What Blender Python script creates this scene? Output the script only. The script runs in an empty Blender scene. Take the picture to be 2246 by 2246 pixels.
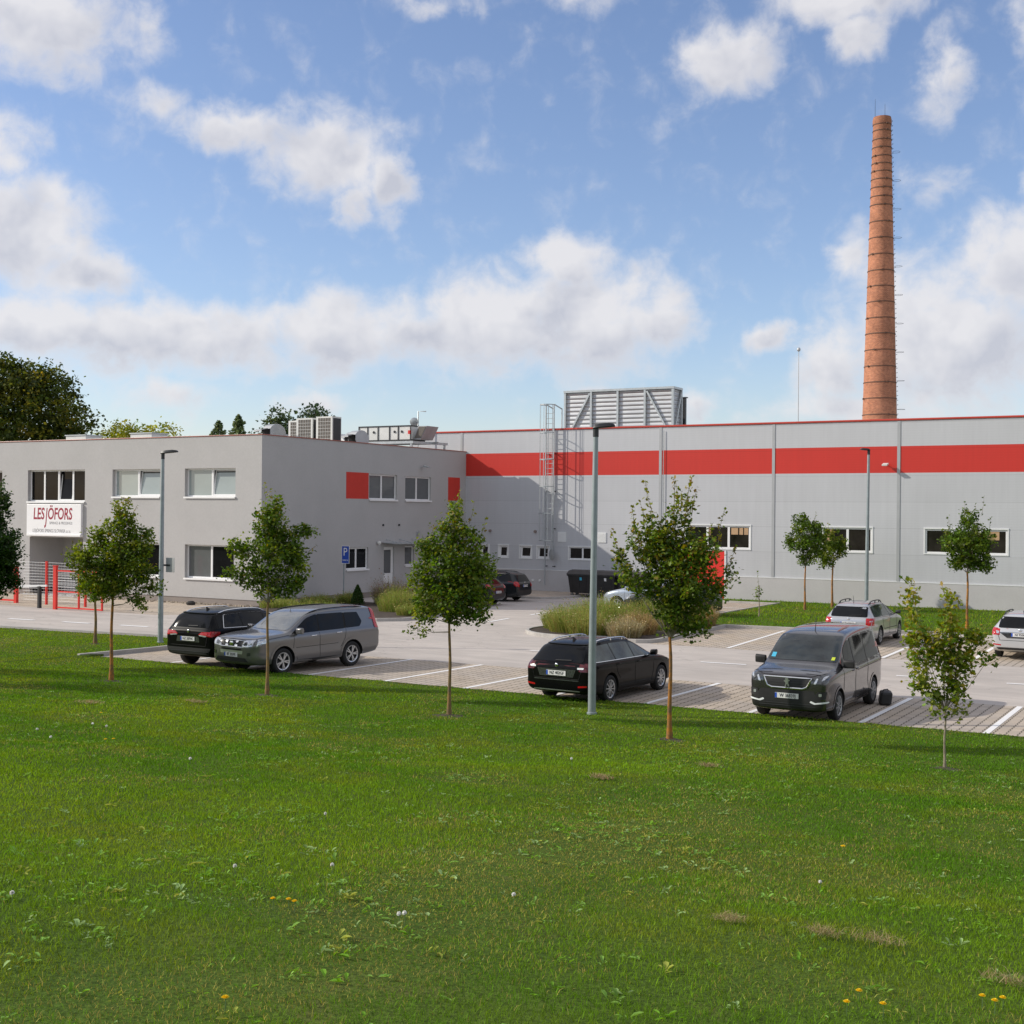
import bpy, bmesh, math, random
import numpy as np
from mathutils import Vector, Matrix
from mathutils.bvhtree import BVHTree

random.seed(7)
rng = np.random.default_rng(11)
SC = bpy.context.scene
COL = SC.collection
PI = math.pi
CAM_H = 4.464
FWD = Vector((-0.500395, 0.865797, 0.000692)).normalized()
RGT = Vector((0.865766, 0.500370, 0.008899)).normalized()
SUN_TO = Vector((-1.0, -0.53, 0.62)).normalized()

# ---------------------------------------------------------------- materials
MATS = {}
def new_mat(name):
    m = bpy.data.materials.new(name)
    m.use_nodes = True
    nt = m.node_tree
    b = nt.nodes['Principled BSDF']
    MATS[name] = m
    return m, nt, b

def N(nt, typ, **kw):
    n = nt.nodes.new(typ)
    for k, v in kw.items():
        setattr(n, k, v)
    return n

def pos_node(nt):
    return N(nt, 'ShaderNodeNewGeometry').outputs['Position']

def noise(nt, vec, scale, detail=4, rough=.55, dist=0.):
    n = N(nt, 'ShaderNodeTexNoise')
    n.inputs['Scale'].default_value = scale
    n.inputs['Detail'].default_value = detail
    n.inputs['Roughness'].default_value = rough
    n.inputs['Distortion'].default_value = dist
    nt.links.new(vec, n.inputs['Vector'])
    return n.outputs['Fac']

def mrange(nt, v, a, b, c, d):
    n = N(nt, 'ShaderNodeMapRange')
    n.inputs[1].default_value = a; n.inputs[2].default_value = b
    n.inputs[3].default_value = c; n.inputs[4].default_value = d
    nt.links.new(v, n.inputs[0])
    return n.outputs[0]

def mixc(nt, f, a, b):
    n = N(nt, 'ShaderNodeMix', data_type='RGBA')
    for i, v in ((0, f), (6, a), (7, b)):
        if hasattr(v, 'links'):
            nt.links.new(v, n.inputs[i])
        elif isinstance(v, (int, float)):
            n.inputs[i].default_value = v
        else:
            n.inputs[i].default_value = (v[0], v[1], v[2], 1)
    return n.outputs[2]

def scale_col(nt, col, f):
    n = N(nt, 'ShaderNodeVectorMath', operation='SCALE')
    if hasattr(col, 'links'): nt.links.new(col, n.inputs[0])
    else: n.inputs[0].default_value = col[:3]
    nt.links.new(f, n.inputs['Scale'])
    return n.outputs[0]

def math_n(nt, op, a, b=None, c=None, clamp=False):
    n = N(nt, 'ShaderNodeMath', operation=op, use_clamp=clamp)
    for i, v in enumerate((a, b, c)):
        if v is None: continue
        if hasattr(v, 'links'): nt.links.new(v, n.inputs[i])
        else: n.inputs[i].default_value = v
    return n.outputs[0]

def bump(nt, b, h, strength, dist=.01):
    n = N(nt, 'ShaderNodeBump')
    n.inputs['Strength'].default_value = strength
    n.inputs['Distance'].default_value = dist
    nt.links.new(h, n.inputs['Height'])
    nt.links.new(n.outputs[0], b.inputs['Normal'])

def pm(name, col, rough=.6, metal=0., coat=0., var=.08, scale=2., bmp=0., bscale=40., spec=.5, fine=0.):
    m, nt, b = new_mat(name)
    p = pos_node(nt)
    f = mrange(nt, noise(nt, p, scale), .3, .7, 1 - var, 1 + var)
    if fine:
        f2 = mrange(nt, noise(nt, p, scale * 17, 2), .3, .7, 1 - fine, 1 + fine)
        f = math_n(nt, 'MULTIPLY', f, f2)
    nt.links.new(scale_col(nt, col, f), b.inputs['Base Color'])
    b.inputs['Roughness'].default_value = rough
    b.inputs['Metallic'].default_value = metal
    b.inputs['Coat Weight'].default_value = coat
    b.inputs['Coat Roughness'].default_value = .03
    b.inputs['Specular IOR Level'].default_value = spec
    if bmp:
        bump(nt, b, noise(nt, p, bscale, 3), bmp)
    return m

def emis(name, col, s):
    m, nt, b = new_mat(name)
    b.inputs['Base Color'].default_value = (*col, 1)
    b.inputs['Emission Color'].default_value = (*col, 1)
    b.inputs['Emission Strength'].default_value = s
    return m

pm('render_wall', (.445, .437, .433), .9, var=.035, scale=.7, bmp=.35, bscale=30, fine=.03)
pm('plinth_brown', (.27, .235, .215), .9, var=.06, scale=1.5, bmp=.3, fine=.05)
pm('concrete', (.49, .48, .482), .85, var=.05, scale=.8, bmp=.15, fine=.025)
pm('kerb_concrete', (.42, .40, .375), .9, var=.14, scale=1.3, bmp=.3, fine=.08)
pm('white_pvc', (.82, .82, .82), .35, var=.02)
pm('sill_white', (.84, .84, .84), .4, var=.02)
pm('white_sheet', (.74, .75, .75), .45, var=.03)
pm('reveal_grey', (.50, .48, .47), .9, var=.04)
pm('hall_red', (.60, .035, .022), .42, var=.03, scale=.5)
pm('door_red', (.72, .03, .02), .45, var=.03)
pm('panel_red', (.58, .04, .025), .8, var=.04)
pm('gate_red', (.68, .035, .025), .4, var=.06)
pm('coping_red', (.50, .05, .03), .35, var=.08, scale=.6)
pm('coping_brown', (.33, .10, .07), .35, var=.12, scale=.8)
pm('galv', (.50, .53, .54), .42, metal=.65, var=.10, scale=6, fine=.05)
pm('galv_pole', (.30, .345, .36), .5, metal=.35, var=.10, scale=5, fine=.06)
pm('dark_metal', (.035, .037, .04), .45, metal=.3, var=.1)
pm('seam_grey', (.42, .43, .44), .5, metal=.3, var=.05)
pm('duct', (.42, .43, .44), .45, metal=.4, var=.1)
pm('grille_brown', (.13, .115, .10), .7, var=.15, scale=30)
pm('ac_white', (.70, .70, .67), .5, var=.06)
pm('black_plastic', (.018, .018, .019), .55, var=.15, scale=8)
pm('bin_black', (.022, .021, .021), .55, var=.2, scale=3)
pm('bin_lid', (.05, .046, .044), .6, var=.15, scale=3)
pm('rubber', (.014, .014, .015), .8, var=.2, scale=12)
pm('glass_dark', (.010, .011, .013), .04, var=.3, scale=.8, spec=.2)
pm('glass_screen', (.03, .037, .040), .03, var=.5, scale=1.6, spec=.6)
pm('glass_green', (.055, .070, .066), .04, var=.75, scale=1.9, spec=.45)  # paler mottled tone stands in for the bright view through the glass
pm('glass_bright', (.09, .10, .105), .05, var=.3, scale=1.6, spec=1., coat=1.)  # base colour lightened to help the bright cloud reflection
pm('glass_brown', (.022, .019, .017), .05, var=.6, scale=1.2, spec=.35)
pm('glass_office', (.008, .008, .009), .05, var=.4, scale=.9, spec=.10)
pm('glass_blind', (.33, .375, .365), .12, var=.03, spec=.7)
pm('glass_grey', (.12, .125, .13), .07, var=.06, spec=.7)
pm('tan_plain', (.46, .30, .17), .7, var=.1, scale=4)
pm('roof_felt', (.30, .29, .28), .9, var=.12, scale=.6)
pm('blue_sign', (.012, .065, .42), .35, var=.04)
pm('plate_white', (.78, .78, .77), .4, var=.02)
pm('plate_blue', (.02, .09, .5), .4, var=.02)
pm('lettering_black', (.02, .02, .022), .5, var=.02)
pm('lettering_grey', (.30, .30, .31), .5, var=.02)
pm('lettering_red', (.32, .015, .04), .45, var=.02)
pm('sign_white', (.86, .86, .87), .35, var=.02)
pm('sticker_blue', (.06, .42, .62), .5, var=.02)
pm('sticker_yellow', (.6, .7, .05), .5, var=.02)
pm('chrome', (.78, .79, .80), .12, metal=1., var=.02)
pm('alloy', (.58, .59, .60), .28, metal=.75, var=.04)
pm('hubcap', (.42, .43, .44), .35, metal=.6, var=.05)
pm('lens_red', (.45, .008, .012), .1, coat=.6, var=.15, scale=20)
pm('lens_dark_red', (.10, .006, .010), .1, coat=.6, var=.15, scale=20)
pm('lens_clear', (.55, .58, .62), .08, metal=.5, coat=.8, var=.35, scale=25)
pm('lens_smoke', (.06, .065, .07), .06, metal=.3, coat=1., var=.4, scale=25)
pm('led_white', (.85, .88, .9), .2, var=.05)
pm('seam_black', (.006, .006, .006), .8, var=.02)
pm('rust_pipe', (.25, .2, .18), .7)
pm('stone', (.36, .31, .25), .95, var=.25, scale=6, bmp=.5)
pm('dark_stone', (.035, .033, .032), .8, var=.2, scale=6)
pm('soil', (.055, .04, .03), .95, var=.4, scale=5, bmp=.8, bscale=14, fine=.3)
pm('bark_grey', (.26, .22, .16), .95, var=.25, scale=9, bmp=.5, bscale=50)
pm('dandelion_yellow', (.90, .66, .008), .7, var=.12, scale=90)
pm('dandelion_white', (.92, .91, .87), .9, var=.06, scale=90)
pm('stem_green', (.10, .17, .05), .7)
pm('hay', (.34, .25, .14), .95, var=.35, scale=25)
pm('hoop_iron', (.14, .075, .05), .7, var=.2, scale=3)
pm('far_mast', (.5, .5, .5), .5, metal=.4)

def paint(name, col, metal=.55, rough=.32, var=.03, coat=.9, spec=.4):
    m = pm(name, col, rough, metal=metal, coat=coat, var=var, scale=160, spec=spec)
    return m
paint('paint_black', (.0045, .0045, .005), metal=0, rough=.3, coat=.28, spec=.04)
paint('paint_grey', (.165, .163, .165), rough=.28, coat=1.)
paint('paint_dark_grey', (.075, .072, .076), metal=.7, rough=.26, coat=1.)
paint('paint_silver', (.50, .51, .53), metal=.6)
paint('paint_pale_silver', (.62, .63, .64), metal=.5)
paint('paint_anthracite', (.020, .023, .026), metal=.2, coat=.6, spec=.2)
paint('paint_ice_blue', (.40, .46, .54), metal=.5)
paint('paint_navy', (.007, .008, .010), metal=0, coat=.6, spec=.2)

def bark_mat(name, c1, c2):
    m, nt, b = new_mat(name)
    p = pos_node(nt)
    f = mrange(nt, noise(nt, p, 7, 5, .65), .38, .62, 0, 1)
    nt.links.new(mixc(nt, f, c1, c2), b.inputs['Base Color'])
    b.inputs['Roughness'].default_value = .95
    bump(nt, b, noise(nt, p, 45, 3), .6)
bark_mat('bark_orange', (.17, .105, .05), (.42, .17, .025))
bark_mat('bark_yellow', (.15, .115, .065), (.27, .16, .055))

def panel_mat(name, col, rough):
    """horizontally ribbed sheet metal cladding"""
    m, nt, b = new_mat(name)
    p = pos_node(nt)
    sx = N(nt, 'ShaderNodeSeparateXYZ'); nt.links.new(p, sx.inputs[0])
    fr = math_n(nt, 'FRACT', math_n(nt, 'MULTIPLY', sx.outputs[2], 1 / .125))
    rib = mrange(nt, math_n(nt, 'ABSOLUTE', math_n(nt, 'SUBTRACT', fr, .5)), .36, .5, 0, 1)
    fj = math_n(nt, 'FRACT', math_n(nt, 'MULTIPLY', sx.outputs[2], 1 / 1.29))
    joint = mrange(nt, math_n(nt, 'ABSOLUTE', math_n(nt, 'SUBTRACT', fj, .5)), .488, .496, 0, 1)
    row = N(nt, 'ShaderNodeTexWhiteNoise', noise_dimensions='1D')
    nt.links.new(math_n(nt, 'FLOOR', math_n(nt, 'MULTIPLY', sx.outputs[2], 1 / 1.29)), row.inputs['W'])
    v = mrange(nt, noise(nt, p, .25, 3), .3, .7, .965, 1.035)
    v = math_n(nt, 'MULTIPLY', v, mrange(nt, row.outputs[0], 0, 1, .98, 1.02))
    st = N(nt, 'ShaderNodeVectorMath', operation='MULTIPLY'); st.inputs[1].default_value = (3.0, 1., .16)
    nt.links.new(p, st.inputs[0])
    v = math_n(nt, 'MULTIPLY', v, mrange(nt, noise(nt, st.outputs[0], 1.6, 5, .65), .35, .72, 1.015, .955))
    v = math_n(nt, 'MULTIPLY', v, mrange(nt, rib, 0, 1, 1., .95))
    v = math_n(nt, 'MULTIPLY', v, mrange(nt, joint, 0, 1, 1., .80))
    nt.links.new(scale_col(nt, col, v), b.inputs['Base Color'])
    b.inputs['Roughness'].default_value = rough
    bump(nt, b, rib, -.35, .006)
panel_mat('hall_panel', (.515, .525, .55), .5)
panel_mat('hall_stripe', (.58, .032, .02), .42)

def corrugated(name, col):
    m, nt, b = new_mat(name)
    p = pos_node(nt)
    sx = N(nt, 'ShaderNodeSeparateXYZ'); nt.links.new(p, sx.inputs[0])
    s = math_n(nt, 'SINE', math_n(nt, 'MULTIPLY', sx.outputs[2], 2 * PI / .24))
    v = mrange(nt, noise(nt, p, 1.2, 3), .3, .7, .92, 1.08)
    nt.links.new(scale_col(nt, col, v), b.inputs['Base Color'])
    b.inputs['Roughness'].default_value = .4
    b.inputs['Metallic'].default_value = .5
    bump(nt, b, s, .6, .05)
corrugated('corrugated', (.56, .575, .59))

def brick_mat():
    m, nt, b = new_mat('chimney_brick')
    tc = N(nt, 'ShaderNodeTexCoord')
    sx = N(nt, 'ShaderNodeSeparateXYZ'); nt.links.new(tc.outputs['Object'], sx.inputs[0])
    ang = math_n(nt, 'ARCTAN2', sx.outputs[1], sx.outputs[0])
    cx = N(nt, 'ShaderNodeCombineXYZ')
    nt.links.new(math_n(nt, 'MULTIPLY', ang, 1.6), cx.inputs[0])
    nt.links.new(sx.outputs[2], cx.inputs[1])
    br = N(nt, 'ShaderNodeTexBrick')
    nt.links.new(cx.outputs[0], br.inputs['Vector'])
    br.inputs['Color1'].default_value = (.58, .205, .10, 1)
    br.inputs['Color2'].default_value = (.42, .135, .07, 1)
    br.inputs['Mortar'].default_value = (.50, .31, .21, 1)
    br.inputs['Scale'].default_value = 1.
    br.inputs['Brick Width'].default_value = .26
    br.inputs['Row Height'].default_value = .085
    br.inputs['Mortar Size'].default_value = .012
    p = pos_node(nt)
    f = mrange(nt, noise(nt, p, .7, 6, .65), .35, .65, .80, 1.15)
    f2 = mrange(nt, noise(nt, p, 5., 4, .7), .35, .7, 1.1, .78)
    c = scale_col(nt, br.outputs['Color'], math_n(nt, 'MULTIPLY', f, f2))
    soot = mrange(nt, sx.outputs[2], 36., 39.4, 0, .30)
    nt.links.new(mixc(nt, soot, c, (.07, .045, .035)), b.inputs['Base Color'])
    b.inputs['Roughness'].default_value = .95
    bump(nt, b, br.outputs['Fac'], -.3, .01)
brick_mat()

def asphalt_mat(name, col, patch):
    m, nt, b = new_mat(name)
    p = pos_node(nt)
    st = N(nt, 'ShaderNodeVectorMath', operation='MULTIPLY')
    st.inputs[1].default_value = (.35, 1.0, 1.0)
    nt.links.new(p, st.inputs[0])
    big = mrange(nt, noise(nt, st.outputs[0], .35, 5, .6, .6), .35, .68, 0, 1)
    c = mixc(nt, big, col, patch)
    streak = mrange(nt, noise(nt, st.outputs[0], 1.6, 4, .6), .42, .62, .93, 1.06)
    fine = mrange(nt, noise(nt, p, 60, 2), .3, .7, .90, 1.10)
    c = scale_col(nt, c, math_n(nt, 'MULTIPLY', streak, fine))
    c = scale_col(nt, c, mrange(nt, noise(nt, p, .8, 6, .7, .3), .60, .74, 1., .80))
    vor = N(nt, 'ShaderNodeTexVoronoi', feature='DISTANCE_TO_EDGE')
    vor.inputs['Scale'].default_value = .16
    wob = N(nt, 'ShaderNodeVectorMath', operation='ADD')
    nn = N(nt, 'ShaderNodeTexNoise'); nn.inputs['Scale'].default_value = .9
    nt.links.new(p, nn.inputs['Vector'])
    sc = N(nt, 'ShaderNodeVectorMath', operation='SCALE'); sc.inputs['Scale'].default_value = 2.2
    nt.links.new(nn.outputs['Color'], sc.inputs[0])
    nt.links.new(p, wob.inputs[0]); nt.links.new(sc.outputs[0], wob.inputs[1])
    nt.links.new(wob.outputs[0], vor.inputs['Vector'])
    crack = mrange(nt, vor.outputs['Distance'], .0, .006, .28, 0)
    nt.links.new(mixc(nt, crack, c, (.12, .11, .10)), b.inputs['Base Color'])
    b.inputs['Roughness'].default_value = .93
    bump(nt, b, noise(nt, p, 120, 2), .25, .005)
asphalt_mat('asphalt', (.52, .47, .425), (.44, .40, .365))

def paver_mat(name, col, ux, uy, gap, warm):
    """interlocking grid pavers: rows along Y with dark open joints"""
    m, nt, b = new_mat(name)
    p = pos_node(nt)
    sx = N(nt, 'ShaderNodeSeparateXYZ'); nt.links.new(p, sx.inputs[0])
    u = math_n(nt, 'MULTIPLY', sx.outputs[0], 1 / ux)
    v0 = math_n(nt, 'MULTIPLY', sx.outputs[1], 1 / uy)
    v = math_n(nt, 'ADD', v0, math_n(nt, 'MULTIPLY', math_n(nt, 'MODULO', math_n(nt, 'FLOOR', u), 2.), .5))
    fu = math_n(nt, 'ABSOLUTE', math_n(nt, 'SUBTRACT', math_n(nt, 'FRACT', u), .5))
    fv = math_n(nt, 'ABSOLUTE', math_n(nt, 'SUBTRACT', math_n(nt, 'FRACT', v), .5))
    rowj = mrange(nt, fu, .5 - gap, .5 - gap * .45, 0, 1)
    dash = mrange(nt, fv, .16, .26, 0, 1)
    dj = math_n(nt, 'MULTIPLY', rowj, math_n(nt, 'MULTIPLY_ADD', dash, .9, .10))
    cj = math_n(nt, 'MULTIPLY', mrange(nt, fv, .44, .48, 0, 1), .22)
    j = math_n(nt, 'MAXIMUM', dj, cj)
    wn = N(nt, 'ShaderNodeTexWhiteNoise', noise_dimensions='2D')
    cv = N(nt, 'ShaderNodeCombineXYZ')
    nt.links.new(math_n(nt, 'FLOOR', u), cv.inputs[0]); nt.links.new(math_n(nt, 'FLOOR', v), cv.inputs[1])
    nt.links.new(cv.outputs[0], wn.inputs['Vector'])
    blk = mrange(nt, wn.outputs[0], 0, 1, .90, 1.09)
    big = mrange(nt, noise(nt, p, .45, 5, .6), .38, .64, 0, 1)
    c = mixc(nt, big, col, warm)
    stain = mrange(nt, noise(nt, p, .9, 6, .7, .4), .56, .70, 1., .72)
    c = scale_col(nt, c, stain)
    c = scale_col(nt, c, math_n(nt, 'MULTIPLY', blk, mrange(nt, noise(nt, p, 30, 3), .3, .7, .9, 1.1)))
    nt.links.new(mixc(nt, j, c, (.075, .065, .045)), b.inputs['Base Color'])
    b.inputs['Roughness'].default_value = .95
    bump(nt, b, j, -.5, .01)
paver_mat('pavers', (.43, .375, .32), .235, .23, .13, (.50, .41, .31))
paver_mat('walk_pavers', (.52, .43, .33), .2, .2, .05, (.46, .39, .32))

def worn_paint():
    m, nt, b = new_mat('road_paint')
    p = pos_node(nt)
    f = mrange(nt, noise(nt, p, 9, 5, .7), .36, .50, .18, 0)
    nt.links.new(mixc(nt, f, (.84, .835, .825), (.50, .47, .43)), b.inputs['Base Color'])
    b.inputs['Roughness'].default_value = .8
worn_paint()

def lawn_mat(name, a, bcol, dry):
    m, nt, b = new_mat(name)
    p = pos_node(nt)
    f = mrange(nt, noise(nt, p, .5, 5, .6), .35, .65, 0, 1)
    c = mixc(nt, f, a, bcol)
    d = mrange(nt, noise(nt, p, 1.3, 5, .65), .58, .75, 0, .6)
    c = mixc(nt, d, c, dry)
    c = scale_col(nt, c, mrange(nt, noise(nt, p, 22, 4, .7), .3, .7, .6, 1.4))
    nt.links.new(c, b.inputs['Base Color'])
    b.inputs['Roughness'].default_value = 1.
    b.inputs['Specular IOR Level'].default_value = .1
    bump(nt, b, noise(nt, p, 30, 4), .8, .03)
lawn_mat('lawn_ground', (.06, .105, .014), (.085, .13, .018), (.14, .12, .045))
lawn_mat('field_ground', (.06, .10, .03), (.09, .12, .04), (.14, .12, .06))

def leaf_mat(name, transl=.35, rough=.5, spec=.3):
    m, nt, b = new_mat(name)
    a = N(nt, 'ShaderNodeAttribute', attribute_name='Col')
    nt.links.new(a.outputs['Color'], b.inputs['Base Color'])
    b.inputs['Roughness'].default_value = rough
    b.inputs['Specular IOR Level'].default_value = spec
    t = N(nt, 'ShaderNodeBsdfTranslucent')
    h = N(nt, 'ShaderNodeHueSaturation')
    h.inputs['Hue'].default_value = .485; h.inputs['Saturation'].default_value = 1.1; h.inputs['Value'].default_value = 1.5
    nt.links.new(a.outputs['Color'], h.inputs['Color'])
    nt.links.new(h.outputs[0], t.inputs['Color'])
    mx = N(nt, 'ShaderNodeMixShader'); mx.inputs[0].default_value = transl
    out = nt.nodes['Material Output']
    nt.links.new(b.outputs[0], mx.inputs[1]); nt.links.new(t.outputs[0], mx.inputs[2])
    nt.links.new(mx.outputs[0], out.inputs['Surface'])
leaf_mat('leaf', .40); leaf_mat('grass_blade', .32, .8, .08)

# ---------------------------------------------------------------- objects
ORG = {}
def tag(o, label=None, cat=None, group=None, kind=None):
    if label: o['label'] = label
    if cat: o['category'] = cat
    if group: o['group'] = group
    if kind: o['kind'] = kind
    return o

def empty(name, loc=(0, 0, 0), label=None, cat=None, group=None, parent=None, rz=0.):
    o = bpy.data.objects.new(name, None)
    COL.objects.link(o)
    o.empty_display_size = .3
    if parent is not None:
        po = ORG.get(parent.name, Vector())
        o.parent = parent
        o.location = Vector(loc) - po
    else:
        o.location = loc
    o.rotation_euler = (0, 0, rz)
    ORG[o.name] = Vector(loc)
    return tag(o, label, cat, group)

class MB:
    def __init__(s):
        s.v = []; s.f = []; s.m = []
    def add(s, vs, fs, mi=0):
        o = len(s.v)
        s.v += [tuple(v) for v in vs]
        s.f += [tuple(i + o for i in f) for f in fs]
        s.m += [mi] * len(fs)
        return s
    def box(s, x0, x1, y0, y1, z0, z1, mi=0):
        return s.add([(x0, y0, z0), (x1, y0, z0), (x1, y1, z0), (x0, y1, z0), (x0, y0, z1), (x1, y0, z1), (x1, y1, z1), (x0, y1, z1)],
              [(0, 3, 2, 1), (4, 5, 6, 7), (0, 1, 5, 4), (1, 2, 6, 5), (2, 3, 7, 6), (3, 0, 4, 7)], mi)
    def obox(s, c, ax, ay, az, mi=0):
        c, ax, ay, az = Vector(c), Vector(ax), Vector(ay), Vector(az)
        vs = [c + ax * i + ay * j + az * k for k in (-1, 1) for (i, j) in ((-1, -1), (1, -1), (1, 1), (-1, 1))]
        return s.add(vs, [(0, 3, 2, 1), (4, 5, 6, 7), (0, 1, 5, 4), (1, 2, 6, 5), (2, 3, 7, 6), (3, 0, 4, 7)], mi)
    def bar(s, p, q, w, h=None, up=(0, 0, 1), mi=0):
        p, q = Vector(p), Vector(q); h = h or w
        d = (q - p); L = d.length; d.normalize()
        u = Vector(up)
        if abs(d.dot(u)) > .95: u = Vector((0, 1, 0))
        a = d.cross(u).normalized(); b2 = a.cross(d).normalized()
        return s.obox((p + q) / 2, d * (L / 2), a * (w / 2), b2 * (h / 2), mi)
    def tube(s, pts, r, n=8, mi=0, caps=True):
        pts = [Vector(p) for p in pts]
        rs = r if isinstance(r, (list, tuple)) else [r] * len(pts)
        rings = []; vs = []; fs = []
        a = None
        for i, p in enumerate(pts):
            d = (pts[min(i + 1, len(pts) - 1)] - pts[max(i - 1, 0)])
            if d.length < 1e-9: d = Vector((0, 0, 1))
            d.normalize()
            if a is None:
                a = d.cross(Vector((0, 0, 1)) if abs(d.z) < .9 else Vector((1, 0, 0))).normalized()
            else:
                a = (a - d * a.dot(d)).normalized()
            b2 = d.cross(a)
            for k in range(n):
                t = 2 * PI * k / n
                vs.append(p + (a * math.cos(t) + b2 * math.sin(t)) * rs[i])
        for i in range(len(pts) - 1):
            for k in range(n):
                k2 = (k + 1) % n
                fs.append((i * n + k, i * n + k2, (i + 1) * n + k2, (i + 1) * n + k))
        if caps:
            fs.append(tuple(reversed(range(n)))); fs.append(tuple(range((len(pts) - 1) * n, len(pts) * n)))
        return s.add(vs, fs, mi)
    def lathe(s, prof, n=24, axis='z', c=(0, 0, 0), mi=0, closed=False):
        vs = []; fs = []
        for (r, h) in prof:
            for k in range(n):
                t = 2 * PI * k / n
                x, y = r * math.cos(t), r * math.sin(t)
                v = (x, y, h) if axis == 'z' else (x, h, y)
                vs.append((v[0] + c[0], v[1] + c[1], v[2] + c[2]))
        m = len(prof)
        for i in range(m if closed else m - 1):
            i2 = (i + 1) % m
            for k in range(n):
                k2 = (k + 1) % n
                f = (i * n + k, i * n + k2, i2 * n + k2, i2 * n + k)
                fs.append(f if axis == 'z' else tuple(reversed(f)))
        if not closed:
            if prof[0][0] > 1e-6: fs.append(tuple(reversed(range(n))))
            if prof[-1][0] > 1e-6: fs.append(tuple(range((m - 1) * n, m * n)))
        return s.add(vs, fs, mi)
    def prism(s, poly, vec, mi=0):
        poly = [Vector(p) for p in poly]; vec = Vector(vec); n = len(poly)
        vs = poly + [p + vec for p in poly]
        fs = [tuple(reversed(range(n))), tuple(range(n, 2 * n))]
        fs += [(i, (i + 1) % n, (i + 1) % n + n, i + n) for i in range(n)]
        return s.add(vs, fs, mi)
    def quad(s, a, b, c, d, mi=0):
        return s.add([a, b, c, d], [(0, 1, 2, 3)], mi)
    def build(s, name, mats, parent=None, smooth=0., bevel=0., local=False, label=None, cat=None, group=None, kind=None, loc=None, fix=True):
        """world-coordinate verts (minus the parent's base) unless local"""
        me = bpy.data.meshes.new(name)
        off = Vector()
        if parent is not None and not local: off = ORG.get(parent.name, Vector())
        if loc is not None: off = Vector(loc)
        me.from_pydata([(v[0] - off.x, v[1] - off.y, v[2] - off.z) for v in s.v], [], s.f)
        if not isinstance(mats, (list, tuple)): mats = [mats]
        for mt in mats: me.materials.append(MATS[mt])
        if len(mats) > 1: me.polygons.foreach_set('material_index', s.m)
        if fix:
            bm = bmesh.new(); bm.from_mesh(me)
            bmesh.ops.recalc_face_normals(bm, faces=bm.faces)
            bm.to_mesh(me); bm.free()
        if smooth:
            me.polygons.foreach_set('use_smooth', [True] * len(me.polygons))
            me.set_sharp_from_angle(angle=math.radians(smooth))
        me.update()
        o = bpy.data.objects.new(name, me)
        COL.objects.link(o)
        if parent is not None:
            o.parent = parent
            ORG[o.name] = off
        elif loc is not None:
            o.location = loc; ORG[o.name] = Vector(loc)
        if bevel:
            bv = o.modifiers.new('edge', 'BEVEL'); bv.width = bevel; bv.segments = 2; bv.limit_method = 'ANGLE'
        return tag(o, label, cat, group, kind)

def sheet(name, polys, z, mat, kind='structure', cell=None, zf=None):
    """flat polygons with holes avoided by listing several; optional grid"""
    mb = MB()
    for poly in polys:
        mb.add([(p[0], p[1], z) for p in poly], [tuple(range(len(poly)))])
    o = mb.build(name, mat, kind=kind, fix=False)
    return o

def text(name, body, parent, mat, M, size, extrude=.002, align='CENTER', shear=0., sx=1., bold=0.):
    cu = bpy.data.curves.new(name, 'FONT')
    cu.body = body; cu.size = size; cu.extrude = extrude; cu.align_x = align; cu.align_y = 'CENTER'; cu.shear = shear
    cu.resolution_u = 3; cu.offset = bold * size
    cu.materials.append(MATS[mat])
    tmp = bpy.data.objects.new(name, cu); COL.objects.link(tmp)
    me = bpy.data.meshes.new_from_object(tmp.evaluated_get(bpy.context.evaluated_depsgraph_get()))
    bpy.data.objects.remove(tmp); me.name = name
    o = bpy.data.objects.new(name, me); COL.objects.link(o)
    if parent is not None: o.parent = parent
    o.matrix_local = M @ Matrix.Diagonal((sx, 1, 1, 1))
    return o

def frame_mat(o, X, Z):
    """matrix for text: X = reading direction, Z = up on the surface"""
    X = Vector(X).normalized(); Z = Vector(Z).normalized(); Nn = X.cross(Z)
    return Matrix(((X.x, Z.x, Nn.x, o[0]), (X.y, Z.y, Nn.y, o[1]), (X.z, Z.z, Nn.z, o[2]), (0, 0, 0, 1)))

def copy_tree(o, parent=None):
    c = o.copy(); COL.objects.link(c)
    if parent is not None: c.parent = parent
    ORG[c.name] = ORG.get(o.name, Vector())
    for ch in list(o.children): copy_tree(ch, c)
    return c

def fast_mesh(name, verts, faces, mat, col=None, smooth=False):
    """verts (n,3); faces (m,k) array of one size or a list of such arrays"""
    me = bpy.data.meshes.new(name)
    if not isinstance(faces, list): faces = [faces]
    nl = sum(f.size for f in faces); nf = sum(len(f) for f in faces)
    me.vertices.add(len(verts)); me.loops.add(nl); me.polygons.add(nf)
    me.vertices.foreach_set('co', np.ascontiguousarray(verts, dtype=np.float32).ravel())
    me.loops.foreach_set('vertex_index', np.concatenate([f.ravel() for f in faces]).astype(np.int32))
    tot = np.concatenate([np.full(len(f), f.shape[1]) for f in faces])
    st = np.concatenate([[0], np.cumsum(tot)[:-1]])
    me.polygons.foreach_set('loop_start', st.astype(np.int32))
    me.materials.append(MATS[mat])
    if smooth: me.polygons.foreach_set('use_smooth', np.ones(nf, dtype=bool))
    me.update(calc_edges=True)
    me.validate()
    if col is not None:
        at = me.color_attributes.new('Col', 'FLOAT_COLOR', 'POINT')
        c4 = np.ones((len(verts), 4), dtype=np.float32); c4[:, :3] = col
        at.data.foreach_set('color', c4.ravel())
    return me

def link_mesh(name, me, parent=None, **kw):
    o = bpy.data.objects.new(name, me); COL.objects.link(o)
    if parent is not None: o.parent = parent
    return tag(o, **kw)

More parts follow.
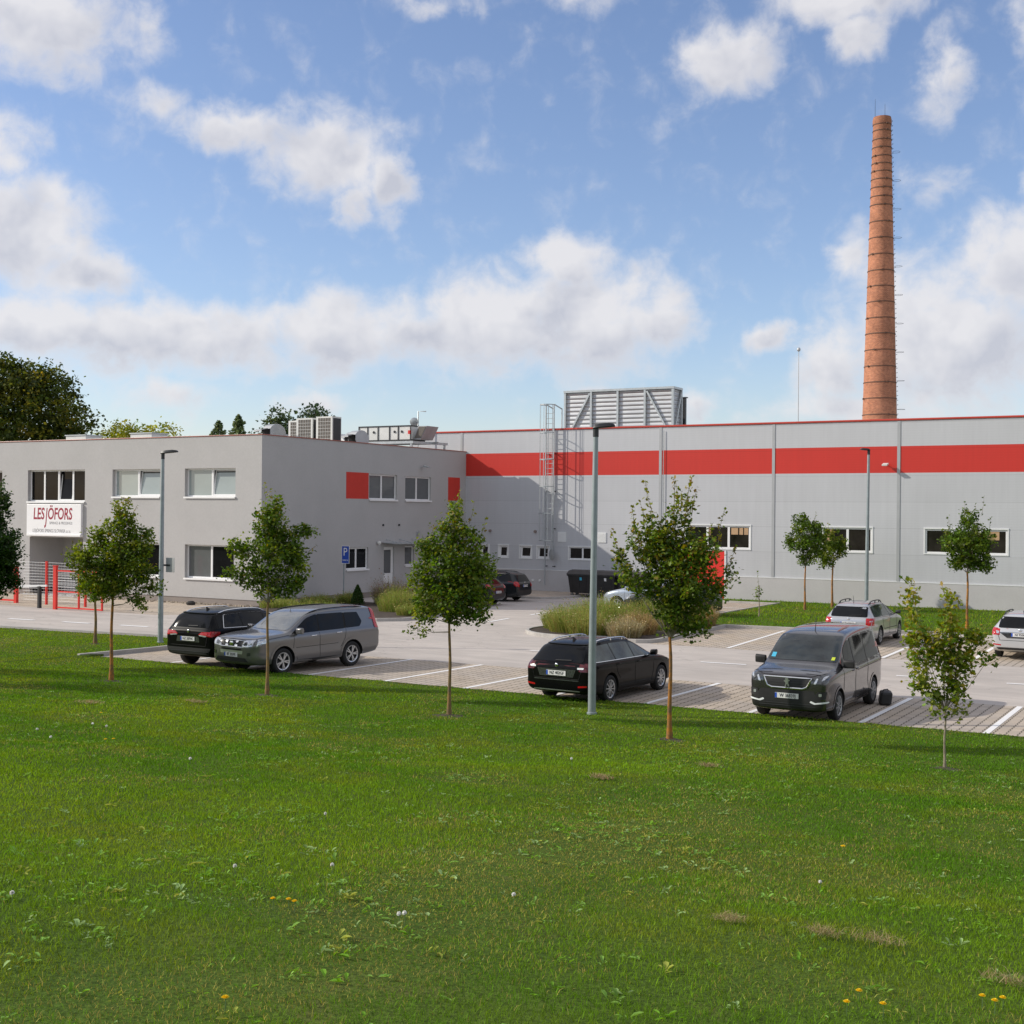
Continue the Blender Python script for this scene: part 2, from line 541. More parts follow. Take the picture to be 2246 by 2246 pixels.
# value noise on numpy arrays
def vnoise(x, y, seed=0):
    xi = np.floor(x).astype(np.int64); yi = np.floor(y).astype(np.int64)
    fx = x - xi; fy = y - yi
    fx = fx * fx * (3 - 2 * fx); fy = fy * fy * (3 - 2 * fy)
    def h(a, b):
        n = (a * 374761393 + b * 668265263 + seed * 974634) & 0xffffffff
        n = ((n ^ (n >> 13)) * 1274126177) & 0xffffffff
        return ((n ^ (n >> 16)) & 0xffff) / 65535.
    return (h(xi, yi) * (1 - fx) + h(xi + 1, yi) * fx) * (1 - fy) + (h(xi, yi + 1) * (1 - fx) + h(xi + 1, yi + 1) * fx) * fy
def fbm(x, y, seed=0, o=4):
    s = 0; a = .5; t = 0
    for i in range(o):
        s = s + a * vnoise(x * 2 ** i, y * 2 ** i, seed + i * 17); t += a; a *= .55
    return s / t

def lawn_z(x, y):
    x = np.asarray(x, dtype=float); y = np.asarray(y, dtype=float)
    t = np.clip((27.2 - y) / 27.2, 0, 1.6)
    z = .06 + 2.7 * t ** 1.5
    bump_ = (fbm(x * .35 + 40, y * .35 + 80, 5, 3) - .5) * .16 * np.clip((26.5 - y) / 4, 0, 1) * np.clip(t * 3, .3, 1)
    return z + bump_
EXPOSURE = -0.22
SUN_E = 4.3
SKY_E = .12
SKY_TINT = (1.43, 1.40, 1.55)
CLOUD_L = 8.0
# ---------------------------------------------------------------- camera, sun, sky
cam = bpy.data.cameras.new('camera')
co = bpy.data.objects.new('camera', cam); COL.objects.link(co)
R_ = RGT; U_ = (RGT.cross(FWD)).normalized()
co.matrix_world = Matrix(((R_.x, U_.x, -FWD.x, 0), (R_.y, U_.y, -FWD.y, 0), (R_.z, U_.z, -FWD.z, CAM_H), (0, 0, 0, 1)))
cam.sensor_width = 36; cam.sensor_height = 36
cam.lens = 36 * 2831.76 / 2246
cam.clip_end = 5000
SC.camera = co
SC.view_settings.view_transform = 'Standard'
SC.view_settings.look = 'None'
SC.view_settings.exposure = EXPOSURE
SC.view_settings.gamma = 1.

sl = bpy.data.lights.new('sun', 'SUN'); sl.energy = SUN_E; sl.angle = math.radians(.55); sl.color = (1, .93, .82)
so = bpy.data.objects.new('sun', sl); COL.objects.link(so)
so.rotation_euler = SUN_TO.to_track_quat('Z', 'Y').to_euler()
so.location = (-60, -30, 60)

w = bpy.data.worlds.new('World'); SC.world = w; w.use_nodes = True
nt = w.node_tree
bg = nt.nodes['Background']
sky = N(nt, 'ShaderNodeTexSky', sky_type='NISHITA')
sky.sun_disc = False
sky.sun_elevation = math.asin(SUN_TO.z)
sky.sun_rotation = math.atan2(SUN_TO.x, SUN_TO.y)
sky.altitude = 200; sky.air_density = 1.; sky.dust_density = .6; sky.ozone_density = 1.6
bg.inputs['Strength'].default_value = SKY_E

CLOUDS = [(-50.06, 19.31, 3.4, 2.12, 1), (-46.04, 19.76, 1.12, 1.21, 0.5), (-38.2, 15.3, 3.0, 1.9, 1), (-35.9, 14.4, 1.3, 1.5, .95), (-42.19, 16.1, 3.0, 1.0, 0.85), (-45.63, 16.9, 1.6, .9, 0.5), (-37.26, 13.4, 0.8, 1.2, 0.75), (-50.7, 11.4, 3.0, 2.3, 1), (-51.26, 14.3, 1.4, 1.8, 0.65), (-48.5, 9.6, 2.4, 1.1, 0.95), (-45.74, 7.35, 6.4, 1.55, 1), (-42.0, 7.9, 3.2, 1.2, .9), (-34.6, 7.9, 2.6, 1.5, .9), (-50.2, 7.6, 3.4, 1.5, 0.95), (-38.2, 7.8, 3.5, 1.7, 1), (-30.97, 8.4, 3.8, 2.2, 1), (-27.0, 8.6, 3.9, 2.7, 1), (-27.6, 11.0, 2.2, 1.2, 1), (-23.52, 8.6, 1.8, 1.6, 0.95), (-44.96, 4.8, 2.0, 0.8, 0.7), (-38.76, 4.7, 1.7, 0.75, 0.7), (-33.52, 21.6, 2.2, 0.5, 0.45), (-27.46, 21.6, 2.6, 0.5, 0.4), (-20.7, 19.2, 2.3, 1.5, 1), (-15.81, 21.2, 3.4, 1.1, 1), (-15.1, 19.9, 1.2, 0.9, 0.95), (-11.69, 17.9, 1.0, 1.8, 0.62), (-8.4, 19.5, 0.9, 1.2, 0.6), (-8.2, 13.4, 0.7, 1.0, 0.55), (-11.42, 7.5, 5.0, 3.4, 1), (-8.6, 10.3, 2.6, 2.2, 1), (-16.06, 6.4, 1.7, 1.8, 0.95), (-15.15, 11.0, 1.0, 1.3, 0.7), (-18.77, 7.7, 1.1, 0.68, 0.9), (-12.02, 13.8, 1.2, 0.9, 0.45), (-26.7, 5.1, 1.5, 0.55, 0.55), (-14.72, 4.4, 4.6, .9, 0.8), (-21.89, 4.7, 1.3, 0.65, 0.65), (-62, 10, 5, 3, 1), (-2, 14, 4, 3, .9), (-2, 6, 5, 2, 1)]
tc = N(nt, 'ShaderNodeTexCoord')
sx = N(nt, 'ShaderNodeSeparateXYZ'); nt.links.new(tc.outputs['Generated'], sx.inputs[0])
az = math_n(nt, 'MULTIPLY', math_n(nt, 'ARCTAN2', sx.outputs[0], sx.outputs[1]), 180 / PI)
el = math_n(nt, 'MULTIPLY', math_n(nt, 'ARCSINE', sx.outputs[2]), 180 / PI)
ae = N(nt, 'ShaderNodeCombineXYZ'); nt.links.new(az, ae.inputs[0]); nt.links.new(el, ae.inputs[1])
def vop(op, a, b):
    n = N(nt, 'ShaderNodeVectorMath', operation=op)
    for i, v in enumerate((a, b)):
        if hasattr(v, 'links'): nt.links.new(v, n.inputs[i])
        else: n.inputs[i].default_value = v
    return n
# warp the cloud outlines with two octaves of turbulence
nw = N(nt, 'ShaderNodeTexNoise'); nw.inputs['Scale'].default_value = .40; nw.inputs['Detail'].default_value = 7; nw.inputs['Roughness'].default_value = .60
nt.links.new(ae.outputs[0], nw.inputs['Vector'])
wv = vop('MULTIPLY', vop('SUBTRACT', nw.outputs['Color'], (.5, .5, .5)).outputs[0], (3.0, 2.0, 0))
pw = vop('ADD', ae.outputs[0], wv.outputs[0])
dens = None; lsum = 0.; wsum = 1e-4
for (a0, e0, ra, re_, s) in CLOUDS:
    v = N(nt, 'ShaderNodeVectorMath', operation='MULTIPLY_ADD')
    nt.links.new(pw.outputs[0], v.inputs[0])
    v.inputs[1].default_value = (1 / (ra * 1.35), 1 / (re_ * 1.42), 0)
    v.inputs[2].default_value = (-a0 / (ra * 1.35), -e0 / (re_ * 1.42), 0)
    l = N(nt, 'ShaderNodeVectorMath', operation='LENGTH'); nt.links.new(v.outputs[0], l.inputs[0])
    d = math_n(nt, 'MULTIPLY_ADD', l.outputs['Value'], -s, s)
    w_i = math_n(nt, 'MAXIMUM', d, 0.)
    dp = N(nt, 'ShaderNodeVectorMath', operation='DOT_PRODUCT'); nt.links.new(v.outputs[0], dp.inputs[0]); dp.inputs[1].default_value = (-.40, .85, 0)
    lsum = math_n(nt, 'MULTIPLY_ADD', w_i, dp.outputs['Value'], lsum); wsum = math_n(nt, 'ADD', w_i, wsum)
    dens = d if dens is None else math_n(nt, 'SMOOTH_MAX', dens, d, .12)
fine = noise(nt, ae.outputs[0], .62, 9, .57, .3)
# unseen cloud added outside the view to make the sky light less blue
wd = noise(nt, tc.outputs['Generated'], 2.2, 4, .55)
azo = mrange(nt, math_n(nt, 'ABSOLUTE', math_n(nt, 'ADD', az, 30.)), 27., 40., 0, 1)
elo = mrange(nt, el, 25., 34., 0, 1)
out_ = math_n(nt, 'MULTIPLY', math_n(nt, 'MAXIMUM', azo, elo), math_n(nt, 'MULTIPLY_ADD', wd, 2.6, -.85))
dens = math_n(nt, 'MAXIMUM', dens, out_)
d2 = math_n(nt, 'MULTIPLY_ADD', math_n(nt, 'SUBTRACT', fine, .5), 1.05, dens)
alpha = N(nt, 'ShaderNodeMapRange', interpolation_type='SMOOTHSTEP')
alpha.inputs[1].default_value = -.04; alpha.inputs[2].default_value = .66
nt.links.new(d2, alpha.inputs[0])
alpha = math_n(nt, 'MULTIPLY', math_n(nt, 'POWER', alpha.outputs[0], 1.15), .92)
# grey undersides: density sampled a little towards the sun and up
sh_v = vop('ADD', ae.outputs[0], (-.9, 1.3, 0))
fs = noise(nt, sh_v.outputs[0], .42, 3, .5, .2)
fs0 = noise(nt, ae.outputs[0], .42, 3, .5, .2)
relief = math_n(nt, 'SUBTRACT', fs0, fs)
lightf = mrange(nt, math_n(nt, 'MULTIPLY_ADD', relief, 1.6, math_n(nt, 'DIVIDE', lsum, wsum)), -.42, .30, 0, 1)
thick = mrange(nt, d2, .18, .75, 0, 1)
greyf = math_n(nt, 'MULTIPLY', thick, math_n(nt, 'SUBTRACT', 1.0, lightf), clamp=True)
c_white = (CLOUD_L, CLOUD_L * .985, CLOUD_L * 1.01)
c_grey = (CLOUD_L * .70, CLOUD_L * .715, CLOUD_L * .80)
ccol = mixc(nt, greyf, c_white, c_grey)
skyc = N(nt, 'ShaderNodeVectorMath', operation='MULTIPLY'); skyc.inputs[1].default_value = SKY_TINT
nt.links.new(sky.outputs[0], skyc.inputs[0])
nt.links.new(mixc(nt, alpha, skyc.outputs[0], ccol), bg.inputs['Color'])

# ---------------------------------------------------------------- ground and paving
YF, YH, XS = 46.0, 63.8, -40.0
mbg = MB(); Rg = 1500
mbg.add([(-Rg, -Rg, -3.5), (Rg, -Rg, -3.5), (Rg, 26., -3.5), (-Rg, 26., -3.5)], [(0, 1, 2, 3)])
mbg.add([(-Rg, 26., -.03), (Rg, 26., -.03), (Rg, Rg, -.03), (-Rg, Rg, -.03)], [(0, 1, 2, 3)])
mbg.build('ground', 'field_ground', kind='structure', fix=False)
sheet('road', [[(-140, 26.2), (40, 26.2), (40, 63.9), (-140, 63.9)]], 0., 'asphalt')
sheet('parking_pavement', [[(-30.1, 26.6), (40, 26.6), (40, 32.5), (-23.4, 32.3), (-30.1, 31.6)],
      [(-18.1, 40.9), (40, 41.1), (40, 49.6), (-18.1, 49.0)],
      [(-25.6, 50.6), (-20.6, 51.2), (-20.6, 62.4), (-25.6, 62.4)]], .004, 'pavers')
sheet('pavement', [[(-140, 39.3), (-40.3, 39.9), (-38.6, 42.2), (-38.8, 46.2), (-140, 46.2)]], .004, 'walk_pavers')

# raised paving in front of the hall, with its curved kerb
plat = [(-40, 58.9), (-33.2, 58.85), (-32.3, 58.95), (-31.75, 59.4), (-31.5, 60.3), (-31.5, 63.8), (-40, 63.8)]
MB().prism([(x, y, -.02) for x, y in plat], (0, 0, .12)).build('pavement', 'walk_pavers', kind='structure')

def kerb(pts, w=.13, h=.13, z=0.):
    mb = MB(); pts = [Vector((p[0], p[1], 0)) for p in pts]; n = len(pts)
    L = []; Rr = []
    for i, p in enumerate(pts):
        d = (pts[min(i + 1, n - 1)] - pts[max(i - 1, 0)]).normalized(); nn = Vector((-d.y, d.x, 0))
        L.append(p + nn * w / 2); Rr.append(p - nn * w / 2)
    vs = []
    for i in range(n):
        a, b2 = L[i], Rr[i]
        vs += [(a.x, a.y, z - .05), (a.x, a.y, z + h), (b2.x, b2.y, z + h), (b2.x, b2.y, z - .05)]
    fs = []
    for i in range(n - 1):
        for k in range(3):
            fs.append((i * 4 + k, i * 4 + k + 1, (i + 1) * 4 + k + 1, (i + 1) * 4 + k))
    fs += [(0, 1, 2, 3), ((n - 1) * 4 + 3, (n - 1) * 4 + 2, (n - 1) * 4 + 1, (n - 1) * 4)]
    mb.add(vs, fs)
    return mb.build('kerb', 'kerb_concrete', kind='structure', bevel=.012)

def arc(cx, cy, r, a0, a1, n=8):
    return [(cx + r * math.cos(math.radians(a0 + (a1 - a0) * i / n)), cy + r * math.sin(math.radians(a0 + (a1 - a0) * i / n))) for i in range(n + 1)]
# planted island: left side, rounded front, right side to the bays
ISL = [(-23.85, 52.5), (-23.9, 44.4)] + arc(-21.5, 43.2, 2.4, 160, 265, 8) + [(-19.6, 40.75), (-18.6, 40.85)] + arc(-18.75, 41.5, .65, -70, 0, 5) + [(-18.1, 43.5), (-18.25, 48.5)]
kerb(ISL)
kerb([(-18.3, 48.5), (-15.6, 48.75), (-11., 50.2), (-10.4, 50.3), (-8.4, 49.7), (12, 49.9), (40, 50)])
kerb([(-20.6, 51.1), (-20.6, 62.3)])
kerb([(-25.6, 62.35), (-20.6, 62.35)], h=.10)
kerb([(-30.55, 27.0), (-30.2, 29.5), (-30.05, 32.1)] + arc(-30.75, 32.1, .7, 0, 80, 5) + [(-33., 32.72), (-40.2, 31.95), (-60, 30.5), (-140, 28)])
# bed in front of the office block's side wall
BED = [(-39.2, 44.0), (-38.6, 43.0), (-36.5, 42.55), (-32, 42.6), (-31.0, 42.75), (-30.3, 43.5), (-30.1, 44.6), (-30.3, 47.), (-30.6, 50.3), (-36.9, 50.6)]
kerb(BED)
kerb([(-40, 58.83), (-33.2, 58.78), (-32.25, 58.88), (-31.68, 59.36), (-31.43, 60.3), (-31.43, 63.8)], h=.11)
def bed(name, poly):
    MB().prism([(x, y, -.02) for x, y in poly], (0, 0, .11)).build(name, 'soil', kind='structure')
bed('planting_bed', ISL + [(-20.6, 49.9), (-20.6, 52.2)])
bed('planting_bed', BED + [(-39.9, 50.6), (-39.9, 46.0)])

# painted lines
mb = MB()
def line(p, q, wd=.14, z=.010):
    p = Vector((*p, z)); q = Vector((*q, z)); d = (q - p).normalized(); nn = Vector((-d.y, d.x, 0)) * wd / 2
    mb.quad(p - nn, q - nn, q + nn, p + nn)
for k, (xa, xb) in enumerate([(-27.45, -27.3), (-24.9, -24.75), (-22.4, -22.13), (-19.93, -19.66), (-17.44, -17.2), (-14.95, -14.75), (-12.48, -12.31), (-9.93, -9.82), (-7.4, -7.34), (-4.83, -4.82), (-2.3, -2.3), (.2, .2), (2.7, 2.7)]):
    line((xa, 26.7), (xb, 32.35), .13)
for xa, xb in ((-15.33, -15.8), (-12.8, -13.1), (-10.2, -10.4), (-7.65, -7.85), (-5.1, -5.2), (-2.6, -2.6)):
    line((xa, 41.0), (xb, 48.45), .13)
for y in (51.9, 54.65, 57.3, 60.):
    line((-36.5, y), (-30.45, y - .2), .12)
for y in (53.5, 56.1, 58.8):
    line((-25.5, y), (-20.8, y + .1), .12)
mb.build('parking_line', 'road_paint', kind='structure', fix=False)
mb = MB()
for i in range(-30, 12):
    x = -14.58 + i * 2.92
    if -31 < x < -21: continue
    y = 36.7 - max(0, (-18 - x)) * .055
    if x < -30: y = 35.63 + (x + 36.7) * .078
    line((x, y), (x + 1.42, y + .09), .24 if x < -30 else .17)
for (xa, ya, xb, yb) in ((-27.15, 45.1, -27.38, 47.2), (-27.53, 49.3, -27.7, 51.3), (-27.8, 53.2, -27.9, 55.)):
    line((xa, ya), (xb, yb), .16)
mb.build('lane_dash', 'road_paint', kind='structure', fix=False)

# lawns
def lawn_edge(x):
    """far edge (Y) of the near lawn at X"""
    x = np.asarray(x, dtype=float)
    wob = (fbm(x * 1.7, x * 0 + 3.3, 9, 3) - .5) * .22
    e = 27.42 + .012 * (x + 20) + wob
    left = np.interp(x, [-140, -60, -40.2, -33, -31, -30.55], [27.9, 30.4, 31.8, 32.55, 32.5, 32.2])
    e = np.where(x < -30.5, left, e)
    k = (x >= -30.5) & (x < -30.)
    return np.where(k, 26.95, e)
def lawn_grid(name, xs, vf, mat):
    nx, nv = len(xs), vf.shape[0]
    X = np.repeat(np.array(xs)[None, :], nv, 0); Y = vf
    Z = lawn_z(X, Y)
    v = np.stack([X, Y, Z], -1).reshape(-1, 3)
    i = np.arange(nv * nx).reshape(nv, nx)
    f = np.stack([i[:-1, :-1], i[:-1, 1:], i[1:, 1:], i[1:, :-1]], -1).reshape(-1, 4)
    # a skirt at the far edge
    k = len(v); sk = v[(nv - 1) * nx:].copy(); sk[:, 2] = -.1
    v = np.concatenate([v, sk])
    a = i[-1]; b2 = np.arange(k, k + nx)
    f = np.concatenate([f, np.stack([a[:-1], a[1:], b2[1:], b2[:-1]], -1)])
    return link_mesh(name, fast_mesh(name, v, f, mat, smooth=True), kind='structure')
xs = np.concatenate([np.linspace(-140, -46, 30), np.linspace(-45.5, -30.6, 60), np.linspace(-30.52, 12, 240), np.linspace(13, 60, 20)])
tt = np.concatenate([np.linspace(0, .8, 70), np.linspace(.81, 1, 20)])[:, None]
y0 = -16.
vf = y0 + (lawn_edge(xs)[None, :] - y0) * tt
lawn_grid('lawn', xs, vf, 'lawn_ground')
FAR = [[(-20.5, 52.), (-19.2, 49.3), (-18.25, 48.65), (-15.6, 48.85), (-11., 50.3), (-10.4, 50.4), (-8.4, 49.8), (12, 50.), (40, 50.1), (40, 63.8), (-20.5, 63.8)],
       [(-24.6, 62.45), (-20.5, 62.45), (-20.5, 63.8), (-24.6, 63.8)]]
mbf = MB()
for p in FAR: mbf.prism([(x, y, -.02) for x, y in p], (0, 0, .11))
mbf.build('lawn', 'lawn_ground', kind='structure')
# gravel strip with stones at the foot of the office block
gv = MB()
for i in range(520):
    x = random.uniform(-60, -40.1); y = 45.45 + random.random() * .5
    r = random.uniform(.02, .06)
    gv.obox((x, y, .012 + r * .5), (r, random.uniform(-.02, .02), 0), (random.uniform(-.02, .02), r * .8, 0), (0, 0, r * .6))
gv.build('gravel', 'stone', kind='stuff')
# ---------------------------------------------------------------- foliage
def rand_rot(n, up=.4):
    """random frames: leaf axis u, normal w (biased upward)"""
    w = rng.normal(size=(n, 3)); w[:, 2] = np.abs(w[:, 2]) * 1.0 + up
    w /= np.linalg.norm(w, axis=1)[:, None]
    u = rng.normal(size=(n, 3)); u -= w * (u * w).sum(1)[:, None]; u /= np.linalg.norm(u, axis=1)[:, None]
    return u, np.cross(w, u), w

# a lobed leaf: 9 outline points around the stalk, slightly folded
LEAF = np.array([(-.5, 0, 0), (-.30, .30, .05), (-.05, .22, .03), (.05, .50, .09), (.22, .22, .02), (.55, 0, -.03), (.22, -.22, .02), (.05, -.50, .09), (-.05, -.22, .03), (-.30, -.30, .05)])
def leaves_mesh(name, P, size, cols, up=.4, mat='leaf'):
    n = len(P)
    u, v, w = rand_rot(n, up)
    s = size * (.65 + .6 * rng.random(n))
    k = len(LEAF)
    V = P[:, None, :] + s[:, None, None] * (LEAF[None, :, 0:1] * u[:, None, :] + LEAF[None, :, 1:2] * v[:, None, :] + LEAF[None, :, 2:3] * w[:, None, :])
    base = np.arange(n)[:, None] * k
    f1 = base + np.array([0, 1, 2, 3, 4, 5])[None]; f2 = base + np.array([5, 6, 7, 8, 9, 0])[None]
    F = np.concatenate([f1, f2])
    return fast_mesh(name, V.reshape(-1, 3), F, mat, np.repeat(cols, k, 0))

def palette(n, cols, wts, jit=.18):
    c = np.array(cols)[rng.choice(len(cols), n, p=np.array(wts) / sum(wts))]
    return c * (1 + jit * rng.normal(size=(n, 1))).clip(.5, 1.6) * (1 + .06 * rng.normal(size=(n, 3)))

GREEN = [(.062, .115, .013), (.100, .170, .018), (.160, .232, .024), (.23, .27, .032)]
PX = 1.0
def young_tree(label, base, pxm, lobes, shoots, trunk_top, tr, bark, leaf=.074, cols=GREEN, wts=(4, 5, 3, 1), tip=None, dens=1850, lean=0., group='young trees on the lawns', limbs=True, name='young_tree'):
    """lobes: (right, up, rx, ry[, density]) in photo pixels from the trunk base, turned into metres by pxm"""
    B = Vector(base)
    t = empty(name, base, label, 'tree', group)
    r2 = Vector((RGT.x, RGT.y, 0)).normalized(); f2 = Vector((FWD.x, FWD.y, 0)).normalized()
    def W(dx, dy, dd=0.): return B + r2 * (dx / pxm) + f2 * dd + Vector((0, 0, dy / pxm))
    # trunk: slightly crooked, tapered
    H = trunk_top / pxm
    top_lobe = max(lobes, key=lambda l: l[1])
    pts = []; rs = []
    nseg = 11
    for i in range(nseg + 1):
        s = i / nseg
        wob = .018 * math.sin(s * 7 + base[0]) * s
        pts.append(B + r2 * (lean * s / pxm + wob) + f2 * (.015 * math.sin(s * 5 + base[1]) * s) + Vector((0, 0, -.05 + s * (H + .05))))
        rs.append(tr * (1.35 - .45 * min(1, s * 5) if s < .2 else .9 - .35 * s) * (1 + .06 * math.sin(i * 2.3)))
    head = pts[-1]
    tb = MB(); tb.tube(pts, rs, 10)
    tb.build('trunk', bark, t, smooth=60)
    lb = MB(); P = []; C = []
    # central leader and limbs reach every lobe
    for l in lobes:
        dx, dy, rx, ry = l[:4]; dn = l[4] if len(l) > 4 else 1.
        rxm, rym = rx / pxm, ry / pxm; rd = (rxm * rym) ** .5 * random.uniform(.85, 1.1)
        off = random.uniform(-.35, .35) * rd if abs(dx) < 40 else random.uniform(-.6, .6) * rd
        c = W(dx, dy, off)
        if limbs:
            st = pts[-1] if dy > trunk_top else pts[-2]
            mid = st.lerp(c, .5) + Vector((0, 0, -.06 * (c - st).length)) + r2 * random.uniform(-.04, .04)
            lb.tube([st - Vector((0, 0, .03)), mid, c + Vector((0, 0, rym * .5))], [tr * .30, tr * .18, .004], 5)
        area = PI * rxm * rym
        n = max(24, int(dens * area * dn))
        ncl = max(5, n // 13)
        q = rng.normal(size=(ncl, 3)); q /= np.linalg.norm(q, axis=1)[:, None]
        q *= (rng.random(ncl) ** .42)[:, None]
        cc = np.array(c)[None] + q[:, :1] * rxm * np.array(r2)[None] + q[:, 1:2] * rd * np.array(f2)[None] + q[:, 2:] * rym * np.array((0, 0, 1.))[None]
        kk = rng.choice(ncl, n)
        p = cc[kk] + rng.normal(size=(n, 3)) * .065
        P.append(p)
        cl_c = palette(ncl, cols, wts, .22)[kk] * (1 + .15 * rng.normal(size=(n, 1))).clip(.6, 1.5)
        if tip is not None:
            hgt = (p[:, 2] - base[2]) * pxm
            prob = np.interp(hgt, [tip[1], tip[2]], [tip[3], tip[4]])
            m = rng.random(n) < prob
            cl_c[m] = palette(int(m.sum()), tip[0], [1] * len(tip[0]), .2)
        C.append(cl_c)
        for j in range(0, ncl, 5):
            e = Vector(cc[j]); lb.tube([c, c.lerp(e, .6) + Vector((0, 0, .02)), e], [.009, .006, .002], 4, caps=False)
    for (x0, y0, x1, y1, n) in shoots:
        d = random.uniform(-.12, .12)
        a = W(x0, y0, d); b2 = W(x1, y1, d * 1.3)
        bend = r2 * random.uniform(-.03, .03)
        lb.tube([a, a.lerp(b2, .5) + bend, b2], [.008, .005, .002], 4, caps=False)
        s = np.linspace(.05, 1, n)
        p = np.array(a)[None] * (1 - s[:, None]) + np.array(b2)[None] * s[:, None] + (np.array(bend)[None] * 2 * (s * (1 - s))[:, None] * 2)
        p = p + rng.normal(size=(n, 3)) * (.050 - .030 * s[:, None])
        P.append(p); cl = palette(n, cols, wts)
        if tip is not None: cl = palette(n, tip[0], [1] * len(tip[0]), .2)
        C.append(cl)
    if lb.v: lb.build('branches', 'bark_grey', t, smooth=70)
    P = np.concatenate(P) - np.array(B)[None]; C = np.concatenate(C)
    me = leaves_mesh('crown', P, leaf, C.clip(.004, .6))
    link_mesh('crown', me, t)
    return t

def lz(x, y): return float(lawn_z(x, y))
YEL = [(.30, .30, .028), (.34, .27, .03), (.24, .29, .028)]
RUST = [(.24, .23, .022), (.21, .235, .025), (.25, .19, .02), (.16, .22, .022)]
# row of trees on the near lawn
x, y = -30.05, 23.0
young_tree('dark green young tree cut by the left edge of the photo, beside the red gate', (x, y, lz(x, y)), 79., [(20, 250, 80, 70), (5, 195, 75, 40), (45, 215, 50, 45), (60, 245, 38, 45), (40, 320, 36, 45), (52, 355, 18, 28), (-50, 260, 60, 60), (-20, 330, 40, 40), (20, 160, 45, 22), (75, 185, 24, 28)],
    [(52, 370, 58, 402, 12), (30, 350, 34, 385, 8)], 150, .06, 'bark_yellow', cols=[(.022, .055, .009), (.034, .078, .012), (.055, .11, .015)], wts=(4, 4, 1), dens=2100)
x, y = -24.4, 22.59
young_tree('young maple with yellow green crown standing by the end of the parking kerb', (x, y, lz(x, y)), 89., [(-4, 248, 72, 60), (24, 370, 25, 28), (12, 330, 40, 36), (-55, 262, 36, 42), (55, 300, 34, 42), (30, 275, 50, 40), (-15, 205, 60, 30), (85, 207, 36, 16, .8), (58, 178, 22, 22, .8), (-35, 310, 26, 24), (60, 240, 40, 34), (-62, 225, 24, 24, .7)],
    [(24, 385, 26, 400, 7), (40, 360, 50, 385, 6)], 185, .052, 'bark_orange', cols=[(.10, .155, .014), (.14, .205, .018), (.20, .245, .024), (.07, .125, .014)], wts=(3, 4, 3, 2), tip=(RUST, 330, 400, .05, .4))
x, y = -32.92, 29.78
young_tree('slim young tree half hidden behind the yellow green maple, near the road edge', (x, y, lz(x, y)), 67., [(-4, 127, 34, 28), (-28, 122, 22, 18), (20, 165, 34, 34), (30, 130, 20, 20)], [], 98, .06, 'bark_yellow', cols=GREEN, wts=(2, 4, 3, 1), dens=1200)
x, y = -19.64, 22.84
young_tree('young maple with cross shaped green crown in front of the grey SUV', (x, y, lz(x, y)), 95.7, [(10, 412, 24, 30), (3, 385, 32, 28), (4, 350, 46, 30), (62, 358, 34, 17), (92, 363, 17, 9, .7), (-1, 306, 70, 48), (-62, 322, 26, 20), (-78, 268, 24, 12, .8), (62, 290, 30, 42), (8, 238, 60, 26), (40, 318, 34, 30), (-40, 262, 34, 26), (60, 242, 22, 22)],
    [(-6, 430, -8, 466, 9), (88, 315, 106, 330, 8), (-30, 385, -28, 402, 4)], 205, .045, 'bark_yellow', wts=(4, 5, 3, 1), tip=(RUST, 330, 460, .02, .22))
x, y = -14.61, 22.73
young_tree('young maple with broad pyramid crown between the parked SUV and the black estate car', (x, y, lz(x, y)), 104.9, [(10, 442, 16, 36), (-2, 398, 40, 38), (44, 385, 28, 30), (-42, 364, 34, 38), (0, 325, 74, 56), (-66, 300, 28, 32), (66, 318, 40, 48), (-8, 258, 76, 42), (62, 238, 32, 30), (-52, 222, 28, 22), (-72, 186, 20, 10, .6), (74, 212, 13, 15, .8), (30, 290, 50, 50), (20, 225, 40, 26)],
    [(14, 468, 18, 496, 9), (66, 395, 76, 432, 9), (-40, 400, -44, 415, 4), (40, 420, 52, 470, 8)], 205, .045, 'bark_yellow', wts=(3, 5, 3, 1), tip=(RUST, 330, 470, .05, .28))
x, y = -9.53, 22.47
young_tree('tallest young maple with upright shoots and rusty leaf tips, beside the tall street lamp', (x, y, lz(x, y)), 116.9, [(6, 502, 15, 34, .6), (34, 509, 12, 34, .6), (-46, 488, 8, 30, .7), (6, 446, 46, 38), (-38, 446, 26, 34), (-78, 440, 15, 36, .8), (6, 394, 76, 52), (70, 415, 36, 36), (-112, 398, 13, 28, .8), (-96, 362, 26, 24), (-58, 338, 38, 34), (25, 338, 66, 54), (92, 338, 28, 38), (126, 366, 13, 22, .6), (34, 278, 54, 42), (-12, 288, 30, 32), (56, 242, 34, 20), (0, 246, 14, 18), (-20, 400, 50, 40)],
    [(-44, 500, -59, 568, 26), (6, 520, 4, 575, 18), (34, 525, 46, 578, 22), (46, 490, 58, 552, 24), (104, 430, 118, 505, 24), (-108, 400, -134, 460, 22), (-80, 450, -88, 508, 20), (126, 370, 143, 425, 22), (18, 505, 12, 565, 16), (80, 440, 90, 478, 14), (-60, 470, -68, 520, 14)], 225, .05, 'bark_orange', wts=(4, 5, 2.4, .6), tip=(RUST, 300, 540, .08, .5), dens=2000)
x, y = -4.5, 22.29
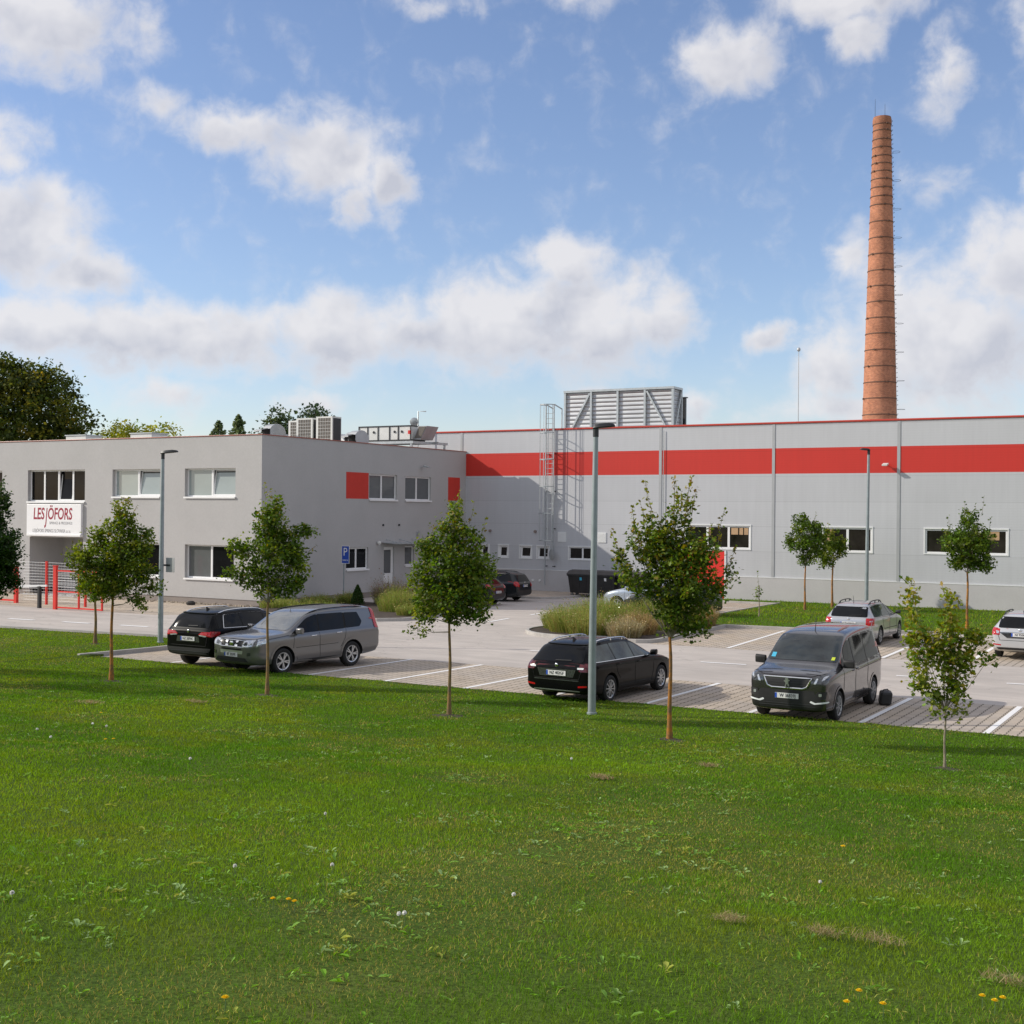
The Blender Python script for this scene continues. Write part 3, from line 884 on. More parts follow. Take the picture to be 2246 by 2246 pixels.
young_tree('small airy sapling with yellow green leaves on the lawn beside the dark van', (x, y, lz(x, y)), 131.4, [(-84, 385, 14, 34, .5), (-70, 338, 13, 44, .9), (9, 350, 15, 38, .8), (14, 312, 22, 30), (-58, 283, 25, 34), (-20, 278, 38, 28), (33, 278, 34, 28), (78, 283, 26, 24), (-53, 235, 28, 38), (0, 235, 22, 42), (42, 235, 34, 28), (95, 240, 17, 11), (-48, 193, 20, 26), (26, 197, 32, 34), (-20, 159, 26, 24), (26, 159, 20, 24), (-20, 131, 13, 12), (26, 126, 15, 9), (-72, 181, 8, 8, .7)],
    [(-80, 400, -86, 420, 9), (4, 375, -2, 402, 6), (22, 352, 26, 372, 5)], 130, .024, 'bark_grey', leaf=.080, cols=[(.16, .24, .022), (.22, .29, .03), (.10, .18, .02), (.27, .30, .045)], wts=(4, 4, 3, 2), tip=(YEL, 150, 400, .1, .55), dens=1500)
# two more of the row, whose shade falls across the left part of the lawn
for x, y, lab in ((-33.4, 19.4, 'young tree further left on the lawn, its shade reaching the leftmost grass'), (-29.8, 17.0, 'young tree at the left end of the slope, shading the lawn below the kerb')):
    young_tree(lab, (x, y, lz(x, y)), 80., [(0, 300, 110, 90), (-60, 240, 80, 60), (60, 250, 80, 60), (0, 400, 60, 50)], [], 190, .06, 'bark_yellow', dens=700)
# trees on the far lawn by the hall
young_tree('slender dark green tree on the far lawn, first of the close pair by the hall', (-18.18, 58.68, .1), 47.3, [(0, 155, 42, 44), (-9, 192, 20, 20), (-34, 145, 15, 15), (0, 111, 18, 14), (22, 177, 14, 20), (20, 140, 26, 30)], [(20, 195, 24, 216, 6), (-20, 175, -28, 190, 4)], 95, .055, 'bark_orange', leaf=.10, cols=GREEN, wts=(6, 4, 2, 0.5), dens=1000)
young_tree('smaller lighter tree on the far lawn, standing close beside the slender dark one', (-17.55, 60.94, .1), 46., [(-6, 125, 30, 24), (-19, 103, 28, 18), (22, 134, 15, 24), (-16, 150, 17, 24), (2, 158, 16, 12, .6)], [(-10, 170, -8, 184, 4)], 95, .06, 'bark_orange', leaf=.10, cols=GREEN, wts=(2, 4, 4, 2), dens=900)
young_tree('round dark green tree with spiky top shoots in front of the hall window', (-9.77, 52.34, .1), 56.4, [(5, 188, 48, 45), (2, 235, 20, 30), (36, 192, 24, 30), (-36, 188, 24, 34), (8, 148, 48, 24), (36, 138, 24, 15), (-23, 141, 20, 15)], [(28, 250, 32, 292, 9), (-9, 250, -9, 279, 6), (-40, 220, -42, 248, 6), (50, 215, 55, 248, 7), (15, 255, 18, 275, 5)], 125, .06, 'bark_orange', leaf=.10, cols=GREEN, wts=(6, 4, 2, .5), dens=1050)
t = young_tree('tiny staked sapling with a few leaves on the far lawn', (-18.58, 53.5, .1), 50.9, [(-1, 54, 7, 14, .8), (-4, 46, 6, 6, .6)], [(-2, 66, -6, 99, 6)], 68, .03, 'bark_grey', leaf=.09, dens=600)

# ---- big trees behind the office block
def big_tree(name, label, base, crown, n, leaf, cols, wts, trunk_r, bark='bark_grey', seed=0):
    B = Vector(base); t = empty(name, base, label, 'tree', 'trees behind the buildings')
    r2 = Vector((RGT.x, RGT.y, 0)).normalized(); f2 = Vector((FWD.x, FWD.y, 0)).normalized()
    tb = MB(); H = max(c[1] for c in crown) * .8
    tb.tube([B, B + Vector((.1, 0, H * .4)), B + Vector((.2, .1, H))], [trunk_r, trunk_r * .7, trunk_r * .2], 9)
    for c in crown:
        tb.tube([B + Vector((0, 0, H * .35)), B + r2 * c[0] * .6 + Vector((0, 0, c[1] * .8)), B + r2 * c[0] + f2 * c[4] + Vector((0, 0, c[1]))], [trunk_r * .5, trunk_r * .25, .03], 6)
    tb.build('trunk', bark, t, smooth=60)
    P = []; C = []
    tot = sum(c[2] * c[3] for c in crown)
    for (dx, dz, rx, rz, dd) in crown:
        m = int(n * rx * rz / tot); ncl = max(8, m // 26)
        q = rng.normal(size=(ncl, 3)); q /= np.linalg.norm(q, axis=1)[:, None]; q *= (rng.random(ncl) ** .33)[:, None]
        c = np.array(r2)[None] * (dx + q[:, :1] * rx) + np.array(f2)[None] * (dd + q[:, 1:2] * rx) + np.array((0, 0, 1.))[None] * (dz + q[:, 2:] * rz)
        k = rng.choice(ncl, m)
        P.append(c[k] + rng.normal(size=(m, 3)) * np.array([.42, .42, .30]) * (leaf / .3))
        C.append(palette(ncl, cols, wts, .2)[k])
    link_mesh('crown', leaves_mesh('crown', np.concatenate(P), leaf, np.concatenate(C).clip(.004, .5), .3), t)
    return t
OLIVE = [(.050, .076, .014), (.095, .118, .018), (.18, .185, .026), (.27, .25, .034)]
S = 1.18
big_tree('big_tree', 'huge dark olive green tree rising behind the office roof at the left edge', (-96.2, 74.2, 0), [(-7, 13.6, 7.5, 4.8, 0), (-4.2, 17.6, 4.0, 3.2, 1), (.5, 15.0, 4.6, 3.0, 1), (4.2, 13.2, 4.2, 3.4, 0), (7.6, 11.6, 2.5, 2.9, -1), (3, 9, 6.5, 3.5, 0), (-4, 9.5, 8, 4, 0), (1.8, 15.6, 2.4, 1.8, 0), (-9.5, 16.2, 4.5, 4.0, 0), (5.5, 15.4, 2.2, 1.6, 0)], 72000, .29, OLIVE, (5, 4, 2, 1), .5)
big_tree('yellow_tree', 'low yellow green tree behind the office roof, right of the huge dark tree', (-92., 88., 0), [(-.5, 11.5, 2.1, 1.5, 0), (2.4, 11.1, 2.0, 1.5, .5), (-2.4, 10.8, 1.5, 1.3, 0), (4.6, 10.5, .9, 1.1, 0), (0, 9.6, 3.5, 1.5, 0)], 8000, .24, [(.28, .30, .03), (.36, .36, .035), (.18, .24, .025)], (3, 3, 2), .3)
def conifer(label, base, H, R, n, cols):
    B = Vector(base); t = empty('conifer', base, label, 'tree', 'trees behind the buildings')
    MB().tube([B, B + Vector((0, 0, H))], [.22, .02], 7).build('trunk', 'bark_grey', t, smooth=60)
    z = rng.random(n) ** .8; a = rng.random(n) * 2 * PI
    tier = .55 + .45 * np.abs(np.sin(z * H * 2.6))
    r = R * (1 - z) ** .8 * tier * (rng.random(n) ** .4) * (.7 + .5 * rng.random(n)) + .05
    P = np.stack([r * np.cos(a), r * np.sin(a), H * (.25 + .75 * z) - r * .18], -1)
    link_mesh('crown', leaves_mesh('crown', P, .34, palette(n, cols, [1] * len(cols)).clip(.004, .4), .2), t)
CON = [(.09, .14, .06), (.13, .18, .08), (.18, .22, .10)]
conifer('dark conifer over the office roof, left tree of the small pair', (-85.0, 91.6, 0), 12.9, 4.4, 1500, CON)
conifer('slightly taller conifer over the office roof, right tree of the small pair', (-82.7, 91.8, 0), 13.4, 4.3, 1500, CON)
big_tree('pine_tree', 'ragged pine behind the ventilation cowl on the office roof', (-72.5, 85.2, 0), [(0, 10.6, 1.5, 1.9, 0), (.1, 12.3, .9, .9, 0), (1.6, 11.3, .9, .55, 0), (-1.2, 9.4, 1.6, 1.0, 0)], 2600, .26, [(.07, .11, .045), (.10, .14, .05), (.045, .08, .03)], (3, 2, 2), .2)
big_tree('round_bush_tree', 'bright green bushy tree top between the conifers and the cowl', (-76.2, 84.5, 0), [(.3, 9.3, 1.5, 1.3, 0), (-1., 8.8, 1.0, .9, 0)], 1800, .26, [(.05, .10, .018), (.08, .12, .02)], (1, 1), .2)
big_tree('pine_tree', 'pine top showing above the air conditioning units', (-69.7, 86.8, 0), [(0, 12.4, 1.5, .5, 0), (.1, 12.9, .7, .45, 0), (0, 11.3, 1.7, .7, 0), (0, 10., 1.6, .8, 0)], 2200, .26, [(.04, .07, .03), (.06, .09, .035)], (1, 1), .2)

# ---- grassy shrubs in the beds
def blades_mesh(name, P, D, h, wd, cols, curl=.35, mat='grass_blade', stiff=None):
    """P base points, D horizontal lean vectors (unit*amount), h heights, wd widths"""
    n = len(P)
    a = rng.random(n) * 2 * PI
    s = np.stack([np.cos(a), np.sin(a), np.zeros(n)], -1) * wd[:, None] * .5
    up = np.zeros((n, 3)); up[:, 2] = h
    Dm = D * h[:, None]
    m1 = P + up * .55 + Dm * .38
    tip = P + up * (1 - .25 * np.linalg.norm(D, axis=1)[:, None]) + Dm
    V = np.stack([P - s, P + s, m1 + s * .75, m1 - s * .75, tip], 1).reshape(-1, 3)
    b = np.arange(n)[:, None] * 5
    q = b + np.array([0, 1, 2, 3])[None]; t = b + np.array([3, 2, 4])[None]
    return fast_mesh(name, V, [q, t], mat, np.repeat(cols, 5, 0))

def shrub(label, c, rx, ry, h, n, cols, wts, group, lean=.45, name='ornamental_grass', wd=.012, flower=None):
    cx, cy, cz = c
    a = rng.random(n) * 2 * PI; r = np.sqrt(rng.random(n))
    bx = np.cos(a) * r; by = np.sin(a) * r
    P = np.stack([bx * rx * .8, by * ry * .8, np.zeros(n)], -1)
    D = np.stack([bx, by, np.zeros(n)], -1) * lean + rng.normal(size=(n, 3)) * .16; D[:, 2] = 0
    hh = h * (1.05 - .4 * r) * (.55 + .55 * rng.random(n))
    C = palette(n, cols, wts, .2)
    t = empty(name, c, label, 'shrub', group)
    link_mesh('stems', blades_mesh('stems', P, D, hh, wd * (.7 + .6 * rng.random(n)), C.clip(.005, .6)), t)
    m = n // 2
    k = rng.choice(n, m); s = .45 + .55 * rng.random(m)
    up = np.zeros((m, 3)); up[:, 2] = hh[k] * s
    Q = P[k] + up + D[k] * (hh[k] * s ** 2)[:, None]
    cl = palette(m, flower or cols, [1] * len(flower or cols), .2).clip(.005, .6)
    link_mesh('leaves', leaves_mesh('leaves', Q, .055, cl, .3), t)
    return t
SH = [(.24, .29, .070), (.32, .33, .095), (.16, .24, .045), (.34, .27, .10)]
BR = [(.36, .25, .12), (.32, .28, .10), (.38, .30, .15)]
G1 = 'tall grassy shrubs on the planted island'
ZB = .09
for lab, x, y, rx, ry, h, cols, w_ in (
    ('grassy shrub at the rounded tip of the planted island, nearest the lane', -22.9, 43.6, .95, .95, .95, SH, (3, 3, 3, 1)),
    ('tall olive grassy shrub on the island, left of the tall street lamp', -22.0, 42.5, 1.0, .9, 1.05, SH, (3, 3, 2, 2)),
    ('brownish grassy shrub on the island right behind the black estate car', -20.9, 41.9, 1.0, .8, .95, SH, (2, 3, 2, 3)),
    ('tall green shrub on the island, standing behind the street lamp', -21.4, 44.2, 1.1, 1.0, 1.25, SH, (3, 2, 4, 1)),
    ('shrub on the island behind the others, before the pale blue car', -22.7, 46.2, 1.1, 1.2, 1.2, SH, (3, 3, 3, 1)),
    ('dry straw coloured shrub at the front right kerb of the island', -19.5, 41.8, .75, .65, .75, [(.40, .34, .19), (.33, .29, .13), (.44, .39, .25)], (3, 3, 2)),
    ('rusty brown shrub on the island beside the tallest maple', -19.6, 43.2, .8, .8, .9, BR, (3, 2, 1)),
    ('green shrub on the island behind the crown of the tallest maple', -19.2, 45.6, .7, 1.1, 1.1, SH, (3, 2, 4, 1)),
    ('shrub at the far right corner of the island, by the empty parking bay', -18.9, 47.7, .6, .9, .9, BR, (2, 3, 1)),
    ('low shrub at the far end of the island before the dark hatchback', -21.8, 48.6, 1.1, 1.1, 1.0, SH, (3, 3, 3, 1))):
    shrub(lab, (x, y, ZB), rx, ry, h * 1.12, 1700, cols, w_, G1)
shrub('dense dark green bush on the island in front of the dark hatchback', (-22.3, 49.6, ZB), .55, .55, 1.2, 900, [(.018, .035, .012), (.03, .05, .015)], (1, 1), G1, lean=.25, name='dark_bush')
G2 = 'planting beside the office side wall'
for lab, x, y, rx, ry, h, cols, w_ in (
    ('low meadow grass in the bed at the corner of the office block', -38.6, 45.6, .8, 1.3, .55, SH, (3, 2, 3, 1)),
    ('meadow grass along the office wall, behind the grey SUV roof', -38.2, 48.0, .9, 1.2, .6, SH, (3, 2, 3, 1)),
    ('meadow grass next to the blue parking sign post', -37.6, 49.6, .7, .7, .65, SH, (3, 2, 3, 1)),
    ('feathery brown shrub below the ground floor window, beside the small conifer', -35.6, 50.2, 1.0, .9, 1.55, [(.30, .20, .15), (.25, .2, .12), (.2, .19, .09)], (2, 2, 2)),
    ('broad green grassy shrub beside the red tail lamp of the grey SUV', -32.9, 46.9, 1.0, 1.1, 1.15, SH, (3, 2, 3, 1)),
    ('grassy shrub in front of the white side door', -34.1, 48.8, 1.0, 1.0, 1.2, SH, (3, 3, 2, 1)),
    ('shrub at the kerb end of the wall bed, next to the pyramid maple', -31.4, 47.4, .7, .9, .9, SH, (2, 4, 2, 1)),
    ('small light green shrub in the kerb corner of the wall bed', -31.2, 45.3, .6, .7, .6, SH, (4, 2, 2, 1)),
    ('low grass at the front kerb of the wall bed, behind the parked SUV', -35.6, 44.4, 1.6, 1.0, .6, SH, (3, 2, 3, 1))):
    shrub(lab, (x, y, ZB), rx, ry, h, 1300, cols, w_, G2)
# little conical conifer
n = 2600
zc = rng.random(n); a = rng.random(n) * 2 * PI; r = (.34 * (1 - zc) ** .75 + .02) * (rng.random(n) ** .3)
tt_ = empty('dwarf_conifer', (-36.6, 48.9, ZB), 'small dark cone shaped conifer in the bed by the office wall', 'shrub', G2)
MB().tube([(-36.6, 48.9, ZB), (-36.6, 48.9, ZB + .9)], [.03, .01], 6).build('trunk', 'bark_grey', tt_)
link_mesh('crown', leaves_mesh('crown', np.stack([r * np.cos(a), r * np.sin(a), +.05 + .88 * zc], -1), .06, palette(n, [(.03, .075, .015), (.05, .10, .02)], [1, 1]).clip(.004, .4), .2), tt_)

# ---------------------------------------------------------------- lawn grass
def dry_mask(x, y):
    xc = np.interp(y, [2, 6.4, 9.5, 14.3, 20, 24], [-3.6, -4.47, -5.36, -5.9, -7.2, -8.4])
    wob = (fbm(x * .9 + 7, y * .9, 21, 4) - .5) * 2.2
    band = np.exp(-((x - xc + wob * .8) / (.55 + .02 * y)) ** 2) * np.interp(y, [3, 5, 13, 17], [.6, 1, .9, .15])
    patch = np.clip((fbm(x * .55 + 90, y * .55, 33, 4) - .60) * 5, 0, 1) * .55
    return np.clip(band * np.clip(.25 + fbm(x * 1.8, y * 1.8, 44, 3), 0, 1) * 1.15 + patch, 0, 1)
def scatter(nmax, d0, d1, dens_f, azm=7., soil=0.):
    """random lawn points seen from around the camera, density falling with distance"""
    a0, a1 = math.radians(30.03 - 21.7 - azm), math.radians(30.03 + 21.7 + azm)
    d = np.sqrt(d0 * d0 + (d1 * d1 - d0 * d0) * rng.random(nmax)); a = a0 + (a1 - a0) * rng.random(nmax)
    area = .5 * (a1 - a0) * (d1 * d1 - d0 * d0)
    x = -d * np.sin(a); y = d * np.cos(a)
    keep = rng.random(nmax) < dens_f(d) * area / nmax
    keep &= y < lawn_edge(x) - .02
    keep &= rng.random(nmax) > .45 * dry_mask(x, y) * soil
    return x[keep], y[keep], d[keep]
def grass_cols(x, y, n):
    big = fbm(x * .22 + 3, y * .22 + 9, 61, 4); mid = fbm(x * .9, y * .9, 71, 4)
    lush = np.array([.098, .230, .012]); light = np.array([.200, .330, .018]); olive = np.array([.255, .285, .028]); straw = np.array([.42, .36, .09])
    t = np.clip((big - .35) * 2.6, 0, 1)[:, None]
    c = lush * (1 - t) + light * t
    t2 = np.clip((mid - .45) * 2.6, 0, 1)[:, None]
    c = c * (1 - .75 * t2) + olive * .75 * t2
    dm = dry_mask(x, y)
    d = (rng.random(n) < dm * .80 + .012)[:, None]
    c = np.where(d, straw * (.6 + .6 * rng.random((n, 1))), c)
    return c * (1 + .28 * rng.normal(size=(n, 1))).clip(.40, 1.8)
GV = []; GF4 = []; GF3 = []; GC = []
def grass_batch(x, y, d, hmul=1.):
    n = len(x)
    z = lawn_z(x, y) - .005
    dm = dry_mask(x, y)
    h = (.022 + .032 * rng.random(n) ** 1.6) * (.75 + .7 * fbm(x * .8, y * .8, 81, 3)) * (1 - .45 * dm) * hmul
    wd = np.maximum(.0032, d * .00050) * (.7 + .6 * rng.random(n))
    D = rng.normal(size=(n, 3)) * .55; D[:, 2] = 0
    return np.stack([x, y, z], -1), D, h, wd, grass_cols(x, y, n)
x, y, d = scatter(3600000, 3.2, 54., lambda d: np.where(d < 8, 3600., 3600. * (8 / np.maximum(d, 8)) ** 1.35), soil=1.)
A = grass_batch(x, y, d)
# coarser tufts along the far lawn
nf = 26000
fx = rng.uniform(-24., 2, nf); fy = rng.uniform(48.5, 63.7, nf)
def in_far(x, y):
    e = np.interp(x, [-20.5, -19.2, -18.25, -15.6, -11, -10.4, -8.4, 12], [52.1, 49.4, 48.75, 48.95, 50.4, 50.5, 49.9, 50.1])
    return ((x > -20.45) & (y > e)) | (y > 62.5)
k = in_far(fx, fy); fx, fy = fx[k], fy[k]; nf = len(fx)
fz = np.full(nf, .085)
FD = rng.normal(size=(nf, 3)) * .5; FD[:, 2] = 0
Bt = (np.stack([fx, fy, fz], -1), FD, .05 + .07 * rng.random(nf), np.full(nf, .026), grass_cols(fx, fy, nf) * 1.0)
allg = [np.concatenate([A[i], Bt[i]]) for i in range(5)]
link_mesh('grass', blades_mesh('grass', *allg[:4], allg[4].clip(.006, .6)), kind='stuff')
print('grass blades', len(allg[0]))

# broad-leaved weeds among the grass
def weeds():
    x, y, d = scatter(60000, 3.2, 30., lambda d: np.where(d < 9, 60., 60. * (9 / np.maximum(d, 9)) ** .8))
    cl = fbm(x * .6 + 11, y * .6 + 5, 91, 4); dm = dry_mask(x, y)
    k = rng.random(len(x)) < np.clip((cl - .52) * 3.0 + dm * .7, .09, .8)
    x, y, d = x[k], y[k], d[k]; n = len(x)
    nl = 6
    V = []; C = []
    X = np.repeat(x, nl); Y = np.repeat(y, nl); m = n * nl
    Z = lawn_z(X, Y)
    a = rng.random(m) * 2 * PI; L = (.030 + .052 * rng.random(m) ** 1.7) * np.repeat(.6 + .7 * rng.random(n), nl)
    el = .35 + .85 * rng.random(m)
    u = np.stack([np.cos(a) * np.cos(el), np.sin(a) * np.cos(el), np.sin(el)], -1)
    s = np.stack([-np.sin(a), np.cos(a), np.zeros(m)], -1)
    nrm = np.cross(u, s)
    P = np.stack([X + rng.normal(size=m) * .03, Y + rng.normal(size=m) * .03, Z + .014], -1)
    W_ = L * (.10 + .11 * np.repeat(rng.random(n) ** 2, nl))
    def pt(t, w_, dz): return P + u * (L * t)[:, None] + s * (W_ * w_)[:, None] - nrm * (L * dz)[:, None] * -1 + np.array([0, 0, -1.])[None] * (L * t * t * .45)[:, None]
    V = np.stack([pt(0, .1, 0), pt(.35, .8, .03), pt(.7, 1., .0), pt(1., 0, 0), pt(.7, -1., .0), pt(.35, -.8, .03)], 1).reshape(-1, 3)
    b = np.arange(m)[:, None] * 6
    c = np.array([(.24, .42, .09), (.18, .36, .04), (.33, .47, .19), (.36, .40, .08)])[rng.choice(4, n, p=[.35, .3, .2, .15])]
    c = np.repeat(np.repeat(c, nl, 0) * (1 + .15 * rng.normal(size=(m, 1))), 6, 0)
    F = [b + np.array([0, 1, 2, 3])[None], b + np.array([0, 3, 4, 5])[None]]
    link_mesh('weeds', fast_mesh('weeds', V, np.concatenate(F), 'grass_blade', c.clip(.01, .6)), kind='stuff')
weeds()

def flower(x, y, label, white=False, s=1.):
    z = lz(x, y); h = .055 + .03 * random.random()
    o = empty('dandelion_clock' if white else 'dandelion', (x, y, z), label, 'flower', 'white seed heads in the lawn' if white else 'yellow dandelions in the lawn')
    MB().tube([(x, y, z - .01), (x + .004, y, z + h)], [.003, .0025], 5).build('stem', 'stem_green', o)
    hb = MB()
    if white:
        for i in range(60):
            a = random.random() * 2 * PI; e = math.asin(random.uniform(-.6, 1))
            dv = Vector((math.cos(a) * math.cos(e), math.sin(a) * math.cos(e), math.sin(e)))
            c = Vector((x, y, z + h + .012)); p = c + dv * .020 * s; t_ = dv.orthogonal().normalized() * .0055
            hb.add([c, p + t_, p + dv.cross(t_) , p - t_], [(0, 1, 2), (0, 2, 3)])
        hb.lathe([(.004, -.003), (.009, .004), (.006, .011), (0.0005, .014)], 8, c=(x, y, z + h + .006))
        hb.build('seed_head', 'dandelion_white', o)
    else:
        for ring, (r, up, k) in enumerate(((.021 * s, .006, 16), (.015 * s, .011, 12), (.008 * s, .014, 8))):
            for i in range(k):
                a = 2 * PI * i / k + ring * .3; ca, sa = math.cos(a), math.sin(a); b2 = .0042
                c = Vector((x, y, z + h))
                hb.add([c, c + Vector((ca * r * .7 - sa * b2, sa * r * .7 + ca * b2, up)), c + Vector((ca * r, sa * r, up)), c + Vector((ca * r * .7 + sa * b2, sa * r * .7 - ca * b2, up))], [(0, 1, 2, 3)])
        hb.build('blossom', 'dandelion_yellow', o)
YF_ = [(-18.19, 16.61, 'lone yellow dandelion far up the left lawn, above the pair'), (-14.67, 13.48, 'yellow dandelion, left flower of the pair on the left lawn'), (-14.72, 13.68, 'yellow dandelion, right flower of the pair on the left lawn'),
    (-5.56, 6.54, 'yellow dandelion, left one of the three in the lower middle lawn'), (-5.52, 6.65, 'yellow dandelion, middle one of the three in the lower middle lawn'), (-5.42, 6.59, 'yellow dandelion, right one of the three in the lower middle lawn'),
    (-4.15, 4.55, 'single yellow dandelion at the bottom edge left of the middle'), (-3.65, 13.14, 'lone yellow dandelion in the right lawn below the dark van'), (-1.86, 6.79, 'largest yellow dandelion at the bottom right, left of the other blooms'),
    (-1.88, 7.11, 'yellow dandelion just above the largest bloom at the bottom right'), (-1.68, 6.83, 'yellow dandelion cut by the bottom edge, right of the largest bloom'), (-1.29, 7.43, 'yellow dandelion, left one of the three in the bottom right corner'),
    (-1.21, 7.34, 'yellow dandelion, lowest of the three in the bottom right corner'), (-1.19, 7.47, 'yellow dandelion, right one of the three in the bottom right corner')]
for x, y, l in YF_: flower(x, y, l, False, 1. if y < 12 else 1.5)
WF_ = [(-16.23, 13.55, 'white dandelion clock on the left lawn, left of the yellow pair'), (-15.09, 12.84, 'white dandelion clock on the left lawn, close below left of the yellow pair'), (-16.77, 15.13, 'white dandelion clock above the yellow pair, left of two'), (-16.26, 14.96, 'white dandelion clock above the yellow pair, right of two'),
    (-12.03, 12.49, 'lone white dandelion clock below the cross shaped maple'), (-8.0, 10.19, 'white dandelion clock in the middle of the lawn'), (-6.52, 7.24, 'white dandelion clock among pale weeds left of the dry strip'), (-6.57, 5.31, 'white dandelion clock near the left edge of the lawn'),
    (-4.78, 6.86, 'white dandelion clock at the lower end of the dry strip, left of two'), (-4.73, 6.85, 'white dandelion clock at the lower end of the dry strip, right of two'), (-6.17, 7.95, 'white dandelion clock beside weeds above the yellow three'), (-4.53, 7.91, 'white dandelion clock on the edge of the dry strip'),
    (-8.96, 17.37, 'white dandelion clock at the upper end of the dry strip'), (-3.18, 10.76, 'white dandelion clock in the right half of the lawn')]
for x, y, l in WF_: flower(x, y, l, True, .72 if y < 11 else 1.0)
HAY = [(-2.18, 8.69, .16, 'brown clump of cut dry grass in the right lawn, largest of the pair'), (-1.26, 8.17, .17, 'brown clump of dry grass at the right edge near the yellow flowers'), (-2.51, 8.57, .10, 'small clump of dry grass left of the largest brown clump'),
    (-3.13, 8.46, .09, 'faint dry grass clump further left in the right lawn'), (-20.04, 17.98, .28, 'flat dry grass patch on the left lawn below the yellow green maple'), (-19.41, 20.31, .22, 'flat dry grass patch below the cross shaped maple'),
    (-7.78, 15.99, .15, 'dry grass tuft on the lawn below the tall lamp'), (-7.48, 19.14, .16, 'dry grass tuft between the lamp and the sapling')]
for x, y, r, l in HAY:
    n = 150; a = rng.random(n) * 2 * PI; rr = r * .8 * rng.random(n) ** .7
    px = x + np.cos(a) * rr * 1.5; py = y + np.sin(a) * rr
    P = np.stack([px - x, py - y, lawn_z(px, py) - lz(x, y) + .015 + .03 * rng.random(n)], -1)
    D = rng.normal(size=(n, 3)) * 1.3; D[:, 2] = 0
    me = blades_mesh('dry_grass_clump', P, D, .035 + .04 * rng.random(n), np.full(n, .004 if y < 12 else .010), palette(n, [(.42, .33, .17), (.32, .27, .12), (.48, .39, .22), (.22, .19, .07)], [3, 3, 2, 1]).clip(.01, .6))
    o = link_mesh('dry_grass_clump', me, label=l, cat='dry grass', group='clumps of dry grass in the lawn'); o.location = (x, y, lz(x, y))
# bare soil rings round the trunks
for (x, y, r) in ((-24.4, 22.59, .4), (-19.64, 22.84, .42), (-14.61, 22.73, .45), (-9.53, 22.47, .38), (-4.5, 22.29, .3), (-32.92, 29.78, .3)):
    n = 22; vs = [(x, y, lz(x, y) + .03)]
    for i in range(n):
        a = 2 * PI * i / n; q = r * random.uniform(.6, 1.1)
        vs.append((x + math.cos(a) * q * 1.3, y + math.sin(a) * q, lz(x + math.cos(a) * q, y + math.sin(a) * q) - .01))
    MB().add(vs, [(0, i + 1, (i + 1) % n + 1) for i in range(n)]).build('bare_soil', 'soil', kind='structure', fix=False)
# ---------------------------------------------------------------- buildings
def facade(mb, O, U, Nn, W, z0, z1, holes, mi=0, rmi=0):
    """wall of width W from O along U, from z0 to z1; holes = (u0, za, u1, zb, depth)"""
    O = Vector(O); U = Vector(U); Nn = Vector(Nn)
    us = sorted({0., W} | {h[0] for h in holes} | {h[2] for h in holes})
    zs = sorted({z0, z1} | {h[1] for h in holes} | {h[3] for h in holes})
    zs = [z for z in zs if z0 <= z <= z1]
    P = lambda u, z, d=0.: O + U * u + Vector((0, 0, z - O.z)) - Nn * d
    for i in range(len(us) - 1):
        for j in range(len(zs) - 1):
            cu, cz = (us[i] + us[i + 1]) / 2, (zs[j] + zs[j + 1]) / 2
            if any(h[0] < cu < h[2] and h[1] < cz < h[3] for h in holes): continue
            mb.quad(P(us[i], zs[j]), P(us[i + 1], zs[j]), P(us[i + 1], zs[j + 1]), P(us[i], zs[j + 1]), mi)
    for (u0, za, u1, zb, d) in holes:
        za, zb = max(za, z0), min(zb, z1)
        mb.quad(P(u0, za), P(u0, zb), P(u0, zb, d), P(u0, za, d), rmi)
        mb.quad(P(u1, za), P(u1, za, d), P(u1, zb, d), P(u1, zb), rmi)
        mb.quad(P(u0, zb), P(u1, zb), P(u1, zb, d), P(u0, zb, d), rmi)
        if za > z0 + .01: mb.quad(P(u0, za), P(u0, za, d), P(u1, za, d), P(u1, za), rmi)

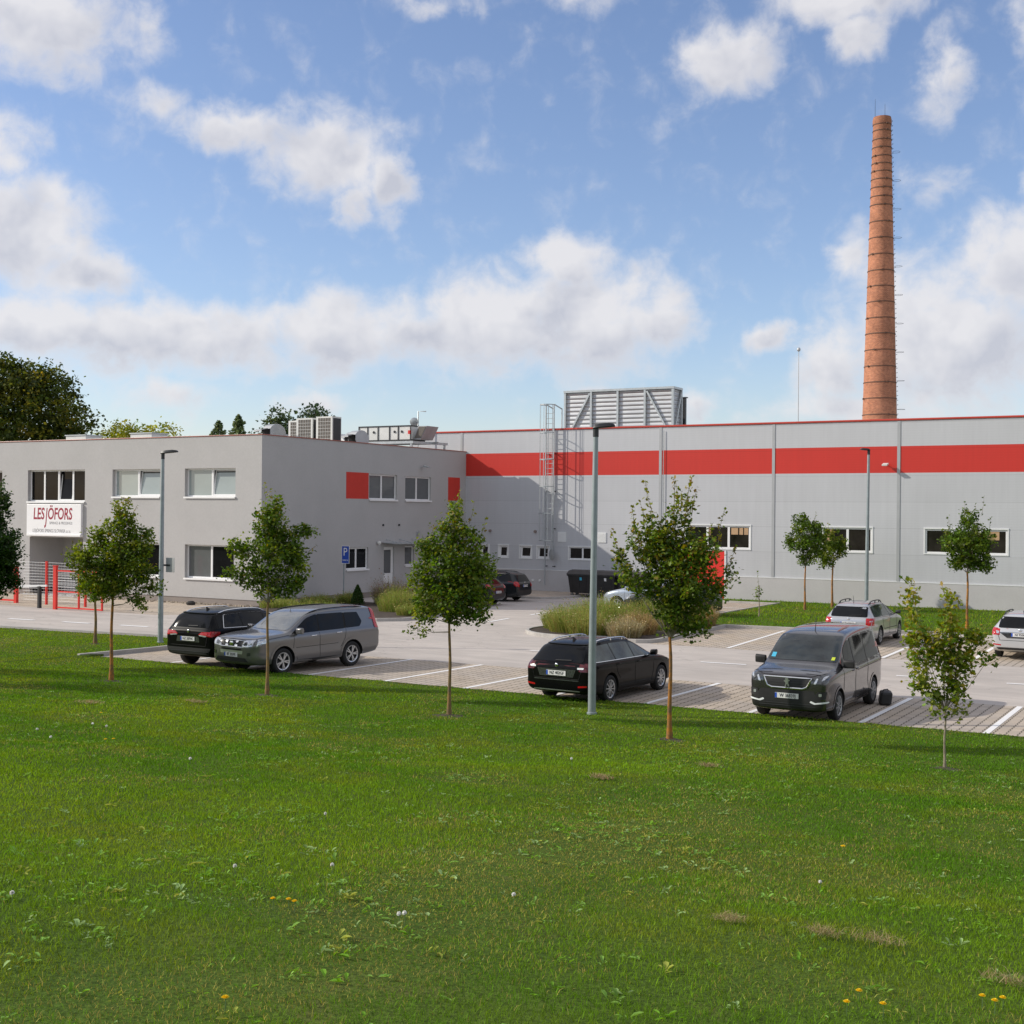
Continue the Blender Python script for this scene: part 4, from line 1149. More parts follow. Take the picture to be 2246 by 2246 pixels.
def window(parent, O, U, Nn, u0, z0, u1, z1, depth, splits, glass, tilt=(), fw=.075, sill=True, trim=None, name='window', last=None):
    """frame set 'depth' behind the wall face; splits = relative pane borders; tilt = indices of panes tipped inward"""
    O = Vector(O); U = Vector(U); Nn = Vector(Nn); Z = Vector((0, 0, 1))
    P = lambda u, z, d: Vector((O.x, O.y, 0)) + U * u + Z * z - Nn * d
    def bx(mb, ua, ub, za, zb, da, db, mi=0):
        c = P((ua + ub) / 2, (za + zb) / 2, (da + db) / 2)
        mb.obox(c, U * ((ub - ua) / 2), Nn * ((db - da) / 2), Z * ((zb - za) / 2), mi)
    f = MB(); d0, d1 = depth - .07, depth
    bx(f, u0, u1, z0, z0 + fw, d0, d1); bx(f, u0, u1, z1 - fw, z1, d0, d1)
    bx(f, u0, u0 + fw, z0 + fw, z1 - fw, d0, d1); bx(f, u1 - fw, u1, z0 + fw, z1 - fw, d0, d1)
    W = u1 - u0; edges = [u0] + [u0 + W * s for s in splits] + [u1]
    for e in edges[1:-1]: bx(f, e - fw * .75, e + fw * .75, z0 + fw, z1 - fw, d0, d1)
    g = MB()
    for i in range(len(edges) - 1):
        a = edges[i] + (fw if i == 0 else fw * .75); b = edges[i + 1] - (fw if i == len(edges) - 2 else fw * .75)
        za, zb = z0 + fw, z1 - fw
        if i in tilt:
            hgt = zb - za; ang = math.radians(7)
            up = Z * math.cos(ang) - Nn * math.sin(ang); nn = Nn * math.cos(ang) + Z * math.sin(ang)
            c0 = P((a + b) / 2, za, d0 + .03)
            for (ua, ub, va, vb) in ((a, b, 0, .05), (a, b, hgt - .05, hgt), (a, a + .05, .05, hgt - .05), (b - .05, b, .05, hgt - .05)):
                c = c0 + U * ((ua + ub) / 2 - (a + b) / 2) + up * ((va + vb) / 2)
                f.obox(c, U * ((ub - ua) / 2), nn * .025, up * ((vb - va) / 2))
            c = c0 + up * (hgt / 2) - nn * .012
            g.obox(c, U * ((b - a) / 2 - .045), nn * .006, up * (hgt / 2 - .045), 0)
            bx(g, a, b, za, zb, d1 + .10, d1 + .11, 1)
        else:
            bx(g, a, b, za, zb, d0 + .03, d0 + .04, 2 if last and i == len(edges) - 2 else 0)
    w = f.build(name, 'white_pvc', parent)
    g.build('pane', [glass, 'glass_office', last or glass], w)
    if sill:
        s = MB()
        c = P((u0 + u1) / 2, z0 - .02, (depth - .09) / 2 - .03)
        s.obox(c, U * ((u1 - u0) / 2 + .02), Nn * (depth / 2 - .005), Z * .022)
        s.obox(P((u0 + u1) / 2, z0 - .035, -.066), U * ((u1 - u0) / 2 + .02), Nn * .012, Z * .04)
        s.build('sill', 'sill_white', w)
    if trim:
        s = MB(); t = .065
        for (ua, ub, za, zb, q) in ((u0 - t, u1 + t, z1, z1 + t, .035), (u0 - t, u0, z0, z1, .022), (u1, u1 + t, z0, z1, .022), (u0 - t, u1 + t, z0 - t * .8, z0, .03)):
            bx(s, ua, ub, za, zb, -q, .02)
        s.build('trim', trim, w)
    return w

# ---- two-storey office block -------------------------------------------------
off = empty('office_building', (XS, YF, 0), 'two storey pale grey rendered office block with white framed windows and thin red roof edge', 'building')
XL, TOP = -74.0, 7.98
FU = lambda x: x - XL
front_w = [(-61.3, 4.86, -58.0, 6.46), (-55.98, 4.84, -51.70, 6.48), (-49.73, 5.10, -46.45, 6.46), (-44.82, 5.10, -41.60, 6.46), (-49.73, 1.20, -46.47, 2.81), (-44.78, 1.20, -41.66, 2.81), (-61.3, 1.2, -58., 2.81)]
HOL = [(FU(a), b, FU(c), d, .26) for a, b, c, d in front_w]
mb = MB()
facade(mb, (XL, YF, 0), (1, 0, 0), (0, -1, 0), XS - XL, .28, TOP, HOL + [(FU(-55.8), .28, FU(-51.8), 2.98, 2.2)], 0, 0)
side_w = [(54.36, 5.10, 56.86, 6.43), (57.63, 5.10, 60.14, 6.40), (52.45, 1.50, 54.33, 2.62), (57.64, 1.56, 58.53, 2.62), (55.70, .28, 56.66, 2.60)]
facade(mb, (XS, YF, 0), (0, 1, 0), (1, 0, 0), YH - YF, .28, TOP, [(a - YF, b, c - YF, d, .17) for a, b, c, d in side_w], 0, 0)
mb.quad((XL, YF, .28), (XL, YF, TOP), (XL, 66, TOP), (XL, 66, .28))
mb.quad((XL, 66, .28), (XL, 66, TOP), (XS, 66, TOP), (XS, 66, .28))
mb.quad((XS, YH, .28), (XS, 66, .28), (XS, 66, TOP), (XS, YH, TOP))
mb.quad((-55.8, YF + 2.2, 0), (-51.8, YF + 2.2, 0), (-51.8, YF + 2.2, 2.98), (-55.8, YF + 2.2, 2.98))
# inner faces of the parapet
for a, b in (((XL + .3, YF + .3), (XS - .3, YF + .3)), ((XS - .3, YF + .3), (XS - .3, 65.7)), ((XS - .3, 65.7), (XL + .3, 65.7)), ((XL + .3, 65.7), (XL + .3, YF + .3))):
    mb.quad((a[0], a[1], 7.6), (b[0], b[1], 7.6), (b[0], b[1], TOP), (a[0], a[1], TOP))
mb.build('wall', 'render_wall', off, fix=False)
MB().box(XL + .3, XS - .3, YF + .3, 65.7, 7.3, 7.62).build('roof', 'roof_felt', off)
p = MB()
for a in ((XL, -55.8), (-51.8, XS - .02)): p.box(a[0], a[1], YF + .03, YF + .2, -.3, .28)
p.box(XS - .2, XS - .03, YF + .2, 55.7, -.3, .28); p.box(XS - .2, XS - .03, 56.66, YH, -.3, .28)
p.build('plinth', 'plinth_brown', off)
cp = MB()
cp.box(XL - .03, XS + .035, YF - .035, YF + .32, TOP, TOP + .045); cp.box(XS - .32, XS + .035, YF + .32, YH, TOP, TOP + .045); cp.box(XL - .03, XL + .32, YF + .32, 66.03, TOP, TOP + .045)
cp.build('coping', 'coping_brown', off, bevel=.008)
fo, fu_, fn = (XL, YF, 0), (1, 0, 0), (0, -1, 0)
def fw_(i, splits, glass, tilt=(), last=None):
    a, b, c, d = front_w[i]; return window(off, fo, fu_, fn, FU(a), b, FU(c), d, .26, splits, glass, tilt, last=last)
fw_(0, (.25, .5, .75), 'glass_office'); fw_(1, (.25, .5, .75), 'glass_office', (2,)); fw_(2, (.5,), 'glass_blind', (1,)); fw_(3, (.5,), 'glass_blind', (1,))
fw_(4, (.5,), 'glass_office'); fw_(5, (.5,), 'glass_grey', last='glass_office'); fw_(6, (.5,), 'glass_office')
so_, su_, sn_ = (XS, YF, 0), (0, 1, 0), (1, 0, 0)
for i, sp, gl in ((0, (.48,), 'glass_grey'), (1, (.48,), 'glass_grey'), (2, (.5,), 'glass_dark'), (3, (), 'glass_grey')):
    a, b, c, d = side_w[i]; window(off, so_, su_, sn_, a - YF, b, c - YF, d, .17, sp, gl)
# side door with glazed upper leaf
d = MB()
d.box(XS - .17, XS - .09, 55.70, 55.77, .06, 2.60); d.box(XS - .17, XS - .09, 56.59, 56.66, .06, 2.60); d.box(XS - .17, XS - .09, 55.77, 56.59, 2.52, 2.60)
d.box(XS - .16, XS - .11, 55.77, 56.59, .06, 1.20); d.box(XS - .16, XS - .11, 55.77, 55.86, 1.20, 2.52); d.box(XS - .16, XS - .11, 56.50, 56.59, 1.20, 2.52); d.box(XS - .16, XS - .11, 55.86, 56.5, 2.44, 2.52)
dr = d.build('door', 'white_pvc', off)
MB().box(XS - .14, XS - .13, 55.86, 56.50, 1.20, 2.44).build('pane', 'glass_grey', dr)
MB().box(XS - .11, XS - .05, 55.80, 55.83, 1.1, 1.25).build('handle', 'galv', dr)
MB().box(XS - .1, XS + .55, 55.5, 56.85, -.05, .06).build('step', 'concrete', off)
# entrance recess: dark glazed doors
e = MB()
for x in (-53.25, -52.5, -51.84): e.box(x - .035, x + .035, YF + 2.1, YF + 2.2, 0, 2.95)
for z in (.04, 1.05, 2.15, 2.9): e.box(-53.21, -51.84, YF + 2.11, YF + 2.19, z - .035, z + .035)
en = e.build('door', 'dark_metal', off)
MB().box(-53.2, -51.82, YF + 2.14, YF + 2.16, .05, 2.9).build('pane', 'glass_dark', en)
MB().box(-55.8, -51.8, YF - .6, YF + 2.2, -.05, .03).build('step', 'concrete', off)
# glass canopy over the side door
c = MB(); c.obox((XS + .45, 57.07, 2.80), (.45, 0, -.03), (0, 1.65, -.02), (0, 0, .012))
cn = c.build('canopy', 'galv', off)
for y in (55.9, 57.1, 58.3):
    m = MB(); m.bar((XS, y, 3.0), (XS + .8, y, 2.82), .03); m.bar((XS, y, 2.79), (XS + .9, y, 2.76), .035)
    m.build('bracket', 'galv', cn)
# red render panels and fittings
for (y0, y1, z0, z1) in ((52.40, 54.30, 5.12, 6.47), (61.90, 63.15, 5.14, 6.47)):
    MB().box(XS - .02, XS + .006, y0, y1, z0, z1).build('red_panel', 'panel_red', off)
def flood(parent, p, n, mat='dark_metal'):
    m = MB(); p = Vector(p); n = Vector(n); s = Vector((-n.y, n.x, 0))
    m.bar(p, p + n * .28 + Vector((0, 0, .05)), .035)
    q = p + n * .36 + Vector((0, 0, .03))
    m.obox(q, n * .17 + Vector((0, 0, -.04)), s * .13, Vector((0, 0, .04)) + n * .01)
    return m.build('floodlight', mat, parent, bevel=.01)
flood(off, (XS, 59.15, 6.93), (1, 0, 0), 'galv')
m = MB(); m.tube([(XS, 58.85, 3.29), (XS + .12, 58.85, 3.29)], .12, 14); m.build('vent_pipe', 'duct', off, smooth=40)
for y in (55.6, 57.06):
    m = MB(); m.tube([(XS, y, 3.76), (XS + .06, y, 3.76)], .055, 10); m.build('vent_pipe', 'dark_metal', off, smooth=40)
m = MB(); m.lathe([(.02, -.1), (.09, -.07), (.11, 0), (.09, .07), (.02, .1)], 12, c=(XS + .13, 55.1, 2.83)); m.bar((XS, 55.1, 2.83), (XS + .1, 55.1, 2.83), .05)
m.build('wall_lamp', 'ac_white', off, smooth=60)

# ---- company sign: white light box above the entrance
sg = empty('company_sign', (-53.85, YF, 3.07), 'white sign box with dark red company lettering above the recessed office entrance', 'sign')
m = MB(); m.box(-55.88, -51.81, YF - .14, YF + .0, 3.16, 4.70); m.build('panel', 'sign_white', sg, bevel=.01)
m = MB(); m.box(-55.8, -51.78, YF - .22, YF - .002, 3.05, 3.156); m.build('lip', 'sill_white', sg, bevel=.01)
ys = YF - .142
def stext(body, x, z, size, mat, sx=1., shear=0., name='lettering', align='LEFT', parent=sg, bold=0.):
    M = frame_mat(Vector((x, ys, z)) - ORG[parent.name], (1, 0, 0), (0, 0, 1))
    return text(name, body, parent, mat, M, size, .003, align, shear, sx, bold)
stext('LES', -55.38, 4.18, .84, 'lettering_red', .70, .10, bold=.018)
stext('J', -54.47, 4.07, 1.10, 'lettering_red', .48, .22, bold=.012)
stext('ÖFORS', -54.29, 4.18, .84, 'lettering_red', .685, .10, bold=.018)
stext('SPRINGS & PRESSINGS', -54.15, 3.725, .20, 'lettering_grey', .88)
stext('LESJÖFORS SPRINGS SLOVAKIA s.r.o.', -55.42, 3.32, .255, 'lettering_grey', .70)

# ---- production hall ---------------------------------------------------------
hall = empty('factory_hall', (-44, YH, 0), 'long silver grey metal clad factory hall with a wide red stripe under the roof', 'building')
HX0, HX1, HD = -44.0, 30.0, 112.0
HT = 9.12
HU = lambda x: x - HX0
sm = [(-38.95, 1.92, -38.4, 2.60), (-37.72, 1.92, -37.12, 2.60), (-36.32, 1.92, -35.58, 2.60), (-35.20, 1.92, -34.46, 2.60), (-33.18, 1.92, -31.52, 2.60)]
lg = [(-26.2, 2.70, -22.68, 3.90), (-18.85, 2.68, -16.43, 3.88), (-13.88, 2.70, -10.13, 3.87), (-7.6, 2.7, -3.9, 3.87), (-1.2, 2.7, 2.4, 3.87)]
gate = (-26.4, 0, -24.05, 2.58)
holes = [(HU(a), b, HU(c), d, .15) for a, b, c, d in sm + lg] + [(HU(gate[0]), gate[1], HU(gate[2]), gate[3], .12)]
m = MB()
facade(m, (HX0, YH, 0), (1, 0, 0), (0, -1, 0), HX1 - HX0, 1.27, 6.58, [(h[0], max(h[1], 1.27), h[2], h[3], h[4]) for h in holes], 0, 0)
facade(m, (HX0, YH, 0), (1, 0, 0), (0, -1, 0), HX1 - HX0, 7.88, HT, [], 0, 0)
m.quad((HX0, YH, 0), (HX0, YH, HT), (HX0, HD, HT), (HX0, HD, 0)); m.quad((HX1, YH, 0), (HX1, HD, 0), (HX1, HD, HT), (HX1, YH, HT)); m.quad((HX0, HD, 0), (HX0, HD, HT), (HX1, HD, HT), (HX1, HD, 0))
m.build('wall', 'hall_panel', hall, fix=False)
m = MB(); facade(m, (HX0, YH, 0), (1, 0, 0), (0, -1, 0), HX1 - HX0, 6.58, 7.88, []); m.build('stripe', 'hall_stripe', hall, fix=False)
m = MB()
m.box(HX0, gate[0], YH - .04, YH + .2, -.2, 1.255); m.box(gate[2], HX1, YH - .04, YH + .2, -.2, 1.255)
m.build('plinth', 'concrete', hall)
m = MB(); m.box(HX0, gate[0] - .01, YH - .055, YH + .02, 1.255, 1.29); m.box(gate[2] + .01, HX1, YH - .055, YH + .02, 1.255, 1.29); m.build('flashing', 'white_sheet', hall)
m = MB(); m.box(HX0, HX1, YH + .3, HD - .1, 8.6, 8.75); m.build('roof', 'roof_felt', hall)
m = MB()
m.box(HX0 - .05, HX1, YH - .06, YH + .35, HT, HT + .10); m.box(HX0 - .05, HX0 + .3, YH + .35, HD, HT, HT + .10); m.build('coping', 'coping_red', hall, bevel=.03)
for x in (-40.3, -34.0, -27.72, -21.46, -15.16, -8.9, -2.6, 3.7):
    m = MB()
    if x == -34.0: continue
    m.box(x - .075, x + .075, YH - .025, YH + .01, 1.30, HT - .005)
    m.build('joint_strip', 'seam_grey', hall)
ho, hu, hn = (HX0, YH, 0), (1, 0, 0), (0, -1, 0)
for i, (a, b, c, d) in enumerate(sm):
    window(hall, ho, hu, hn, HU(a), b, HU(c), d, .10, (.5,) if i == 4 else (), 'glass_brown', (0,) if i < 4 else (), fw=.06, sill=False, trim='white_sheet')
for i, (a, b, c, d) in enumerate(lg):
    window(hall, ho, hu, hn, HU(a), b, HU(c), d, .10, (.333, .667) if i != 1 else (.5,), 'glass_brown', (), fw=.08, sill=False, trim='white_sheet')
m = MB(); m.box(gate[0], gate[2], YH + .05, YH + .1, 0, 2.58)
for k in range(1, 5): m.box(gate[0], gate[2], YH + .035, YH + .05, k * .516 - .012, k * .516 + .012)
gd = m.build('door', 'door_red', hall)
# tan strips set before the glass at the top of some hall windows
for w_, bl in zip([o for o in hall.children if o.name.startswith('window')][5:8], ([(-25.0, -24.86, .42), (-23.72, -23.35, .36), (-23.28, -23.08, .36), (-23.02, -22.8, .36)], [(-18.74, -18.45, .6)], [(-11.2, -10.5, .42)])):
    m = MB()
    for xa, xb, hb in bl: m.box(xa, xb, YH + .052, YH + .058, 3.80 - hb, 3.79)
    m.build('tan_strip', 'tan_plain', w_)
m = MB(); m.box(gate[0] - .08, gate[0], YH - .045, YH + .12, 0, 2.6); m.box(gate[2], gate[2] + .08, YH - .045, YH + .12, 0, 2.6); m.build('door_frame', 'white_sheet', hall)
for x in (-33.63, -31.15):
    m = MB(); m.box(x - .26, x + .26, YH - .03, YH, 2.87, 3.43)
    for k in range(8): m.box(x - .22, x + .22, YH - .04, YH - .03, 2.91 + k * .062, 2.94 + k * .062)
    m.build('vent_grille', 'white_sheet', hall)
for x in (-38.3, -35.33):
    m = MB(); m.tube([(x, YH - .09, 3.42), (x, YH, 3.42)], .085, 12); m.build('vent_pipe', 'rust_pipe', hall, smooth=40)
flood(hall, (-15.72, YH, 6.95), (0, -1, 0), 'ac_white')
m = MB(); m.tube([(-27.52, YH - .07, 8.95), (-27.52, YH - .07, 1.3)], .02, 6); m.build('lightning_cable', 'galv', hall)

# ---- wall ladder with safety cage
ld = empty('roof_ladder', (-34.3, YH, 0), 'galvanised caged ladder climbing the hall wall to the roof', 'ladder')
lx0, lx1, ly = -34.56, -34.06, YH - .28
for x in (lx0, lx1):
    m = MB(); m.bar((x, ly, .45 if x == lx0 else 1.9), (x, ly, 10.55), .055, .07); m.bar((x, ly, 10.55), (x, ly + .95, 10.35), .05); m.bar((x, ly + .95, 10.35), (x, ly + .95, 9.2), .05)
    m.build('rail', 'galv', ld)
for k in range(29): MB().tube([(lx0, ly, 2.2 + k * .28), (lx1, ly, 2.2 + k * .28)], .016, 6).build('rung', 'galv', ld)
m = MB()
cxm = (lx0 + lx1) / 2; cy = ly - .30; cr = .42
angs = [math.radians(a) for a in (200, 235, 270, 305, 340)]
for z in (2.95, 4.45, 5.95, 7.45, 8.95, 10.5):
    pts = [(lx0, ly, z), (cxm - cr, cy + .02, z)] + [(cxm + cr * math.cos(t), cy + cr * math.sin(t), z) for t in [math.radians(180 + 18 * i) for i in range(1, 10)]] + [(cxm + cr, cy + .02, z), (lx1, ly, z)]
    for p, q in zip(pts[:-1], pts[1:]): m.bar(p, q, .012, .055)
for t in angs: m.bar((cxm + cr * math.cos(t), cy + cr * math.sin(t), 2.95), (cxm + cr * math.cos(t), cy + cr * math.sin(t), 10.5), .035, .010, up=(math.cos(t), math.sin(t), 0))
m.build('cage', 'galv', ld)
m = MB()
for z in (1.5, 3.6, 5.7, 7.8):
    for x in (lx0, lx1): m.bar((x, ly, z), (x, YH, z), .05)
m.build('bracket', 'dark_metal', ld)
# round mirror beside the ladder
tm = empty('wall_mirror', (-34.18, YH, 2.1), 'round traffic mirror on the hall wall, right of the ladder foot', 'mirror')
m = MB(); m.lathe([(.02, -.06), (.2, -.045), (.31, 0), (.30, .03), (.02, .035)], 20, axis='y', c=(0, 0, 0))
o = m.build('mirror_disc', 'galv', tm, smooth=50, local=True); o.rotation_euler = (0, 0, math.radians(-38)); o.location = (.06, -.34, .05)
MB().bar((-34.18, YH, 2.15), (-34.13, YH - .3, 2.15), .04).build('bracket', 'dark_metal', tm)

# ---- louvred screen on the hall roof
sc = empty('rooftop_screen', (-31.4, 66, 8.75), 'large corrugated screen with steel frame on the hall roof above the ladder', 'roof equipment')
X0, X1, Y0, Y1, ZT = -34.66, -27.97, 66.0, 67.25, 11.52
m = MB(); m.box(X0 + .03, X1 - .03, Y0 + .06, Y0 + .11, 8.8, ZT - .06); m.box(X1 - .11, X1 - .06, Y0 + .11, Y1, 8.8, ZT - .06); m.box(X0 + .06, X0 + .11, Y0 + .11, Y1, 8.8, ZT - .06)
m.build('cladding', 'corrugated', sc)
m = MB()
bays = [X0 + (X1 - X0) * k / 4 for k in range(5)]
for x in bays: m.box(x - .06, x + .06, Y0 - .06, Y0 + .055, 8.75, ZT - .125)
m.box(X0 - .08, X1 + .08, Y0 - .08, Y0 + .06, ZT - .12, ZT)
m.box(X1 - .055, X1 + .07, Y0 + .065, Y1, ZT - .12, ZT); m.box(X1 - .05, X1 + .06, Y1 - .1, Y1, 8.75, ZT - .125); m.box(X0 - .06, X0 + .055, Y0 + .065, Y1, ZT - .12, ZT)
m.bar((bays[0] + .25, Y0 - .02, 8.95), (bays[1] - .08, Y0 - .02, ZT - .2), .1); m.bar((bays[3] + .12, Y0 - .02, ZT - .2), (bays[4] - .2, Y0 - .02, 8.95), .1)
m.bar((X1 + .02, Y0 + .1, 8.9), (X1 + .02, Y1 - .08, ZT - .2), .09)
m.build('frame', 'galv', sc)
fl = empty('roof_flue', (-27.97, 67.6, 8.75), 'dark square flue behind the right end of the rooftop screen', 'flue')
m = MB(); m.box(-28.08, -27.86, 67.5, 67.7, 8.75, 11.0); m.build('shaft', 'dark_metal', fl)
m = MB(); m.box(-28.12, -27.78, 67.46, 67.74, 11.0, 11.05); m.build('cap', 'dark_metal', fl)
# thin mast on the hall roof
ms = empty('antenna_mast', (-24.72, 78.1, 8.75), 'thin antenna mast on the hall roof, left of the brick chimney', 'mast')
m = MB(); m.tube([(-24.72, 78.1, 8.75), (-24.72, 78.1, 14.6)], [.03, .018], 6); m.build('pole', 'far_mast', ms)
m = MB(); m.lathe([(.01, 0), (.1, .07), (.12, .16), (.07, .25), (.01, .28)], 10, c=(-24.72, 78.1, 14.6)); m.build('antenna_head', 'far_mast', ms, smooth=60)

# ---- brick chimney
cb = (-28.75, 113.88, 0)
ch = empty('chimney', cb, 'tall tapering red brick chimney with iron hoops behind the factory hall', 'chimney')
RAD = lambda z: 1.46 - (z - 13.) * (1.46 - .745) / 26.35
m = MB(); m.lathe([(RAD(0), 0.), (RAD(10), 10.), (RAD(20), 20), (RAD(30), 30), (RAD(38.6), 38.6), (RAD(38.7) + .05, 38.75), (RAD(39) + .05, 39.1), (RAD(39.35), 39.35), (RAD(39.35) - .25, 39.35), (RAD(37) - .3, 37.)], 48)
m.build('shaft', 'chimney_brick', ch, smooth=40, local=True)
for z in (38.67, 38.11, 37.33, 36.62, 35.88, 35.21, 34.53, 33.84, 33.11, 32.34, 31.58, 30.13, 28.71, 27.28, 25.86, 24.49, 23.12, 21.72, 20.35, 18.93, 17.51, 16.11, 14.71, 13.29, 11.9, 10.5):
    r = RAD(z) + .03
    m = MB(); m.lathe([(r, -.035), (r + .014, -.035), (r + .014, .035), (r, .035)], 40, closed=True, c=(0, 0, z))
    a = random.uniform(3.6, 5.6)
    m.obox((math.cos(a) * (r + .04), math.sin(a) * (r + .04), z), (math.cos(a) * .05, math.sin(a) * .05, 0), (-math.sin(a) * .1, math.cos(a) * .1, 0), (0, 0, .06))
    m.build('hoop', 'hoop_iron', ch, smooth=40, local=True)
ca, sa = math.cos(math.radians(22)), math.sin(math.radians(22))
z = 9.
while z < 39:
    r = RAD(z) + .02; m = MB()
    for s in (-.17, .17): m.bar((ca * r - sa * s, sa * r + ca * s, z), (ca * (r + .10) - sa * s, sa * (r + .10) + ca * s, z), .02)
    m.bar((ca * (r + .10) + sa * .17, sa * (r + .10) - ca * .17, z), (ca * (r + .10) - sa * .17, sa * (r + .10) + ca * .17, z), .022)
    m.build('climbing_iron', 'dark_metal', ch, local=True)
    z += .40
z = 13.8
while z < 38.5:
    r = RAD(z) + .02
    pts = [(ca * (r + .02 + .34 * (1 - math.cos(t))) - sa * .34 * math.sin(t), sa * (r + .02 + .34 * (1 - math.cos(t))) + ca * .34 * math.sin(t), z) for t in [math.radians(20 + 32 * i) for i in range(11)]]
    m = MB(); m.tube(pts, .013, 5); m.build('safety_hoop', 'dark_metal', ch, local=True); z += 2.5
for (dx, h) in ((-.5, 1.55), (.35, 1.0)):
    m = MB(); m.tube([(dx, -.45, 38.6), (dx, -.45, 39.35 + h)], [.022, .012], 5); m.build('lightning_rod', 'dark_metal', ch, local=True)

# ---- equipment on the office roof --------------------------------------------
G3 = 'air conditioning units on the office roof'
for lab, x, y, w_, top in (('right air conditioning unit of the row on the office roof, brown grille in white case', -41.64, 52., 1.03, 9.28), ('middle air conditioning unit of the row, between the cowl and the tallest unit', -42.93, 52., 1.05, 9.23), ('rearmost air conditioning unit, mostly hidden behind the grey cowl', -44.2, 52.9, 1.0, 9.2)):
    t = empty('air_conditioner', (x + w_ / 2, y, 7.62), lab, 'air conditioner', G3)
    m = MB(); m.box(x, x + w_, y + .02, y + .75, 7.72, top); m.box(x, x + .13, y, y + .02, 7.72, top); m.box(x + w_ - .1, x + w_, y, y + .02, 7.72, top); m.box(x + .13, x + w_ - .1, y, y + .02, top - .08, top); m.box(x + .1, x + w_ - .1, y + .1, y + .6, 7.62, 7.72)
    m.build('case', 'ac_white', t)
    m = MB(); m.box(x + .13, x + w_ - .1, y + .008, y + .02, 7.8, top - .08, 1)
    for k in range(1, 8): m.box(x + .13, x + w_ - .1, y - .004, y + .008, 7.8 + k * (top - 7.9) / 8, 7.815 + k * (top - 7.9) / 8)
    for k in range(1, 5): m.box(x + .13 + k * .16, x + .14 + k * .16, y - .008, y + .004, 7.8, top - .08)
    m.build('grille', ['ac_white', 'grille_brown'], t)
    m = MB(); m.box(x + w_, x + w_ + .012, y + .08, y + .7, 7.85, top - .08); m.build('side_shade', 'dark_metal', t)  # dark sheet paints the shade on the right side of the case

def cowl(lab, x, y, r, w_, zb, turn=1.3):
    """elbow hood: vertical duct with a half round turned-down outlet"""
    t = empty('ventilation_cowl', (x, y, zb), lab, 'ventilation cowl', 'ventilation cowls on the office roof')
    zc = zb + .78
    m = MB(); m.box(x - r * .62, x + r * .85, y - w_ / 2 + .01, y + w_ / 2 - .01, zb, zc)
    m.build('duct', 'ac_white', t)
    m = MB(); n = 10
    prof = [(r * math.cos(math.radians(-50 + i * 200 / n)) + r * .1, r * math.sin(math.radians(-50 + i * 200 / n))) for i in range(n + 1)] + [(-r * 1.75, r * .35), (-r * 1.75, r * .2)]
    inner = [(px * .96, pz * .96) for px, pz in prof]
    pts = [(x + px, y - w_ / 2, zc + pz) for px, pz in prof]
    k = len(prof)
    for i in range(k - 1):
        a, b = prof[i], prof[i + 1]
        m.quad((x + a[0], y - w_ / 2, zc + a[1]), (x + b[0], y - w_ / 2, zc + b[1]), (x + b[0], y + w_ / 2, zc + b[1]), (x + a[0], y + w_ / 2, zc + a[1]))
    cap = [(r * math.cos(math.radians(a)) + r * .1, r * math.sin(math.radians(a))) for a in range(-50, 151, 20)] + [(-r * .75, -r * .1), (-r * .3, -r * .75)]
    for yy in (y - w_ / 2 - .012, y + w_ / 2 - .012): m.prism([(x + a, yy, zc + b) for a, b in cap], (0, .024, 0))
    m.build('hood', 'duct', t, smooth=35)
    m = MB(); m.quad((x - r * 1.0, y - w_ / 2 + .02, zc + r * .52), (x - r * 1.0, y + w_ / 2 - .02, zc + r * .52), (x - r * .5, y + w_ / 2 - .02, zc - r * .55), (x - r * .5, y - w_ / 2 + .02, zc - r * .55)); m.build('outlet', 'seam_black', t, fix=False)  # black sheet in the mouth stands in for the shade inside the hood
    t.rotation_euler = (0, 0, turn)
cowl('single grey ventilation cowl at the left end of the air conditioners', -43.9, 51.3, .52, .7, 7.62)
cowl('left ventilation cowl of the overlapping pair by the air handling unit', -43.5, 57.6, .48, .65, 7.62)
cowl('right ventilation cowl of the overlapping pair, in front of the air handling unit', -42.7, 56.9, .50, .65, 7.62)
# low pyramid transition piece behind the cowls
t = empty('duct_transition', (-45.2, 58.5, 7.62), 'low pale sheet metal duct between the air conditioners and the cowls', 'duct')
m = MB(); m.add([(-46.0, 58, 7.62), (-43.6, 58, 7.62), (-43.6, 59.4, 7.62), (-46., 59.4, 7.62), (-46.0, 58.1, 8.75), (-45.0, 58.2, 8.85), (-45.0, 59., 8.85), (-46., 59.2, 8.75)], [(0, 1, 5, 4), (1, 2, 6, 5), (2, 3, 7, 6), (3, 0, 4, 7), (4, 5, 6, 7)])
m.build('duct_body', 'ac_white', t)
# air handling unit
t = empty('air_handling_unit', (-43., 60.6, 7.62), 'long white air handling unit with black edges on a steel platform on the office roof', 'roof equipment')
A0, A1, B0, B1, Z0, Z1 = -44.9, -41.3, 60.0, 61.4, 8.52, 9.32
m = MB(); m.box(A0, A1, B0, B1, Z0, Z1); cs = m.build('case', 'ac_white', t)
m = MB()
for z in (Z0, Z1):
    m.box(A0 - .03, A1 + .03, B0 - .03, B0 - .002, z - .035, z + .035); m.box(A1 + .002, A1 + .035, B0, B1, z - .035, z + .035)
for x in (A0, A0 + .62, A0 + 1.35, A0 + 2.15, A0 + 2.75, A1): m.box(x - .03, x + .03, B0 - .036, B0 - .004, Z0 - .03, Z1 + .03)
m.build('edge_frame', 'dark_metal', t)
m = MB()
for x, z in ((A0 + .25, 9.0), (A0 + .25, 8.7), (A0 + .5, 8.75), (A0 + 1.05, 9.), (A0 + 3.0, 9.0), (A0 + 2.5, 9.0)): m.lathe([(.05, -.03), (.075, 0), (.05, .03)], 10, axis='y', c=(x, B0 - .03, z))
m.build('latch', 'dark_metal', t)
